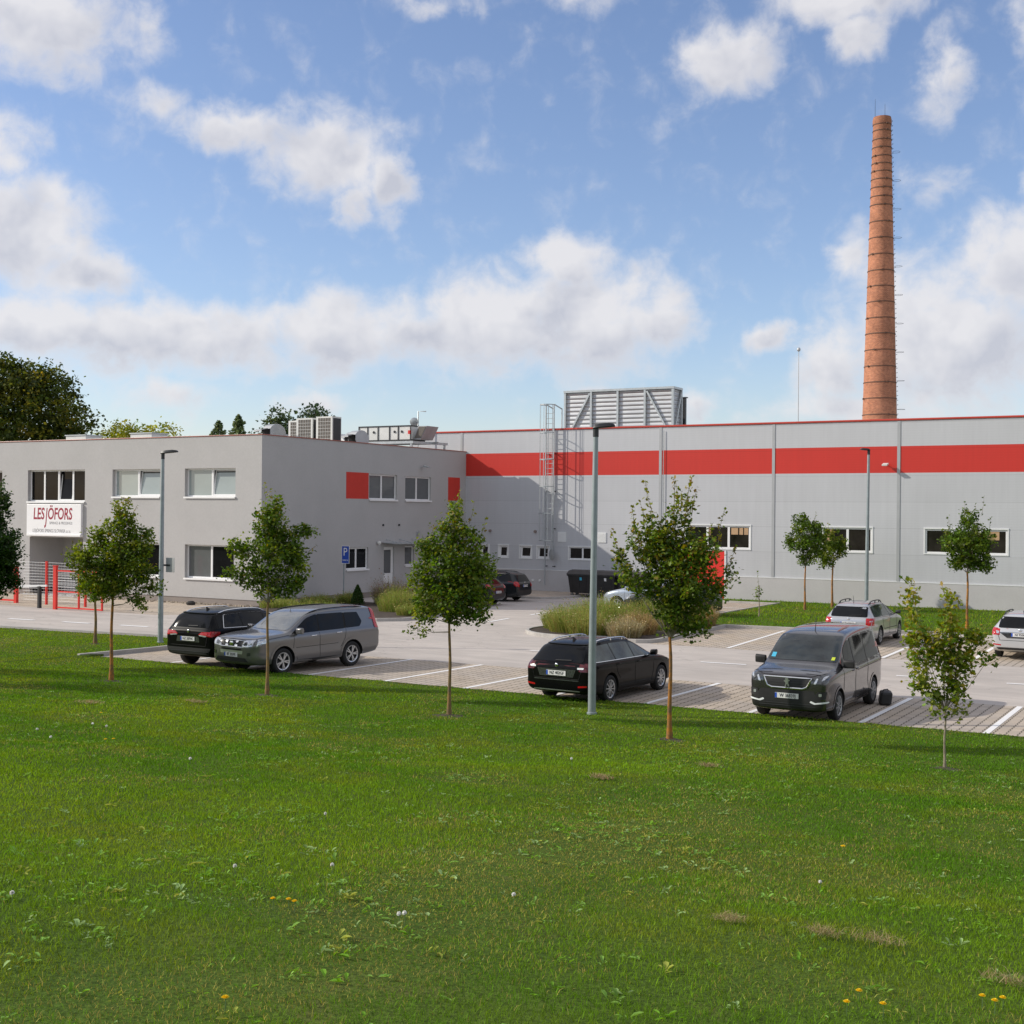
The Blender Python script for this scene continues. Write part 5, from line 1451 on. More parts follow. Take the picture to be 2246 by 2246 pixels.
m = MB(); m.box(A1 - .1, A1 + .02, B0 - .14, B0 - .04, 8.85, 9.05); m.build('warning_lamp', 'gate_red', t)
m = MB()
m.box(A0 - .4, A1 + .2, B0 - .06, B0 + .06, 8.32, 8.46); m.box(A0 - .4, A1 + .9, B1, B1 + .1, 8.32, 8.46); m.bar((A1 + .1, B0, 8.39), (A1 + .75, B1 + 1.2, 8.39), .14)
for (x, y) in ((A1 + .05, B0), (A1 + .7, B1 + 1.0), (A0, B0), (A0, B1)): m.box(x - .05, x + .05, y - .05, y + .05, 7.6, 8.319)
m.build('platform', 'galv', t)
m = MB()
m.add([(A1 + .05, B0 + .2, 8.55), (A1 + .55, B0 + .2, 8.55), (A1 + .95, B0 + .2, 9.3), (A1 + .35, B0 + .2, 9.3), (A1 + .05, B1, 8.55), (A1 + .55, B1, 8.55), (A1 + .95, B1, 9.3), (A1 + .35, B1, 9.3)], [(0, 1, 2, 3), (7, 6, 5, 4), (0, 4, 5, 1), (1, 5, 6, 2), (2, 6, 7, 3), (3, 7, 4, 0)])
m.build('intake_hood', 'duct', t)
m = MB(); m.prism([(A1 + .13, B0 + .19, 8.62), (A1 + .55, B0 + .19, 8.62), (A1 + .9, B0 + .19, 9.26), (A1 + .42, B0 + .19, 9.26)], (0, -.02, 0)); m.build('intake_grille', 'grille_brown', t)
# satellite dish on a hooked pole
DX, DY = -43.05, 63.3
t = empty('satellite_dish', (DX, DY, 7.62), 'small round dish on a hooked pole behind the air handling unit', 'dish')
m = MB(); m.tube([(DX, DY, 7.62), (DX, DY, 10.42), (DX + .55, DY, 10.40)], .035, 8); m.build('pole', 'galv', t, smooth=50)
m = MB(); m.lathe([(.005, .0), (.16, .02), (.27, .09), (.25, .1), (.15, .035), (.005, .02)], 18, axis='y'); o = m.build('dish', 'galv', t, smooth=60, local=True); o.location = (-.2, -.12, 2.15); o.rotation_euler = (.3, 0, .5)
# roof lights near the front edge
for lab, x in (('left low white roof box behind the front edge of the office', -54.4), ('right low white roof box behind the front edge of the office', -49.6)):
    t = empty('roof_hatch', (x, 48.2, 7.62), lab, 'roof hatch', 'low boxes on the office roof')
    MB().box(x - .8, x + .7, 47.8, 48.9, 7.62, 8.36).build('curb', 'ac_white', t)
    MB().box(x - .85, x + .75, 47.75, 48.95, 8.36, 8.41).build('lid', 'galv', t)
cowl('low grey cowl on the office roof above the corner, right of the conifers', -47.2, 56., .5, .7, 7.45)
# ---------------------------------------------------------------- vehicles (local frame: x forward, y left, z up)
def lerp(a, b, t): return a + (b - a) * t

class Car:
    """body lofted from cross sections; glass, lamps and trim are laid on its skin"""
    def __init__(s, st, W, wheels, r, er=.07):
        s.st = st; s.W = W; s.wheels = wheels; s.r = r
        vs = []; fs = []
        np_ = 12
        for (x, zb, zt, w, zbelt, wr) in st:
            e = min(er, max(.012, (zt - zbelt) * .4)); hb = zbelt - zb; z1 = zb + min(.2, hb * .35); z2 = zbelt - min(.10, hb * .22)
            half = [(0, zb), (.78 * w, zb), (.95 * w, zb + .05), (w * 1.0, z1), (w * .975, lerp(z1, z2, .5)), (w * 1.006, z2), (w * .96, zbelt),
                    (lerp(w * .95, wr, .55), lerp(zbelt, zt - e, .55)), (wr, zt - e), (wr * .86, zt - e * .32), (wr * .45, zt - .004), (0, zt)]
            ring = [(y, z) for y, z in half] + [(-y, z) for y, z in reversed(half[1:-1])]
            vs += [(x, y, z) for y, z in ring]
        k = 2 * np_ - 2; n = len(st)
        for i in range(n - 1):
            for j in range(k):
                j2 = (j + 1) % k
                fs.append((i * k + j, i * k + j2, (i + 1) * k + j2, (i + 1) * k + j))
        fs.append(tuple(range(k))); fs.append(tuple(reversed(range((n - 1) * k, n * k))))
        me = bpy.data.meshes.new('body_cage'); me.from_pydata(vs, [], fs)
        bm = bmesh.new(); bm.from_mesh(me); bmesh.ops.recalc_face_normals(bm, faces=bm.faces)
        # end caps as fans so the skin stays even
        bmesh.ops.poke(bm, faces=[f for f in bm.faces if len(f.verts) > 4])
        # firm lines at the shoulder, the roof gutter and the sill
        cl = bm.edges.layers.float.new('crease_edge'); bm.verts.ensure_lookup_table()
        for ed in bm.edges:
            a, b = sorted(v.index for v in ed.verts)
            if b - a == k and b < n * k and 1 <= a // k < n - 3:
                j = a % k
                if j in (6, k - 6): ed[cl] = .55
                elif j in (8, k - 8): ed[cl] = .45
                elif j in (2, k - 2): ed[cl] = .5
        bm.to_mesh(me); bm.free()
        o = bpy.data.objects.new('body_cage', me); COL.objects.link(o)
        m = o.modifiers.new('s', 'SUBSURF'); m.levels = 2; m.render_levels = 2
        dg = bpy.context.evaluated_depsgraph_get()
        skin = bpy.data.meshes.new_from_object(o.evaluated_get(dg))
        bm = bmesh.new(); bm.from_mesh(skin); bmesh.ops.recalc_face_normals(bm, faces=bm.faces)
        s.bvh = BVHTree.FromBMesh(bm); bm.free()
        # wheel housings
        cut = MB()
        for wx in wheels:
            for sg in (1, -1):
                cut.lathe([(r + .055, -.22), (r + .055, .22)], 28, axis='y', c=(wx, sg * (W - .05), r + .01))
        cm = bpy.data.meshes.new('cut'); cm.from_pydata(cut.v, [], cut.f)
        bm = bmesh.new(); bm.from_mesh(cm); bmesh.ops.recalc_face_normals(bm, faces=bm.faces); bm.to_mesh(cm); bm.free()
        cm.materials.append(MATS['paint_black']); cm.materials.append(MATS['black_plastic'])
        cm.polygons.foreach_set('material_index', [1] * len(cm.polygons))
        c = bpy.data.objects.new('cut', cm); COL.objects.link(c)
        o.data.materials.append(MATS['paint_black']); o.data.materials.append(MATS['black_plastic'])
        b = o.modifiers.new('b', 'BOOLEAN'); b.object = c; b.operation = 'DIFFERENCE'; b.solver = 'EXACT'
        dg = bpy.context.evaluated_depsgraph_get()
        s.mesh = bpy.data.meshes.new_from_object(o.evaluated_get(dg))
        s.mesh.name = 'body'
        s.mesh.polygons.foreach_set('use_smooth', [True] * len(s.mesh.polygons))
        s.mesh.set_sharp_from_angle(angle=math.radians(38))
        bpy.data.objects.remove(o); bpy.data.objects.remove(c)
    AX = {'L': (lambda a, b: ((a, 3, b), (0, -1, 0))), 'R': (lambda a, b: ((a, -3, b), (0, 1, 0))), 'F': (lambda a, b: ((6, a, b), (-1, 0, 0))), 'B': (lambda a, b: ((-6, a, b), (1, 0, 0))), 'T': (lambda a, b: ((a, b, 5), (0, 0, -1)))}
    def hit(s, ax, a, b, off=.005):
        o, d = Car.AX[ax](a, b)
        loc, nn, i, ds = s.bvh.ray_cast(Vector(o), Vector(d))
        if loc is None:
            q = Vector(o) + Vector(d) * (abs(o[0]) - 2.2 if ax in 'FB' else (3 - s.W * .98 if ax in 'LR' else 3.6))
            loc, nn, i, ds = s.bvh.find_nearest(q)
        if nn.dot(Vector(d)) > 0: nn = -nn
        return loc + nn * off
    def patch(s, mb, ax, poly, off=.005, cell=.07, mi=0):
        bm = bmesh.new()
        f = bm.faces.new([bm.verts.new((a, b, 0)) for a, b in poly])
        bmesh.ops.triangulate(bm, faces=[f])
        for ai in (0, 1):
            lo = min(p[ai] for p in poly); hi = max(p[ai] for p in poly)
            n = max(1, int((hi - lo) / cell))
            for k in range(1, n):
                co_ = [0, 0, 0]; no = [0, 0, 0]; co_[ai] = lo + (hi - lo) * k / n; no[ai] = 1
                bmesh.ops.bisect_plane(bm, geom=bm.verts[:] + bm.edges[:] + bm.faces[:], plane_co=co_, plane_no=no, dist=1e-5)
        bm.verts.ensure_lookup_table(); bm.verts.index_update()
        vs = [s.hit(ax, v.co.x, v.co.y, off) for v in bm.verts]
        fs = []
        d = Vector(Car.AX[ax](0, 0)[1])
        for fc in bm.faces:
            ix = [v.index for v in fc.verts]
            nn = (vs[ix[1]] - vs[ix[0]]).cross(vs[ix[-1]] - vs[ix[0]])
            if nn.dot(d) > 0: ix.reverse()
            fs.append(tuple(ix))
        bm.free()
        mb.add(vs, fs, mi)
    def strip(s, mb, ax, pts, r=.008, off=.0, n=5, closed=False, mi=0, step=.09):
        pp = []
        pts = list(pts) + ([pts[0]] if closed else [])
        for p, q in zip(pts[:-1], pts[1:]):
            k = max(1, int(math.hypot(q[0] - p[0], q[1] - p[1]) / step))
            pp += [s.hit(ax, lerp(p[0], q[0], i / k), lerp(p[1], q[1], i / k), off) for i in range(k)]
        pp.append(s.hit(ax, pts[-1][0], pts[-1][1], off))
        mb.tube(pp, r, n, mi)
    def ztop(s, x):
        xs = [q[0] for q in s.st][::-1]; zs = [q[2] for q in s.st][::-1]
        return float(np.interp(x, xs, zs))

def rnd(poly, r=.03, n=3):
    out = []; k = len(poly)
    for i in range(k):
        p = Vector(poly[i]); a = Vector(poly[i - 1]); b = Vector(poly[(i + 1) % k])
        da = a - p; db = b - p; ra = min(r, da.length * .4); rb = min(r, db.length * .4)
        if da.length < 1e-6 or db.length < 1e-6: continue
        p0 = p + da.normalized() * ra; p1 = p + db.normalized() * rb
        for j in range(n + 1):
            t = j / n; q = p0 * (1 - t) ** 2 + p * 2 * t * (1 - t) + p1 * t * t
            out.append((q.x, q.y))
    return out

def make_wheel(car, parent, r, width, mat, spokes, style):
    """one wheel with tyre and rim, outer side +y"""
    w = empty('wheel', (0, 0, 0), parent=None)
    w.parent = parent
    ri = r * .66
    t = MB(); h = width / 2
    t.lathe([(ri, -h * .85), (r * .86, -h), (r * .97, -h * .8), (r, -h * .45), (r, h * .45), (r * .97, h * .8), (r * .86, h), (ri, h * .85)], 30, axis='y', closed=True)
    t.build('tyre', 'rubber', w, smooth=40, local=True)
    m = MB()
    m.lathe([(ri * .2, h * .35), (ri * .96, h * .30), (ri * .96, -h * .7), (ri * .2, -h * .7)], 30, axis='y', mi=1, closed=True)
    m.lathe([(ri * .90, h * .80), (ri * 1.02, h * .9), (ri * 1.02, h * .6), (ri * .90, h * .55)], 30, axis='y', closed=True)
    m.lathe([(.001, h * .78), (ri * .2, h * .76), (ri * .24, h * .5), (.001, h * .5)], 16, axis='y')
    for k in range(spokes):
        a = 2 * PI * k / spokes
        offs = (0,) if style != 'twin' else (-.16, .16)
        for o in offs:
            a2 = a + o * .55; a3 = a + o
            c1 = Vector((math.cos(a2) * ri * .15, h * .72, math.sin(a2) * ri * .15)); c2 = Vector((math.cos(a3) * ri * .96, h * .74, math.sin(a3) * ri * .96))
            m.bar(c1, c2, (.030 if style == 'twin' else (ri * .17 if style == 'fat' else ri * .11)), .035, up=(0, 1, 0))
    m.build('rim', [mat, 'black_plastic'], w, smooth=35, local=True)
    return w

def plate(parent, pos, normal, up, txt, wd=.52, ht=.112, strip=True):
    """number plate with lettering; normal is +x or -x in car frame"""
    pos = Vector(pos); normal = Vector(normal); Z = Vector(up); X = Z.cross(normal).normalized()
    m = MB(); m.obox(pos, X * wd / 2, normal * .006, Z * ht / 2)
    m.obox(pos - X * (wd / 2 - .022) + normal * .0035, X * .022, normal * .005, Z * (ht / 2 - .004), 1)
    p = m.build('number_plate', ['plate_white', 'plate_blue'], parent, local=True)
    M = frame_mat(pos + X * .022 + normal * .010, X, Z)
    text('lettering', txt, p, 'lettering_black', M, .105, .0015, 'CENTER', 0, .84)
    return p

def assemble(car, name, label, loc, heading, paint_m, cfg):
    """turn a car skin plus a description of its details into one thing with parts"""
    t = empty(name, (loc[0], loc[1], 0.0), label, 'car', 'parked cars', rz=heading)
    body_me = car.mesh.copy(); body_me.materials[0] = MATS[paint_m]
    body = bpy.data.objects.new('body', body_me); COL.objects.link(body); body.parent = t
    W = car.W
    g = cfg
    # lower trim / skirts
    if g.get('skirt'):
        z0, z1 = g['skirt']; m = MB()
        f, b = car.wheels[0] - car.r - .07, car.wheels[1] + car.r + .07
        for ax in 'LR': car.patch(m, ax, [(b, z0), (f, z0), (f, z1), (b, z1)], .006, .15)
        m.build('side_skirt', g.get('skirt_mat', 'black_plastic'), t, local=True, smooth=40)
    for key, nm in (('front_low', 'lower_bumper'), ('rear_low', 'lower_bumper')):
        if g.get(key):
            m = MB(); car.patch(m, 'F' if key[0] == 'f' else 'B', g[key], .008, .07); m.build(nm, 'black_plastic', t, local=True, smooth=40)
    if g.get('arch'):
        for wx in car.wheels:
            m = MB()
            for ax in 'LR':
                a0, a1 = g['arch'], car.r + .05
                pts_o = []; pts_i = []
                for k in range(13):
                    an = math.radians(-5 + 190 * k / 12)
                    pts_o.append((wx + math.cos(an) * (a1 + a0), car.r + .01 + math.sin(an) * (a1 + a0))); pts_i.append((wx + math.cos(an) * a1, car.r + .01 + math.sin(an) * a1))
                for k in range(12): car.patch(m, ax, [pts_o[k], pts_o[k + 1], pts_i[k + 1], pts_i[k]], .010, .3)
            m.build('wheel_arch_trim', g.get('arch_mat', 'black_plastic'), t, local=True, smooth=50)
    # glass
    for ax in 'LR':
        for i, poly in enumerate(g['side_glass']):
            m = MB(); car.patch(m, ax, rnd(poly, .035), .006, .07); m.build('side_window', g.get('glass', 'glass_dark'), t, local=True, smooth=60)
        if g.get('pillar'):
            for poly in g['pillar']:
                m = MB(); car.patch(m, ax, poly, .004, .08); m.build('window_pillar', 'seam_black', t, local=True, smooth=60)
        if g.get('chrome'):
            m = MB(); car.strip(m, ax, g['chrome'], .011, .004, closed=g.get('chrome_closed', False)); m.build('window_trim', 'chrome', t, local=True, smooth=60)
        for sl_ in g['seams']:
            m = MB(); car.strip(m, ax, sl_, .0065, .0); m.build('door_seam', 'seam_black', t, local=True)
        for (hx, hz) in g['handles']:
            m = MB(); p = car.hit(ax, hx, hz, .018); sg = 1 if ax == 'L' else -1
            m.tube([p + Vector((-.10, -sg * .016, 0)), p + Vector((-.07, 0, .004)), p + Vector((.07, 0, .004)), p + Vector((.10, -sg * .016, 0))], .014, 6)
            m.build('door_handle', g.get('handle_mat', paint_m), t, local=True, smooth=60)
        mx, mz = g['mirror']; sg = 1 if ax == 'L' else -1
        p = car.hit(ax, mx, mz, 0.)
        m = MB(); m.bar(p - Vector((0, sg * .02, 0)), p + Vector((0, sg * .08, .02)), .05, .03, mi=1)
        c = p + Vector((-.01, sg * .145, .055))
        sh = []
        hs = g.get('mirror_size', .85)
        prof = [(-.085, .02), (-.05, .075), (.04, .085), (.085, .05), (.07, -.06), (-.06, -.075)]
        m.prism([c + Vector((a * .8, -sg * .095 * hs, b * hs)) for a, b in prof], Vector((0, sg * .19 * hs, .012)))
        m.build('wing_mirror', [g.get('mirror_mat', paint_m), 'black_plastic'], t, local=True, bevel=.02, smooth=50)
        if g.get('mould'):
            m = MB(); car.strip(m, ax, g['mould'], .014, .002); m.build('side_moulding', g.get('mould_mat', 'black_plastic'), t, local=True)
        if g.get('rail'):
            x0, x1, yy, hgt, mt = g['rail']; pts = []
            for k in range(15):
                f = k / 14; x = lerp(x0, x1, f); b = car.hit('T', x, sg * yy, 0.)
                pts.append(b + Vector((0, 0, hgt * min(1, 6 * f, 6 * (1 - f)) - .004)))
            m = MB(); m.tube(pts, [.012] + [.019] * 13 + [.012], 6)
            for f in (.15, .5, .85):
                if g.get('rail_posts', 1): q = pts[int(f * 14)]; m.bar(q, q - Vector((0, 0, hgt + .02)), .05, .025)
            m.build('roof_rail', mt, t, local=True, smooth=60)
    m = MB(); car.patch(m, 'F', rnd(g['windshield'], .06), .006, .07); m.build('windshield', g.get('ws_mat', 'glass_screen'), t, local=True, smooth=60)
    m = MB(); car.patch(m, 'B', rnd(g['rear_glass'], .06), .006, .07); m.build('rear_window', 'glass_dark', t, local=True, smooth=60)
    # lamps: (axis, polygon, material); side wraps share the part
    for nm, key in (('headlight', 'head'), ('tail_light', 'tail')):
        for sg in (1, -1):
            if not g.get(key): continue
            m = MB(); mats = []
            for (ax, poly, mt, off) in g[key]:
                if mt not in mats: mats.append(mt)
                if ax in 'FB': car.patch(m, ax, rnd([(y * sg, z) for y, z in (poly if sg > 0 else poly[::-1])], .02), off, .05, mats.index(mt))
                else: car.patch(m, 'L' if sg > 0 else 'R', rnd(poly, .02), off, .05, mats.index(mt))
            m.build(nm, mats, t, local=True, smooth=60)
    for (nm, ax, poly, mt, off, both) in g.get('patches', []):
        for sg in ((1, -1) if both else (1,)):
            m = MB(); car.patch(m, ax, rnd([(y * sg, z) for y, z in (poly if sg > 0 else poly[::-1])], .015) if ax in 'FB' else rnd(poly, .015), off, .06)
            m.build(nm, mt, t, local=True, smooth=60)
    for (nm, ax, pts, r, mt, cl) in g.get('strips', []):
        m = MB(); car.strip(m, ax, pts, r, .004, closed=cl); m.build(nm, mt, t, local=True, smooth=60)
    for (nm, ax, y, z, r, mt) in g.get('badges', []):
        p = car.hit(ax, y, z, .004); sx_ = 1 if ax == 'F' else -1
        m = MB(); m.lathe([(.001, 0), (r * .8, 0), (r, .004 * sx_), (r, .012 * sx_), (r * .8, .018 * sx_), (.001, .020 * sx_)], 18, axis='y')
        o = m.build(nm, mt, t, local=True, smooth=40); o.rotation_euler = (0, 0, -PI / 2); o.location = p
    # wheels
    w0 = make_wheel(car, t, car.r, g.get('tyre_w', .215), g.get('rim', 'alloy'), g.get('spokes', 5), g.get('rim_style', 'fat'))
    first = True
    for wx in car.wheels:
        for sg in (1, -1):
            w = w0 if first else copy_tree(w0, t)
            first = False
            w.location = (wx, sg * (W - .02 - g.get('tyre_w', .215) / 2), car.r)
            w.rotation_euler = (0, random.uniform(0, 2), 0 if sg > 0 else PI)
    for (pos, nx, txt, wd) in g.get('plates', []):
        pz = car.hit('F' if nx > 0 else 'B', 0, pos, .016)
        plate(t, (pz.x, pz.y, pos), (nx, 0, 0), (0, 0, 1), txt, wd)
    if g.get('wiper'):
        y0, z0, y1, z1 = g['wiper']; m = MB(); car.strip(m, 'B', [(y0, z0), (y1, z1)], .012, .02); m.build('wiper', 'black_plastic', t, local=True)
    if g.get('aerial'):
        ax_, hgt, fin = g['aerial']; p = car.hit('T', ax_, 0, 0.); m = MB()
        if fin: m.prism([p + Vector((.09, -.02, -.01)), p + Vector((-.05, -.02, -.01)), p + Vector((-.06, -.012, .075)), p + Vector((-.01, -.012, .06))], (0, .035, 0))
        else: m.tube([p - Vector((0, 0, .01)), p + Vector((-.30 * hgt, 0, hgt))], [.012, .004], 6)
        m.build('aerial', 'black_plastic', t, local=True)
    return t

def glass_polys(car, belt, x_a, x_pillars, x_lo, x_up, drop=.12, gap=.045, zr=None):
    """side windows between the front lower corner x_a, the pillars and a rear edge (x_lo at the belt, x_up at the top)"""
    xs = [x_a] + list(x_pillars)
    res = []
    n = len(xs)
    for i in range(n):
        a = xs[i] - (gap / 2 if i else 0)
        last = i == n - 1
        b_lo = x_lo if last else xs[i + 1] + gap / 2
        b_up = x_up if last else xs[i + 1] + gap / 2 - .015
        bl = lambda x: belt[0] + (belt[1] - belt[0]) * (x_a - x) / (x_a - x_lo)
        top = []
        k = 9
        for j in range(k + 1):
            x = lerp(b_up, a, j / k); z = car.ztop(x) - drop
            if zr is not None: z = min(z, zr)
            if z > bl(x) + .035: top.append((x, z))
        res.append([(b_lo, bl(b_lo))] + top + [(a, bl(a))])
    return res
def outline(polys):
    """rough outer outline of the glass: belt from rear to front, then the top edge back"""
    return None
def top_edge(polys): return [p for poly in polys[::-1] for p in poly[1:-1]]

# ---- stations: x, bottom, top, half width, belt, half width of the roof edge
def estate(L, W, H, k=1.):
    h = H / 1.47; x = L / 4.69
    S_ = [(2.33, .32, .56, .52, .50, .40), (2.27, .24, .68, .70, .62, .58), (2.10, .20, .78, .83, .72, .70), (1.70, .19, .885, .89, .82, .76), (1.25, .18, .955, .905, .89, .78), (1.0, .18, .995, .905, .925, .77),
          (.62, .18, 1.20, .905, .94, .70), (.18, .18, 1.40, .905, .95, .63), (-.25, .18, 1.465, .905, .96, .60), (-.95, .18, 1.475, .905, .965, .60), (-1.55, .19, 1.45, .90, .975, .59), (-1.93, .22, 1.405, .885, .98, .58),
          (-2.06, .25, 1.33, .87, .98, .585), (-2.19, .28, 1.10, .855, .95, .64), (-2.26, .30, .97, .84, .90, .68), (-2.33, .34, .93, .79, .84, .66)]
    return [(a * x, b, c * h, d * W / .905, e * h, f * W / .905) for a, b, c, d, e, f in S_]

def estate_cfg(car, W, paint_tail='lens_red', style='octavia'):
    gp = glass_polys(car, (.955, 1.0), .98, (-.05, -1.0), -1.98, -1.75, .115)
    rg = [(-.66 * W / .905, 1.0), (.66 * W / .905, 1.0), (.60 * W / .905, 1.34), (-.60 * W / .905, 1.34)]
    return dict(side_glass=gp, pillar=[[(-.08, .97), (-.02, .97), (-.03, 1.33), (-.09, 1.33)], [(-1.03, .985), (-.97, .985), (-.98, 1.33), (-1.04, 1.33)]],
        seams=[[(.92, .93), (.94, .60), (.80, .30)], [(-.05, .95), (-.06, .34)], [(-1.05, .97), (-.98, .72), (-.82, .55)], [(.95, .32), (-.75, .34)]],
        handles=[(-.20 + .42 - .1, .86), (-.92, .885)], mirror=(.78, .965), windshield=[(-.72, 1.02), (.72, 1.02), (.60, 1.385), (-.60, 1.385)], rear_glass=rg)

# --- black estate car, tail towards the lawn
W = .905
c1 = Car(estate(4.69, W, 1.47), W, (1.40, -1.28), .325)
g = estate_cfg(c1, W)
g.update(glass='glass_green', rail=(-1.75, .25, .56, .055, 'chrome'), chrome=[(-2.0, .995)] + [(.95, .955)], aerial=(-1.5, .1, True), wiper=(.06, 1.02, -.36, 1.035), rim='alloy', spokes=10, rim_style='thin',
    tail=[('B', [(.60, .80), (.84, .80), (.84, .98), (.60, .96)], 'lens_dark_red', .006), ('R', [(-2.32, .80), (-2.08, .86), (-2.10, .99), (-2.3, .98)], 'lens_dark_red', .006), ('B', [(.56, .855), (.72, .855), (.72, .895), (.56, .895)], 'led_white', .012)],
    head=[('F', [(.40, .62), (.66, .64), (.68, .74), (.42, .70)], 'lens_clear', .006), ('R', [(2.2, .63), (1.95, .70), (1.85, .80), (2.15, .73)], 'lens_clear', .006)],
    patches=[('plate_recess', 'B', [(-.45, .66), (.45, .66), (.52, .84), (-.52, .84)], 'lens_smoke', .005, False), ('reflector', 'B', [(.58, .43), (.80, .45), (.80, .49), (.58, .47)], 'lens_red', .006, True), ('sill_plate', 'B', [(-.6, .575), (.6, .575), (.6, .60), (-.6, .60)], 'lens_smoke', .008, False), ('exhaust_trim', 'B', [(-.62, .335), (.62, .335), (.62, .36), (-.62, .36)], 'galv', .008, False)],
    badges=[('badge', 'B', .0, .925, .045, 'chrome')], plates=[(.745, -1, 'NZ 402GF', .52)], strips=[('boot_seam', 'B', [(-.70, .97), (-.60, .62), (.60, .62), (.70, .97)], .006, 'seam_black', False), ('spoiler_edge', 'B', [(-.60, 1.375), (.60, 1.375)], .02, 'paint_black', False)], skirt=(.19, .27))
assemble(c1, 'estate_car', 'black estate car with chrome roof rails, tail behind the tall street lamp', (-14.04, 28.95), PI / 2 - .05, 'paint_black', g)

# --- silver estate at the right edge of the photo
g = estate_cfg(c1, W)
g.update(rail=(-1.75, .25, .56, .055, 'dark_metal'), aerial=(-1.5, .1, True), wiper=(.06, 1.02, -.36, 1.035), rim='alloy', spokes=5, mirror_mat='paint_pale_silver', handle_mat='paint_pale_silver',
    tail=[('B', [(.60, .78), (.84, .78), (.84, 1.0), (.60, .97)], 'lens_red', .006), ('L', [(-2.32, .78), (-2.14, .82), (-2.10, 1.0), (-2.3, .99)], 'lens_red', .006), ('B', [(.62, .83), (.70, .83), (.72, .92), (.62, .90)], 'lens_clear', .012)],
    head=[('F', [(.40, .62), (.66, .64), (.68, .74), (.42, .70)], 'lens_clear', .006)],
    patches=[('plate_recess', 'B', [(-.38, .69), (.38, .69), (.62, .87), (-.62, .87)], 'lens_smoke', .004, False), ('reflector', 'B', [(.56, .45), (.80, .47), (.80, .51), (.56, .49)], 'lens_red', .006, True)],
    badges=[('badge', 'B', .0, .935, .045, 'chrome')], plates=[(.80, -1, 'NI 950HL', .52)], rear_low=[(-.66, .33), (.66, .33), (.70, .40), (-.70, .40)], strips=[('boot_seam', 'B', [(-.70, .97), (-.60, .62), (.60, .62), (.70, .97)], .006, 'seam_black', False)])
assemble(c1, 'estate_car', 'bright silver estate car with red tail lamp, cut by the right edge', (-6.38, 45.0), PI / 2, 'paint_pale_silver', g)

# --- older silver estate behind the van
W = .873
c2 = Car(estate(4.68, W, 1.48), W, (1.43, -1.27), .315)
g = estate_cfg(c2, W)
g.update(glass='glass_green', rail=(-1.7, .1, .52, .075, 'dark_metal'), aerial=(-1.62, .26, False), wiper=(.0, 1.03, -.42, 1.06), rim='hubcap', spokes=7, mirror_mat='black_plastic', mould=[(1.0, .52), (-.8, .54)],
    tail=[('B', [(.60, .72), (.83, .72), (.83, .96), (.60, .96)], 'lens_red', .006), ('R', [(-2.31, .72), (-2.12, .74), (-2.10, .97), (-2.3, .97)], 'lens_red', .006)],
    head=[('F', [(.40, .60), (.64, .62), (.66, .72), (.42, .70)], 'lens_clear', .006)],
    plates=[(.78, -1, 'NZ 128CK', .52)], strips=[('boot_seam', 'B', [(-.68, .97), (-.62, .60), (.62, .60), (.68, .97)], .006, 'seam_black', False)], badges=[('badge', 'B', .0, .93, .045, 'chrome')])
assemble(c2, 'estate_car', 'older silver estate car with black roof rails, parked behind the dark grey van', (-12.15, 46.45), PI / 2, 'paint_silver', g)

# --- dark small estate by the hall, tail to the lane
W = .83
c3 = Car(estate(4.24, W, 1.50), W, (1.28, -1.17), .30)
g = estate_cfg(c3, W)
g['side_glass'] = glass_polys(c3, (.975, 1.02), .88, (-.05, -.92), -1.78, -1.55, .115)
g['pillar'] = []; g['handles'] = [(.1, .88), (-.8, .9)]; g['mirror'] = (.7, .985)
g.update(rail=(-1.55, .2, .5, .05, 'dark_metal'), rim='hubcap', spokes=7, tyre_w=.19, chrome=[(-1.6, 1.37), (-.9, 1.40), (.0, 1.39)],
    tail=[('B', [(.56, .76), (.78, .78), (.78, 1.02), (.60, 1.0)], 'lens_red', .006), ('L', [(-2.1, .80), (-1.90, .84), (-1.88, 1.02), (-2.08, 1.02)], 'lens_red', .006)],
    head=[('F', [(.36, .60), (.6, .62), (.62, .74), (.38, .70)], 'lens_clear', .006)], plates=[(.80, -1, 'NZ 771DA', .46)], rear_low=[(-.68, .34), (.68, .34), (.74, .58), (-.74, .58)], badges=[('badge', 'B', .0, .96, .04, 'chrome')])
assemble(c3, 'estate_car', 'dark slate small estate car with bright red tail lamp near the waste bins', (-34.1, 56.75), PI, 'paint_anthracite', g)

# --- dark hatchback, mostly behind the pyramid maple
def hatch(L, W, H):
    h = H / 1.47; x = L / 4.2
    S_ = [(2.08, .32, .58, .52, .52, .42), (2.03, .24, .72, .70, .66, .58), (1.86, .20, .83, .83, .77, .70), (1.50, .19, .93, .875, .86, .75), (1.15, .18, 1.0, .885, .92, .77), (.92, .18, 1.05, .885, .95, .76), (.50, .18, 1.27, .885, .96, .69), (.10, .18, 1.42, .885, .97, .62),
          (-.30, .18, 1.47, .885, .98, .59), (-.95, .19, 1.46, .88, 1.0, .58), (-1.45, .20, 1.40, .87, 1.02, .56), (-1.72, .24, 1.28, .86, 1.02, .58), (-1.90, .27, 1.08, .85, .98, .64), (-2.0, .30, .98, .82, .92, .68), (-2.08, .34, .90, .76, .82, .64)]
    return [(a * x, b, c * h, d * W / .885, e * h, f * W / .885) for a, b, c, d, e, f in S_]
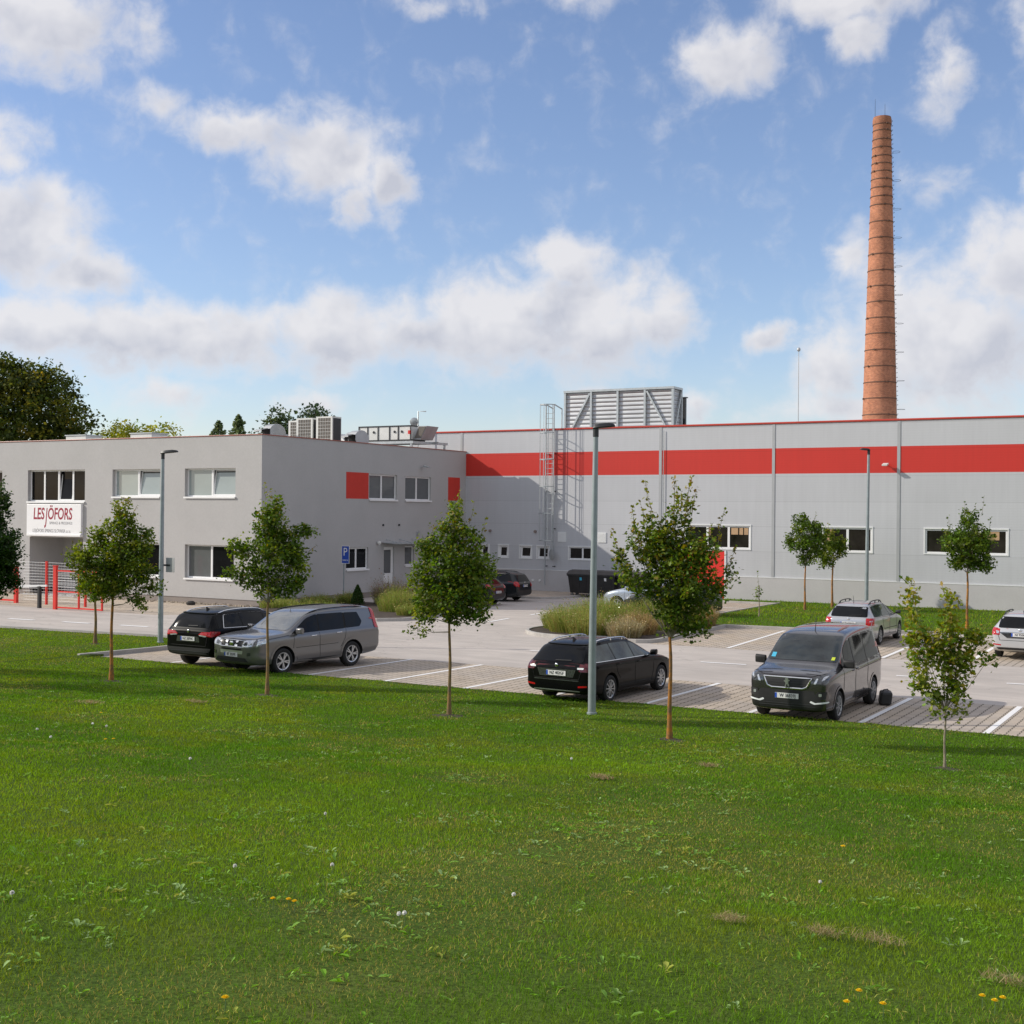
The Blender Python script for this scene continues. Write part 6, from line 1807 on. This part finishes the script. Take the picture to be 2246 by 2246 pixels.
def hatch_cfg(car, k=1.):
    gp = glass_polys(car, (.985, 1.04), .95, (-.08, -.95), -1.62, -1.38, .115)
    return dict(side_glass=gp, pillar=[], seams=[[(.85, .95), (.88, .6), (.75, .3)], [(-.08, .98), (-.08, .34)], [(-1., 1.0), (-.92, .72), (-.75, .5)]], handles=[(.12, .9), (-.82, .92)], mirror=(.72, 1.0),
        windshield=[(-.70, 1.07), (.70, 1.07), (.60, 1.39), (-.60, 1.39)], rear_glass=[(-.62, 1.05), (.62, 1.05), (.54, 1.34), (-.54, 1.34)],
        tail=[('B', [(.55, .82), (.80, .84), (.80, 1.02), (.58, 1.0)], 'lens_red', .006), ('L', [(-2.05, .84), (-1.86, .88), (-1.84, 1.04), (-2.0, 1.03)], 'lens_red', .006)],
        head=[('F', [(.36, .62), (.64, .66), (.70, .80), (.44, .74)], 'lens_clear', .006), ('L', [(2.02, .66), (1.76, .74), (1.66, .86), (1.98, .78)], 'lens_clear', .006)])
c4 = Car(hatch(4.2, .885, 1.49), .885, (1.25, -1.32), .315)
g = hatch_cfg(c4); g.update(plates=[(.66, -1, 'NZ 655EJ', .5)], rim='alloy', spokes=5)
assemble(c4, 'hatchback', 'black hatchback mostly hidden behind the pyramid maple, next to the slate estate', (-33.6, 53.3), PI, 'paint_navy', g)
g = hatch_cfg(c4); g.update(plates=[(.86, -1, 'NZ 318FB', .5)], rim='alloy', spokes=5, rear_low=[(-.70, .34), (.70, .34), (.74, .50), (-.74, .50)], tail=[('B', [(.60, .96), (.80, .96), (.80, 1.04), (.62, 1.03)], 'lens_dark_red', .006)], badges=[('badge', 'B', .0, 1.0, .045, 'chrome')])
assemble(c4, 'hatchback', 'dark anthracite hatchback by the red hall door, its rear showing beside the tallest maple', (-22.2, 52.5), PI, 'paint_anthracite', g)
g = hatch_cfg(c4); g.update(rim='alloy', spokes=5, mirror_mat='paint_ice_blue', patches=[('grille', 'F', [(-.34, .50), (.34, .50), (.36, .60), (-.36, .60)], 'black_plastic', .006, False)])
assemble(c4, 'hatchback', 'pale blue silver car showing only its nose between the island shrubs and the tallest maple', (-24.35, 54.9), PI, 'paint_ice_blue', g)

# --- black SUV, tail towards the lawn
W = .94
S_ = [(2.34, .40, .72, .56, .66, .46), (2.29, .30, .90, .76, .84, .64), (2.12, .27, .99, .87, .93, .76), (1.72, .25, 1.055, .925, 1.0, .82), (1.25, .24, 1.10, .94, 1.04, .83), (1.0, .24, 1.14, .94, 1.06, .82), (.62, .24, 1.36, .94, 1.07, .75), (.20, .24, 1.56, .94, 1.08, .68), (-.25, .24, 1.635, .94, 1.09, .66),
      (-.95, .24, 1.645, .94, 1.11, .66), (-1.55, .26, 1.625, .935, 1.13, .65), (-1.98, .30, 1.575, .92, 1.14, .64), (-2.10, .34, 1.50, .905, 1.14, .65), (-2.22, .36, 1.26, .885, 1.10, .70), (-2.28, .38, 1.12, .87, 1.05, .74), (-2.34, .42, 1.06, .80, .98, .70)]
c5 = Car(S_, W, (1.40, -1.39), .355)
gp = glass_polys(c5, (1.085, 1.16), .97, (-.06, -1.05), -1.82, -1.66, .125)
g = dict(side_glass=gp, pillar=[[(-.09, 1.1), (-.03, 1.1), (-.04, 1.50), (-.10, 1.50)], [(-1.08, 1.13), (-1.02, 1.13), (-1.03, 1.5), (-1.09, 1.5)], [(-2.02, 1.16), (-1.88, 1.16), (-1.80, 1.46), (-1.96, 1.44)]], chrome=[(-1.84, 1.15), (.96, 1.08)] + [p for p in top_edge(gp)[::-1]], chrome_closed=True,
    seams=[[(.92, 1.06), (.94, .65), (.80, .36)], [(-.06, 1.08), (-.07, .40)], [(-1.1, 1.1), (-1.02, .82), (-.86, .62)], [(-2.2, .98), (-.2, .96), (.9, .93)]], handles=[(.12, .99), (-.90, 1.02)], mirror=(.76, 1.10), windshield=[(-.76, 1.16), (.76, 1.16), (.64, 1.53), (-.64, 1.53)], rear_glass=[(-.70, 1.16), (.70, 1.16), (.63, 1.49), (-.63, 1.49)],
    rail=(-1.85, .15, .60, .045, 'chrome'), rail_posts=0, aerial=(-1.55, .1, True), wiper=(.05, 1.20, -.30, 1.21), rim='alloy', spokes=5, tyre_w=.235, arch=.07, arch_mat='black_plastic', skirt=(.25, .42),
    tail=[('B', [(.38, .97), (.86, .92), (.86, 1.06), (.50, 1.05)], 'lens_red', .007), ('R', [(-2.30, .93), (-2.05, .96), (-2.0, 1.06), (-2.28, 1.08)], 'lens_red', .007), ('L', [(-2.30, .93), (-2.05, .96), (-2.0, 1.06), (-2.28, 1.08)], 'lens_red', .007), ('B', [(.40, .945), (.66, .915), (.70, .95), (.44, .975)], 'lens_clear', .012)],
    head=[('F', [(.42, .80), (.72, .84), (.74, .94), (.46, .90)], 'lens_clear', .006)], patches=[('plate_recess', 'B', [(-.44, .76), (.44, .76), (.40, .92), (-.40, .92)], 'lens_smoke', .005, False)], rear_low=[(-.74, .42), (.74, .42), (.82, .60), (-.82, .60)],
    badges=[('badge', 'B', .0, 1.06, .045, 'chrome')], plates=[(.85, -1, 'NZ 207HC', .52)], strips=[('spoiler_edge', 'B', [(-.64, 1.535), (.64, 1.535)], .028, 'paint_black', False), ('bumper_strip', 'B', [(-.74, .50), (.74, .50)], .014, 'dark_metal', False), ('boot_seam', 'B', [(-.74, 1.1), (-.66, .66), (.66, .66), (.74, 1.1)], .006, 'seam_black', False)])
assemble(c5, 'suv', 'black SUV with chrome framed side windows, parked at the kerb end behind the grey SUV', (-26.05, 29.25), PI / 2, 'paint_black', g)

# --- grey boxy SUV, nose towards the lawn
W = .90
S_ = [(2.42, .42, .82, .64, .76, .54), (2.38, .32, .98, .82, .92, .72), (2.18, .28, 1.06, .89, .99, .79), (1.80, .26, 1.105, .915, 1.03, .82), (1.32, .25, 1.13, .925, 1.055, .83), (1.10, .25, 1.16, .925, 1.06, .82), (.78, .25, 1.37, .925, 1.06, .77), (.42, .25, 1.60, .925, 1.06, .72), (.05, .25, 1.695, .925, 1.07, .73),
      (-.75, .25, 1.72, .925, 1.09, .735), (-1.50, .26, 1.72, .925, 1.10, .735), (-2.04, .30, 1.71, .92, 1.11, .73), (-2.24, .33, 1.67, .915, 1.11, .73), (-2.31, .36, 1.46, .91, 1.10, .75), (-2.37, .40, 1.16, .90, 1.04, .78), (-2.42, .44, 1.08, .87, .98, .78)]
W = .925
c6 = Car(S_, W, (1.36, -1.27), .362, .06)
gp = glass_polys(c6, (1.08, 1.125), 1.04, (.02, -.98), -1.66, -1.50, .125, zr=1.565)
gp[2] = [(-1.70, 1.27), (-1.56, 1.545), (-1.03, 1.555), (-1.03, 1.12), (-1.58, 1.135)]
g = dict(side_glass=gp, pillar=[[(-.02, 1.10), (.06, 1.10), (.05, 1.55), (-.03, 1.55)], [(-1.02, 1.12), (-.95, 1.12), (-.96, 1.55), (-1.03, 1.55)]], seams=[[(.98, 1.05), (1.0, .65), (.84, .38)], [(.02, 1.07), (.0, .38)], [(-1.02, 1.10), (-.96, .82), (-.80, .60)], [(.9, .70), (-.7, .72)], [(1.15, 1.06), (1.9, .98)]],
    handles=[(.24, .985), (-.74, 1.01)], handle_mat='chrome', mirror=(.88, 1.09), mirror_size=1.15, windshield=[(-.74, 1.17), (.74, 1.17), (.66, 1.585), (-.66, 1.585)], rear_glass=[(-.66, 1.16), (.66, 1.16), (.62, 1.54), (-.62, 1.54)],
    rail=(-1.85, .35, .665, .03, 'black_plastic'), rail_posts=0, aerial=(.32, .10, False), rim='alloy', spokes=5, rim_style='twin', tyre_w=.22, arch=.065, arch_mat='paint_grey', skirt=(.26, .37),
    tail=[('L', [(-2.18, 1.06), (-2.37, 1.05), (-2.29, 1.40), (-2.21, 1.62), (-2.08, 1.64), (-2.14, 1.40)], 'lens_red', .014), ('B', [(.66, 1.04), (.86, 1.03), (.78, 1.58), (.62, 1.60)], 'lens_red', .012)],
    head=[('F', [(.44, .78), (.78, .82), (.80, .99), (.50, .97)], 'lens_clear', .008), ('L', [(2.30, .80), (1.98, .88), (1.86, 1.01), (2.2, 1.0)], 'lens_clear', .008), ('F', [(.50, .82), (.62, .83), (.62, .93), (.52, .92)], 'lens_smoke', .014)],
    patches=[('grille', 'F', [(-.40, .80), (.40, .80), (.43, .94), (-.43, .94)], 'black_plastic', .006, False), ('grille_bar', 'F', [(.13, .79), (.24, .79), (.26, .95), (.16, .95)], 'chrome', .013, True), ('grille_slot', 'F', [(-.40, .70), (.40, .70), (.42, .74), (-.42, .74)], 'seam_black', .008, False), ('front_panel', 'F', [(-.44, .60), (.44, .60), (.46, .69), (-.46, .69)], 'alloy', .005, False), ('fog_lamp', 'F', [(.62, .56), (.74, .57), (.74, .66), (.63, .65)], 'lens_smoke', .009, True)],
    ws_mat='glass_bright', front_low=[(-.66, .40), (.66, .40), (.56, .50), (-.56, .50)], badges=[('badge', 'F', .0, .87, .075, 'chrome')], plates=[(.575, 1, 'BT 303PR', .52)], strips=[('grille_frame', 'F', [(-.44, .785), (.44, .785), (.47, .955), (-.47, .955)], .014, 'chrome', True), ('bonnet_seam', 'F', [(-.80, 1.0), (-.45, .985), (.45, .985), (.80, 1.0)], .006, 'seam_black', False)])
assemble(c6, 'suv', 'grey boxy SUV with tall red tail lamp and chrome grille, parked nose to the lawn', (-23.69, 28.86), -PI / 2 - .14, 'paint_grey', g)

# --- dark grey people carrier, nose towards the lawn
W = .925
S_ = [(2.20, .36, .92, .68, .85, .56), (2.155, .26, 1.03, .83, .95, .72), (2.02, .23, 1.065, .875, .985, .77), (1.75, .22, 1.12, .915, 1.03, .81), (1.45, .21, 1.165, .925, 1.06, .82), (1.25, .21, 1.21, .925, 1.07, .82), (.95, .21, 1.45, .925, 1.075, .785), (.58, .21, 1.72, .925, 1.08, .735), (.22, .21, 1.85, .925, 1.09, .715),
      (-.60, .22, 1.90, .925, 1.10, .71), (-1.50, .23, 1.90, .92, 1.12, .705), (-2.06, .26, 1.87, .91, 1.12, .70), (-2.26, .30, 1.78, .90, 1.12, .70), (-2.33, .34, 1.42, .89, 1.10, .74), (-2.37, .36, 1.16, .88, 1.04, .78), (-2.40, .40, 1.06, .85, .96, .76)]
c7 = Car(S_, W, (1.34, -1.56), .325, .08)
gp = glass_polys(c7, (1.10, 1.15), 1.18, (.10, -.95), -2.06, -1.98, .17, zr=1.70)
gp[0] = [(.13, 1.105), (.12, 1.64)] + [(x, c7.ztop(x) - .165) for x in (.3, .45, .6, .72)] + [(.80, 1.10)]
g = dict(side_glass=gp + [[(.87, 1.10), (.82, 1.34), (1.12, 1.13)]], pillar=[[(.03, 1.11), (.13, 1.11), (.12, 1.66), (.02, 1.66)], [(-1.02, 1.14), (-.92, 1.14), (-.93, 1.69), (-1.03, 1.69)]], seams=[[(1.0, 1.07), (1.02, .62), (.90, .34)], [(.08, 1.09), (.06, .32)], [(-.98, 1.12), (-.98, .62), (-1.05, .40)], [(-.1, .97), (-1.9, 1.0)]],
    handles=[(.24, .99), (-.08, 1.0)], handle_mat='paint_dark_grey', mirror=(.98, 1.13), mirror_size=1.25, mirror_mat='black_plastic', windshield=[(-.80, 1.24), (.80, 1.24), (.70, 1.75), (-.70, 1.75)], rear_glass=[(-.70, 1.20), (.70, 1.20), (.66, 1.66), (-.66, 1.66)],
    aerial=(.18, .34, False), rim='hubcap', spokes=9, rim_style='thin', tyre_w=.21, arch=.05, arch_mat='paint_dark_grey', skirt=(.22, .30),
    tail=[('L', [(-2.28, 1.0), (-2.37, 1.0), (-2.29, 1.5), (-2.22, 1.5)], 'lens_red', .008), ('B', [(.76, 1.0), (.88, 1.0), (.84, 1.5), (.74, 1.5)], 'lens_red', .008)],
    head=[('F', [(.52, .84), (.70, .84), (.88, 1.03), (.80, 1.05), (.54, .97)], 'lens_smoke', .008), ('L', [(2.17, .88), (1.98, .96), (1.84, 1.10), (2.04, 1.06)], 'lens_smoke', .008), ('F', [(.58, .85), (.63, .85), (.68, .97), (.64, .98)], 'lens_clear', .015), ('F', [(.74, .92), (.80, .95), (.84, 1.02), (.77, 1.01)], 'lens_clear', .015)],
    patches=[('grille', 'F', [(-.50, .955), (.50, .955), (.42, .79), (.33, .755), (-.33, .755), (-.42, .79)], 'black_plastic', .007, False), ('fog_surround', 'F', [(.60, .52), (.82, .54), (.84, .70), (.66, .69)], 'black_plastic', .009, True), ('fog_lamp', 'F', [(.69, .60), (.75, .60), (.75, .66), (.69, .66)], 'lens_clear', .016, True), ('running_light', 'F', [(.50, .465), (.60, .425), (.86, .46), (.86, .495), (.62, .46), (.53, .50)], 'led_white', .016, True)],
    front_low=[(-.74, .30), (.74, .30), (.80, .44), (.58, .70), (-.58, .70), (-.80, .44)], plates=[(.575, 1, 'W 36839J', .52)], strips=[('grille_frame', 'F', [(-.53, .965), (.53, .965), (.44, .78), (.34, .74), (-.34, .74), (-.44, .78)], .020, 'chrome', True), ('grille_slat', 'F', [(-.47, .91), (.47, .91)], .007, 'dark_metal', False), ('grille_slat', 'F', [(-.44, .86), (.44, .86)], .007, 'dark_metal', False), ('grille_slat', 'F', [(-.41, .81), (.41, .81)], .007, 'dark_metal', False),
        ('intake_slat', 'F', [(-.62, .41), (.62, .41)], .008, 'dark_metal', False), ('intake_slat', 'F', [(-.62, .36), (.62, .36)], .008, 'dark_metal', False), ('bonnet_seam', 'F', [(-.86, 1.08), (-.50, 1.0), (.50, 1.0), (.86, 1.08)], .006, 'seam_black', False)])
van = assemble(c7, 'people_carrier', 'dark grey people carrier with chrome framed grille, parked nose to the lawn', (-8.78, 29.32), -PI / 2, 'paint_dark_grey', g)
# upright animal emblem on the grille
p = c7.hit('F', 0, .86, .02)
em = [(-.035, -.075), (-.012, -.075), (-.005, -.03), (.012, -.03), (.025, -.075), (.05, -.075), (.032, -.02), (.03, .02), (.055, .03), (.058, .045), (.03, .05), (.028, .075), (0, .085), (-.03, .07), (-.03, .055), (-.015, .05), (-.03, .03), (-.05, .04), (-.055, .025), (-.025, .005), (-.02, -.03)]
MB().prism([(p.x, y * 1.15, p.z + z * 1.15) for y, z in em], (.012, 0, 0)).build('emblem', 'alloy', van, local=True)
# stickers on the glass
for y, z, a, b, mt in ((-.66, 1.32, .05, .045, 'sticker_blue'), (.69, 1.30, .035, .03, 'sticker_yellow')):
    m = MB(); c7.patch(m, 'F', [(y - a, z - b), (y + a, z - b), (y + a, z + b), (y - a, z + b)], .010, .1); m.build('sticker', mt, van, local=True)
# black bag on the ground by the rear wheel
bg_ = empty('bag', (-7.62, 30.95, 0), 'black boxy bag standing on the pavers behind the rear wheel of the dark van', 'bag')
m = MB(); m.obox((-7.62, 30.95, .165), (.13, .04, 0), (-.08, .24, 0), (.02, 0, .155)); m.build('body', 'black_plastic', bg_, bevel=.05)
m = MB(); m.tube([(-7.66, 30.85, .31), (-7.64, 30.87, .36), (-7.58, 31.00, .36), (-7.57, 31.04, .31)], .014, 6); m.build('handle', 'black_plastic', bg_)
# ---------------------------------------------------------------- street furniture
def lamp(label, x, y, z, h, r0, r1, az, arm=.75, sc_=1.):
    t = empty('street_lamp', (x, y, z), label, 'street lamp', 'slim street lamps')
    m = MB(); m.tube([(x, y, z - .1), (x, y, z + 1.2), (x + .006 * h, y, z + h)], [r0, r0 * .96, r1], 14)
    m.build('pole', 'galv_pole', t, smooth=50)
    m = MB(); m.lathe([(r0 * 1.25, -.05), (r0 * 1.25, .02), (r0, .035)], 14, c=(x, y, z + .02)); m.build('base_collar', 'galv_pole', t, smooth=40)
    d = Vector((math.cos(az), math.sin(az), .10)).normalized(); s = Vector((-math.sin(az), math.cos(az), 0)); u = d.cross(s) * -1
    u = s.cross(d) * -1 if s.cross(d).z < 0 else s.cross(d)
    p = Vector((x + .006 * h, y, z + h))
    m = MB(); m.tube([p - Vector((0, 0, .22)), p + Vector((0, 0, .02))], [r1 * 1.15, r1 * 1.15], 12)
    q = p - d * .07
    prof = [(0, -.02, .06), (.10, .045, .10), (.30, .055, .12), (.62, .05, .12), (.78, .03, .09), (.84, .0, .06)]
    vs = []; 
    for (a, top, hw) in prof:
        c = q + d * a * arm / .75
        vs += [c - s * hw - u * .02, c - s * hw * .75 + u * top, c + s * hw * .75 + u * top, c + s * hw - u * .02, c + s * hw * .8 - u * .04, c - s * hw * .8 - u * .04]
    n = len(prof); fs = []
    for i in range(n - 1):
        for k in range(6): fs.append((i * 6 + k, i * 6 + (k + 1) % 6, (i + 1) * 6 + (k + 1) % 6, (i + 1) * 6 + k))
    fs += [tuple(range(6)), tuple(range((n - 1) * 6, n * 6))]
    m.add(vs, fs); m.build('lamp_head', 'dark_metal', t, smooth=35)
    return t
hz = math.atan2(RGT.y, RGT.x)
lamp('tall grey street lamp on the lawn edge, standing before the black estate car', -12.45, 25.07, lz(-12.45, 25.07), 6.22, .088, .055, hz - .1, .43)
t = lamp('grey street lamp at the left kerb end, beside the black SUV', -31.42, 31.19, .06, 6.3, .09, .052, hz - .15, .52)
lamp('grey street lamp on the far lawn, rising behind the older silver estate', -15.2, 58.17, .09, 7.35, .09, .055, hz + PI - .25, .40)
ps = empty('sign_plate', (-31.13, 31.30, 2.42), 'small grey sign plate seen from behind, fixed to the left street lamp', 'sign')
m = MB(); m.box(-31.31, -30.93, 31.30, 31.31, 2.40, 2.88); m.build('plate', 'duct', ps)
m = MB(); m.box(-31.46, -31.12, 31.285, 31.299, 2.60, 2.66); m.build('bracket', 'dark_metal', ps)

# parking sign by the office wall
ks = empty('parking_sign', (-38.5, 50.3, .09), 'blue parking sign with white letter P on a thin grey post by the office wall', 'sign')
m = MB(); m.tube([(-38.52, 50.34, 0), (-38.52, 50.34, 2.75)], .03, 8); m.build('post', 'galv_pole', ks, smooth=50)
m = MB(); m.box(-38.62, -38.16, 50.285, 50.30, 1.93, 2.79, 0); m.box(-38.60, -38.18, 50.281, 50.284, 1.95, 2.77, 1); m.build('plate', ['plate_white', 'blue_sign'], ks)
M = frame_mat(Vector((-38.40, 50.278, 2.48)) - ORG[ks.name], (1, 0, 0), (0, 0, 1)); text('lettering', 'P', ks, 'plate_white', M, .56, .001, 'CENTER', 0, .9)
M = frame_mat(Vector((-38.39, 50.278, 2.10)) - ORG[ks.name], (1, 0, 0), (0, 0, 1)); text('lettering', 'rezervé', ks, 'plate_white', M, .135, .001, 'CENTER', 0, .85)

# three large waste bins
def bin_(label, x, y, sticker):
    t = empty('waste_bin', (x, y, 0), label, 'waste bin', 'black wheeled bins by the hall')
    m = MB(); z0, z1 = .22, 1.16
    m.add([(x - .56, y - .38, z0), (x + .56, y - .38, z0), (x + .56, y + .38, z0), (x - .56, y + .38, z0), (x - .66, y - .50, z1), (x + .66, y - .50, z1), (x + .66, y + .50, z1), (x - .66, y + .50, z1)], [(3, 2, 1, 0), (0, 1, 5, 4), (1, 2, 6, 5), (2, 3, 7, 6), (3, 0, 4, 7), (4, 5, 6, 7)])
    m.box(x - .70, x + .70, y - .54, y + .54, z1 - .04, z1 + .03)
    for k in (-.4, 0, .4): m.bar((x + k, y - .40, .3), (x + k * 1.12, y - .505, 1.1), .04, .02)
    m.build('container', 'bin_black', t, bevel=.02)
    m = MB(); pr = [(-.56, 1.19), (-.56, 1.24), (-.30, 1.40), (.1, 1.45), (.56, 1.38), (.56, 1.19)]
    m.prism([(x - .71, y + a, b) for a, b in pr], (1.42, 0, 0)); m.build('lid', 'bin_lid', t, bevel=.02)
    for k in (-.35, .35):
        m = MB(); m.box(x + k - .09, x + k + .09, y - .60, y - .561, 1.19, 1.24); m.build('handle', 'bin_lid', t)
    for (a, b) in ((-.48, -.3), (.48, -.3), (-.48, .3), (.48, .3)):
        m = MB(); m.lathe([(.04, -.025), (.10, -.02), (.10, .02), (.04, .025)], 12, axis='y', c=(x + a, y + b, .10)); m.bar((x + a, y + b, .12), (x + a, y + b, .24), .05, mi=1); m.build('wheel', ['rubber', 'galv'], t)
    if sticker:
        m = MB(); m.obox((x + .12, y - .495, .98), (.06, 0, 0), (0, .008, .0), (0, -.01, .08)); m.build('sticker', sticker, t)
bin_('black wheeled waste bin with a blue sticker, leftmost by the hall wall', -31.35, 61.9, 'sticker_blue')
bin_('black wheeled waste bin with a white sticker, behind the street lamp pole', -29.9, 61.9, 'plate_white')
bin_('black wheeled waste bin without a visible sticker, mostly behind the tallest maple', -28.4, 61.9, None)
wb = empty('water_tap_box', (-35.15, YH, .5), 'small pale socket boxes low on the hall wall beside the ladder foot', 'socket')
m = MB(); m.box(-35.5, -35.38, YH - .10, YH - .041, .62, .74); m.box(-35.05, -34.93, YH - .10, YH - .041, .62, .74); m.build('socket_box', 'white_sheet', wb)

# red gate, mesh fence and barrier by the entrance
ga = empty('sliding_gate', (-46.2, 39.5, 0), 'red framed sliding gate with white wire mesh beside the left road', 'gate')
m = MB(); m.box(-46.31, -46.13, 39.45, 39.57, 0, 1.92); m.box(-46.33, -46.11, 39.43, 39.59, 1.92, 1.95); m.build('post', 'gate_red', ga)
m = MB()
for z in (.10, .80, 1.72): m.box(-46.11, -43.25, 39.48, 39.54, z - .03, z + .03)
for x in (-44.72, -43.28): m.box(x - .028, x + .028, 39.47, 39.55, .06, 1.75)
m.build('frame', 'gate_red', ga)
m = MB()
for k in range(9): m.tube([(-46.05, 39.5, .9 + k * .1), (-43.3, 39.5, .9 + k * .1)], .006, 5)
for k in range(14): m.tube([(-46. + k * .2, 39.515, .82), (-46. + k * .2, 39.515, 1.7)], .004, 4)
m.build('wire_mesh', 'white_sheet', ga)
fe = empty('mesh_fence', (-48.8, 41.2, 0), 'white wire mesh fence panel with a red post in front of the office entrance', 'fence')
for x in (-48.78, -46.2): 
    m = MB(); m.box(x - .04, x + .04, 41.14, 41.24, 0, 2.02); m.build('post', 'gate_red', fe)
m = MB()
for k in range(14): m.tube([(-50.6, 41.2, .2 + k * .135), (-46.2, 41.2, .2 + k * .135)], .007, 5)
for k in range(23): m.tube([(-50.6 + k * .2, 41.215, .12), (-50.6 + k * .2, 41.215, 1.98)], .004, 4)
m.build('wire_mesh', 'white_sheet', fe)
fe = empty('low_gate', (-51.2, 41.1, 0), 'low red barrier frame left of the mesh fence, partly behind the leftmost tree', 'gate')
m = MB(); m.box(-50.87, -50.69, 41.04, 41.18, 0, 1.75); m.build('post', 'gate_red', fe)
m = MB()
for z in (.12, 1.5): m.box(-54.6, -50.91, 41.07, 41.15, z - .04, z + .04)
m.box(-54.6, -54.5, 41.05, 41.17, 0, 1.6); m.build('frame', 'gate_red', fe)
ba = empty('boom_barrier', (-47.38, 39.62, 0), 'dark barrier post carrying a white boom across the entrance drive', 'barrier')
m = MB(); m.box(-47.45, -47.31, 39.55, 39.69, 0, .98); m.build('post', 'black_plastic', ba, bevel=.01)
m = MB(); m.bar((-46.95, 39.66, 1.02), (-53.5, 39.66, .70), .06, .085); m.build('boom', 'white_sheet', ba)
rk = MB(); rk.lathe([(.02, -.02), (.20, .02), (.22, .12), (.12, .19), (.02, .20)], 9)
o = rk.build('dark_stone', 'dark_stone', None, smooth=30, local=True, label='single dark stone on the gravel strip by the office plinth', cat='stone', loc=None); o.location = (-43.4, 45.0, 0)

# outlying trees that only fill the mirror of the windows are left out on purpose
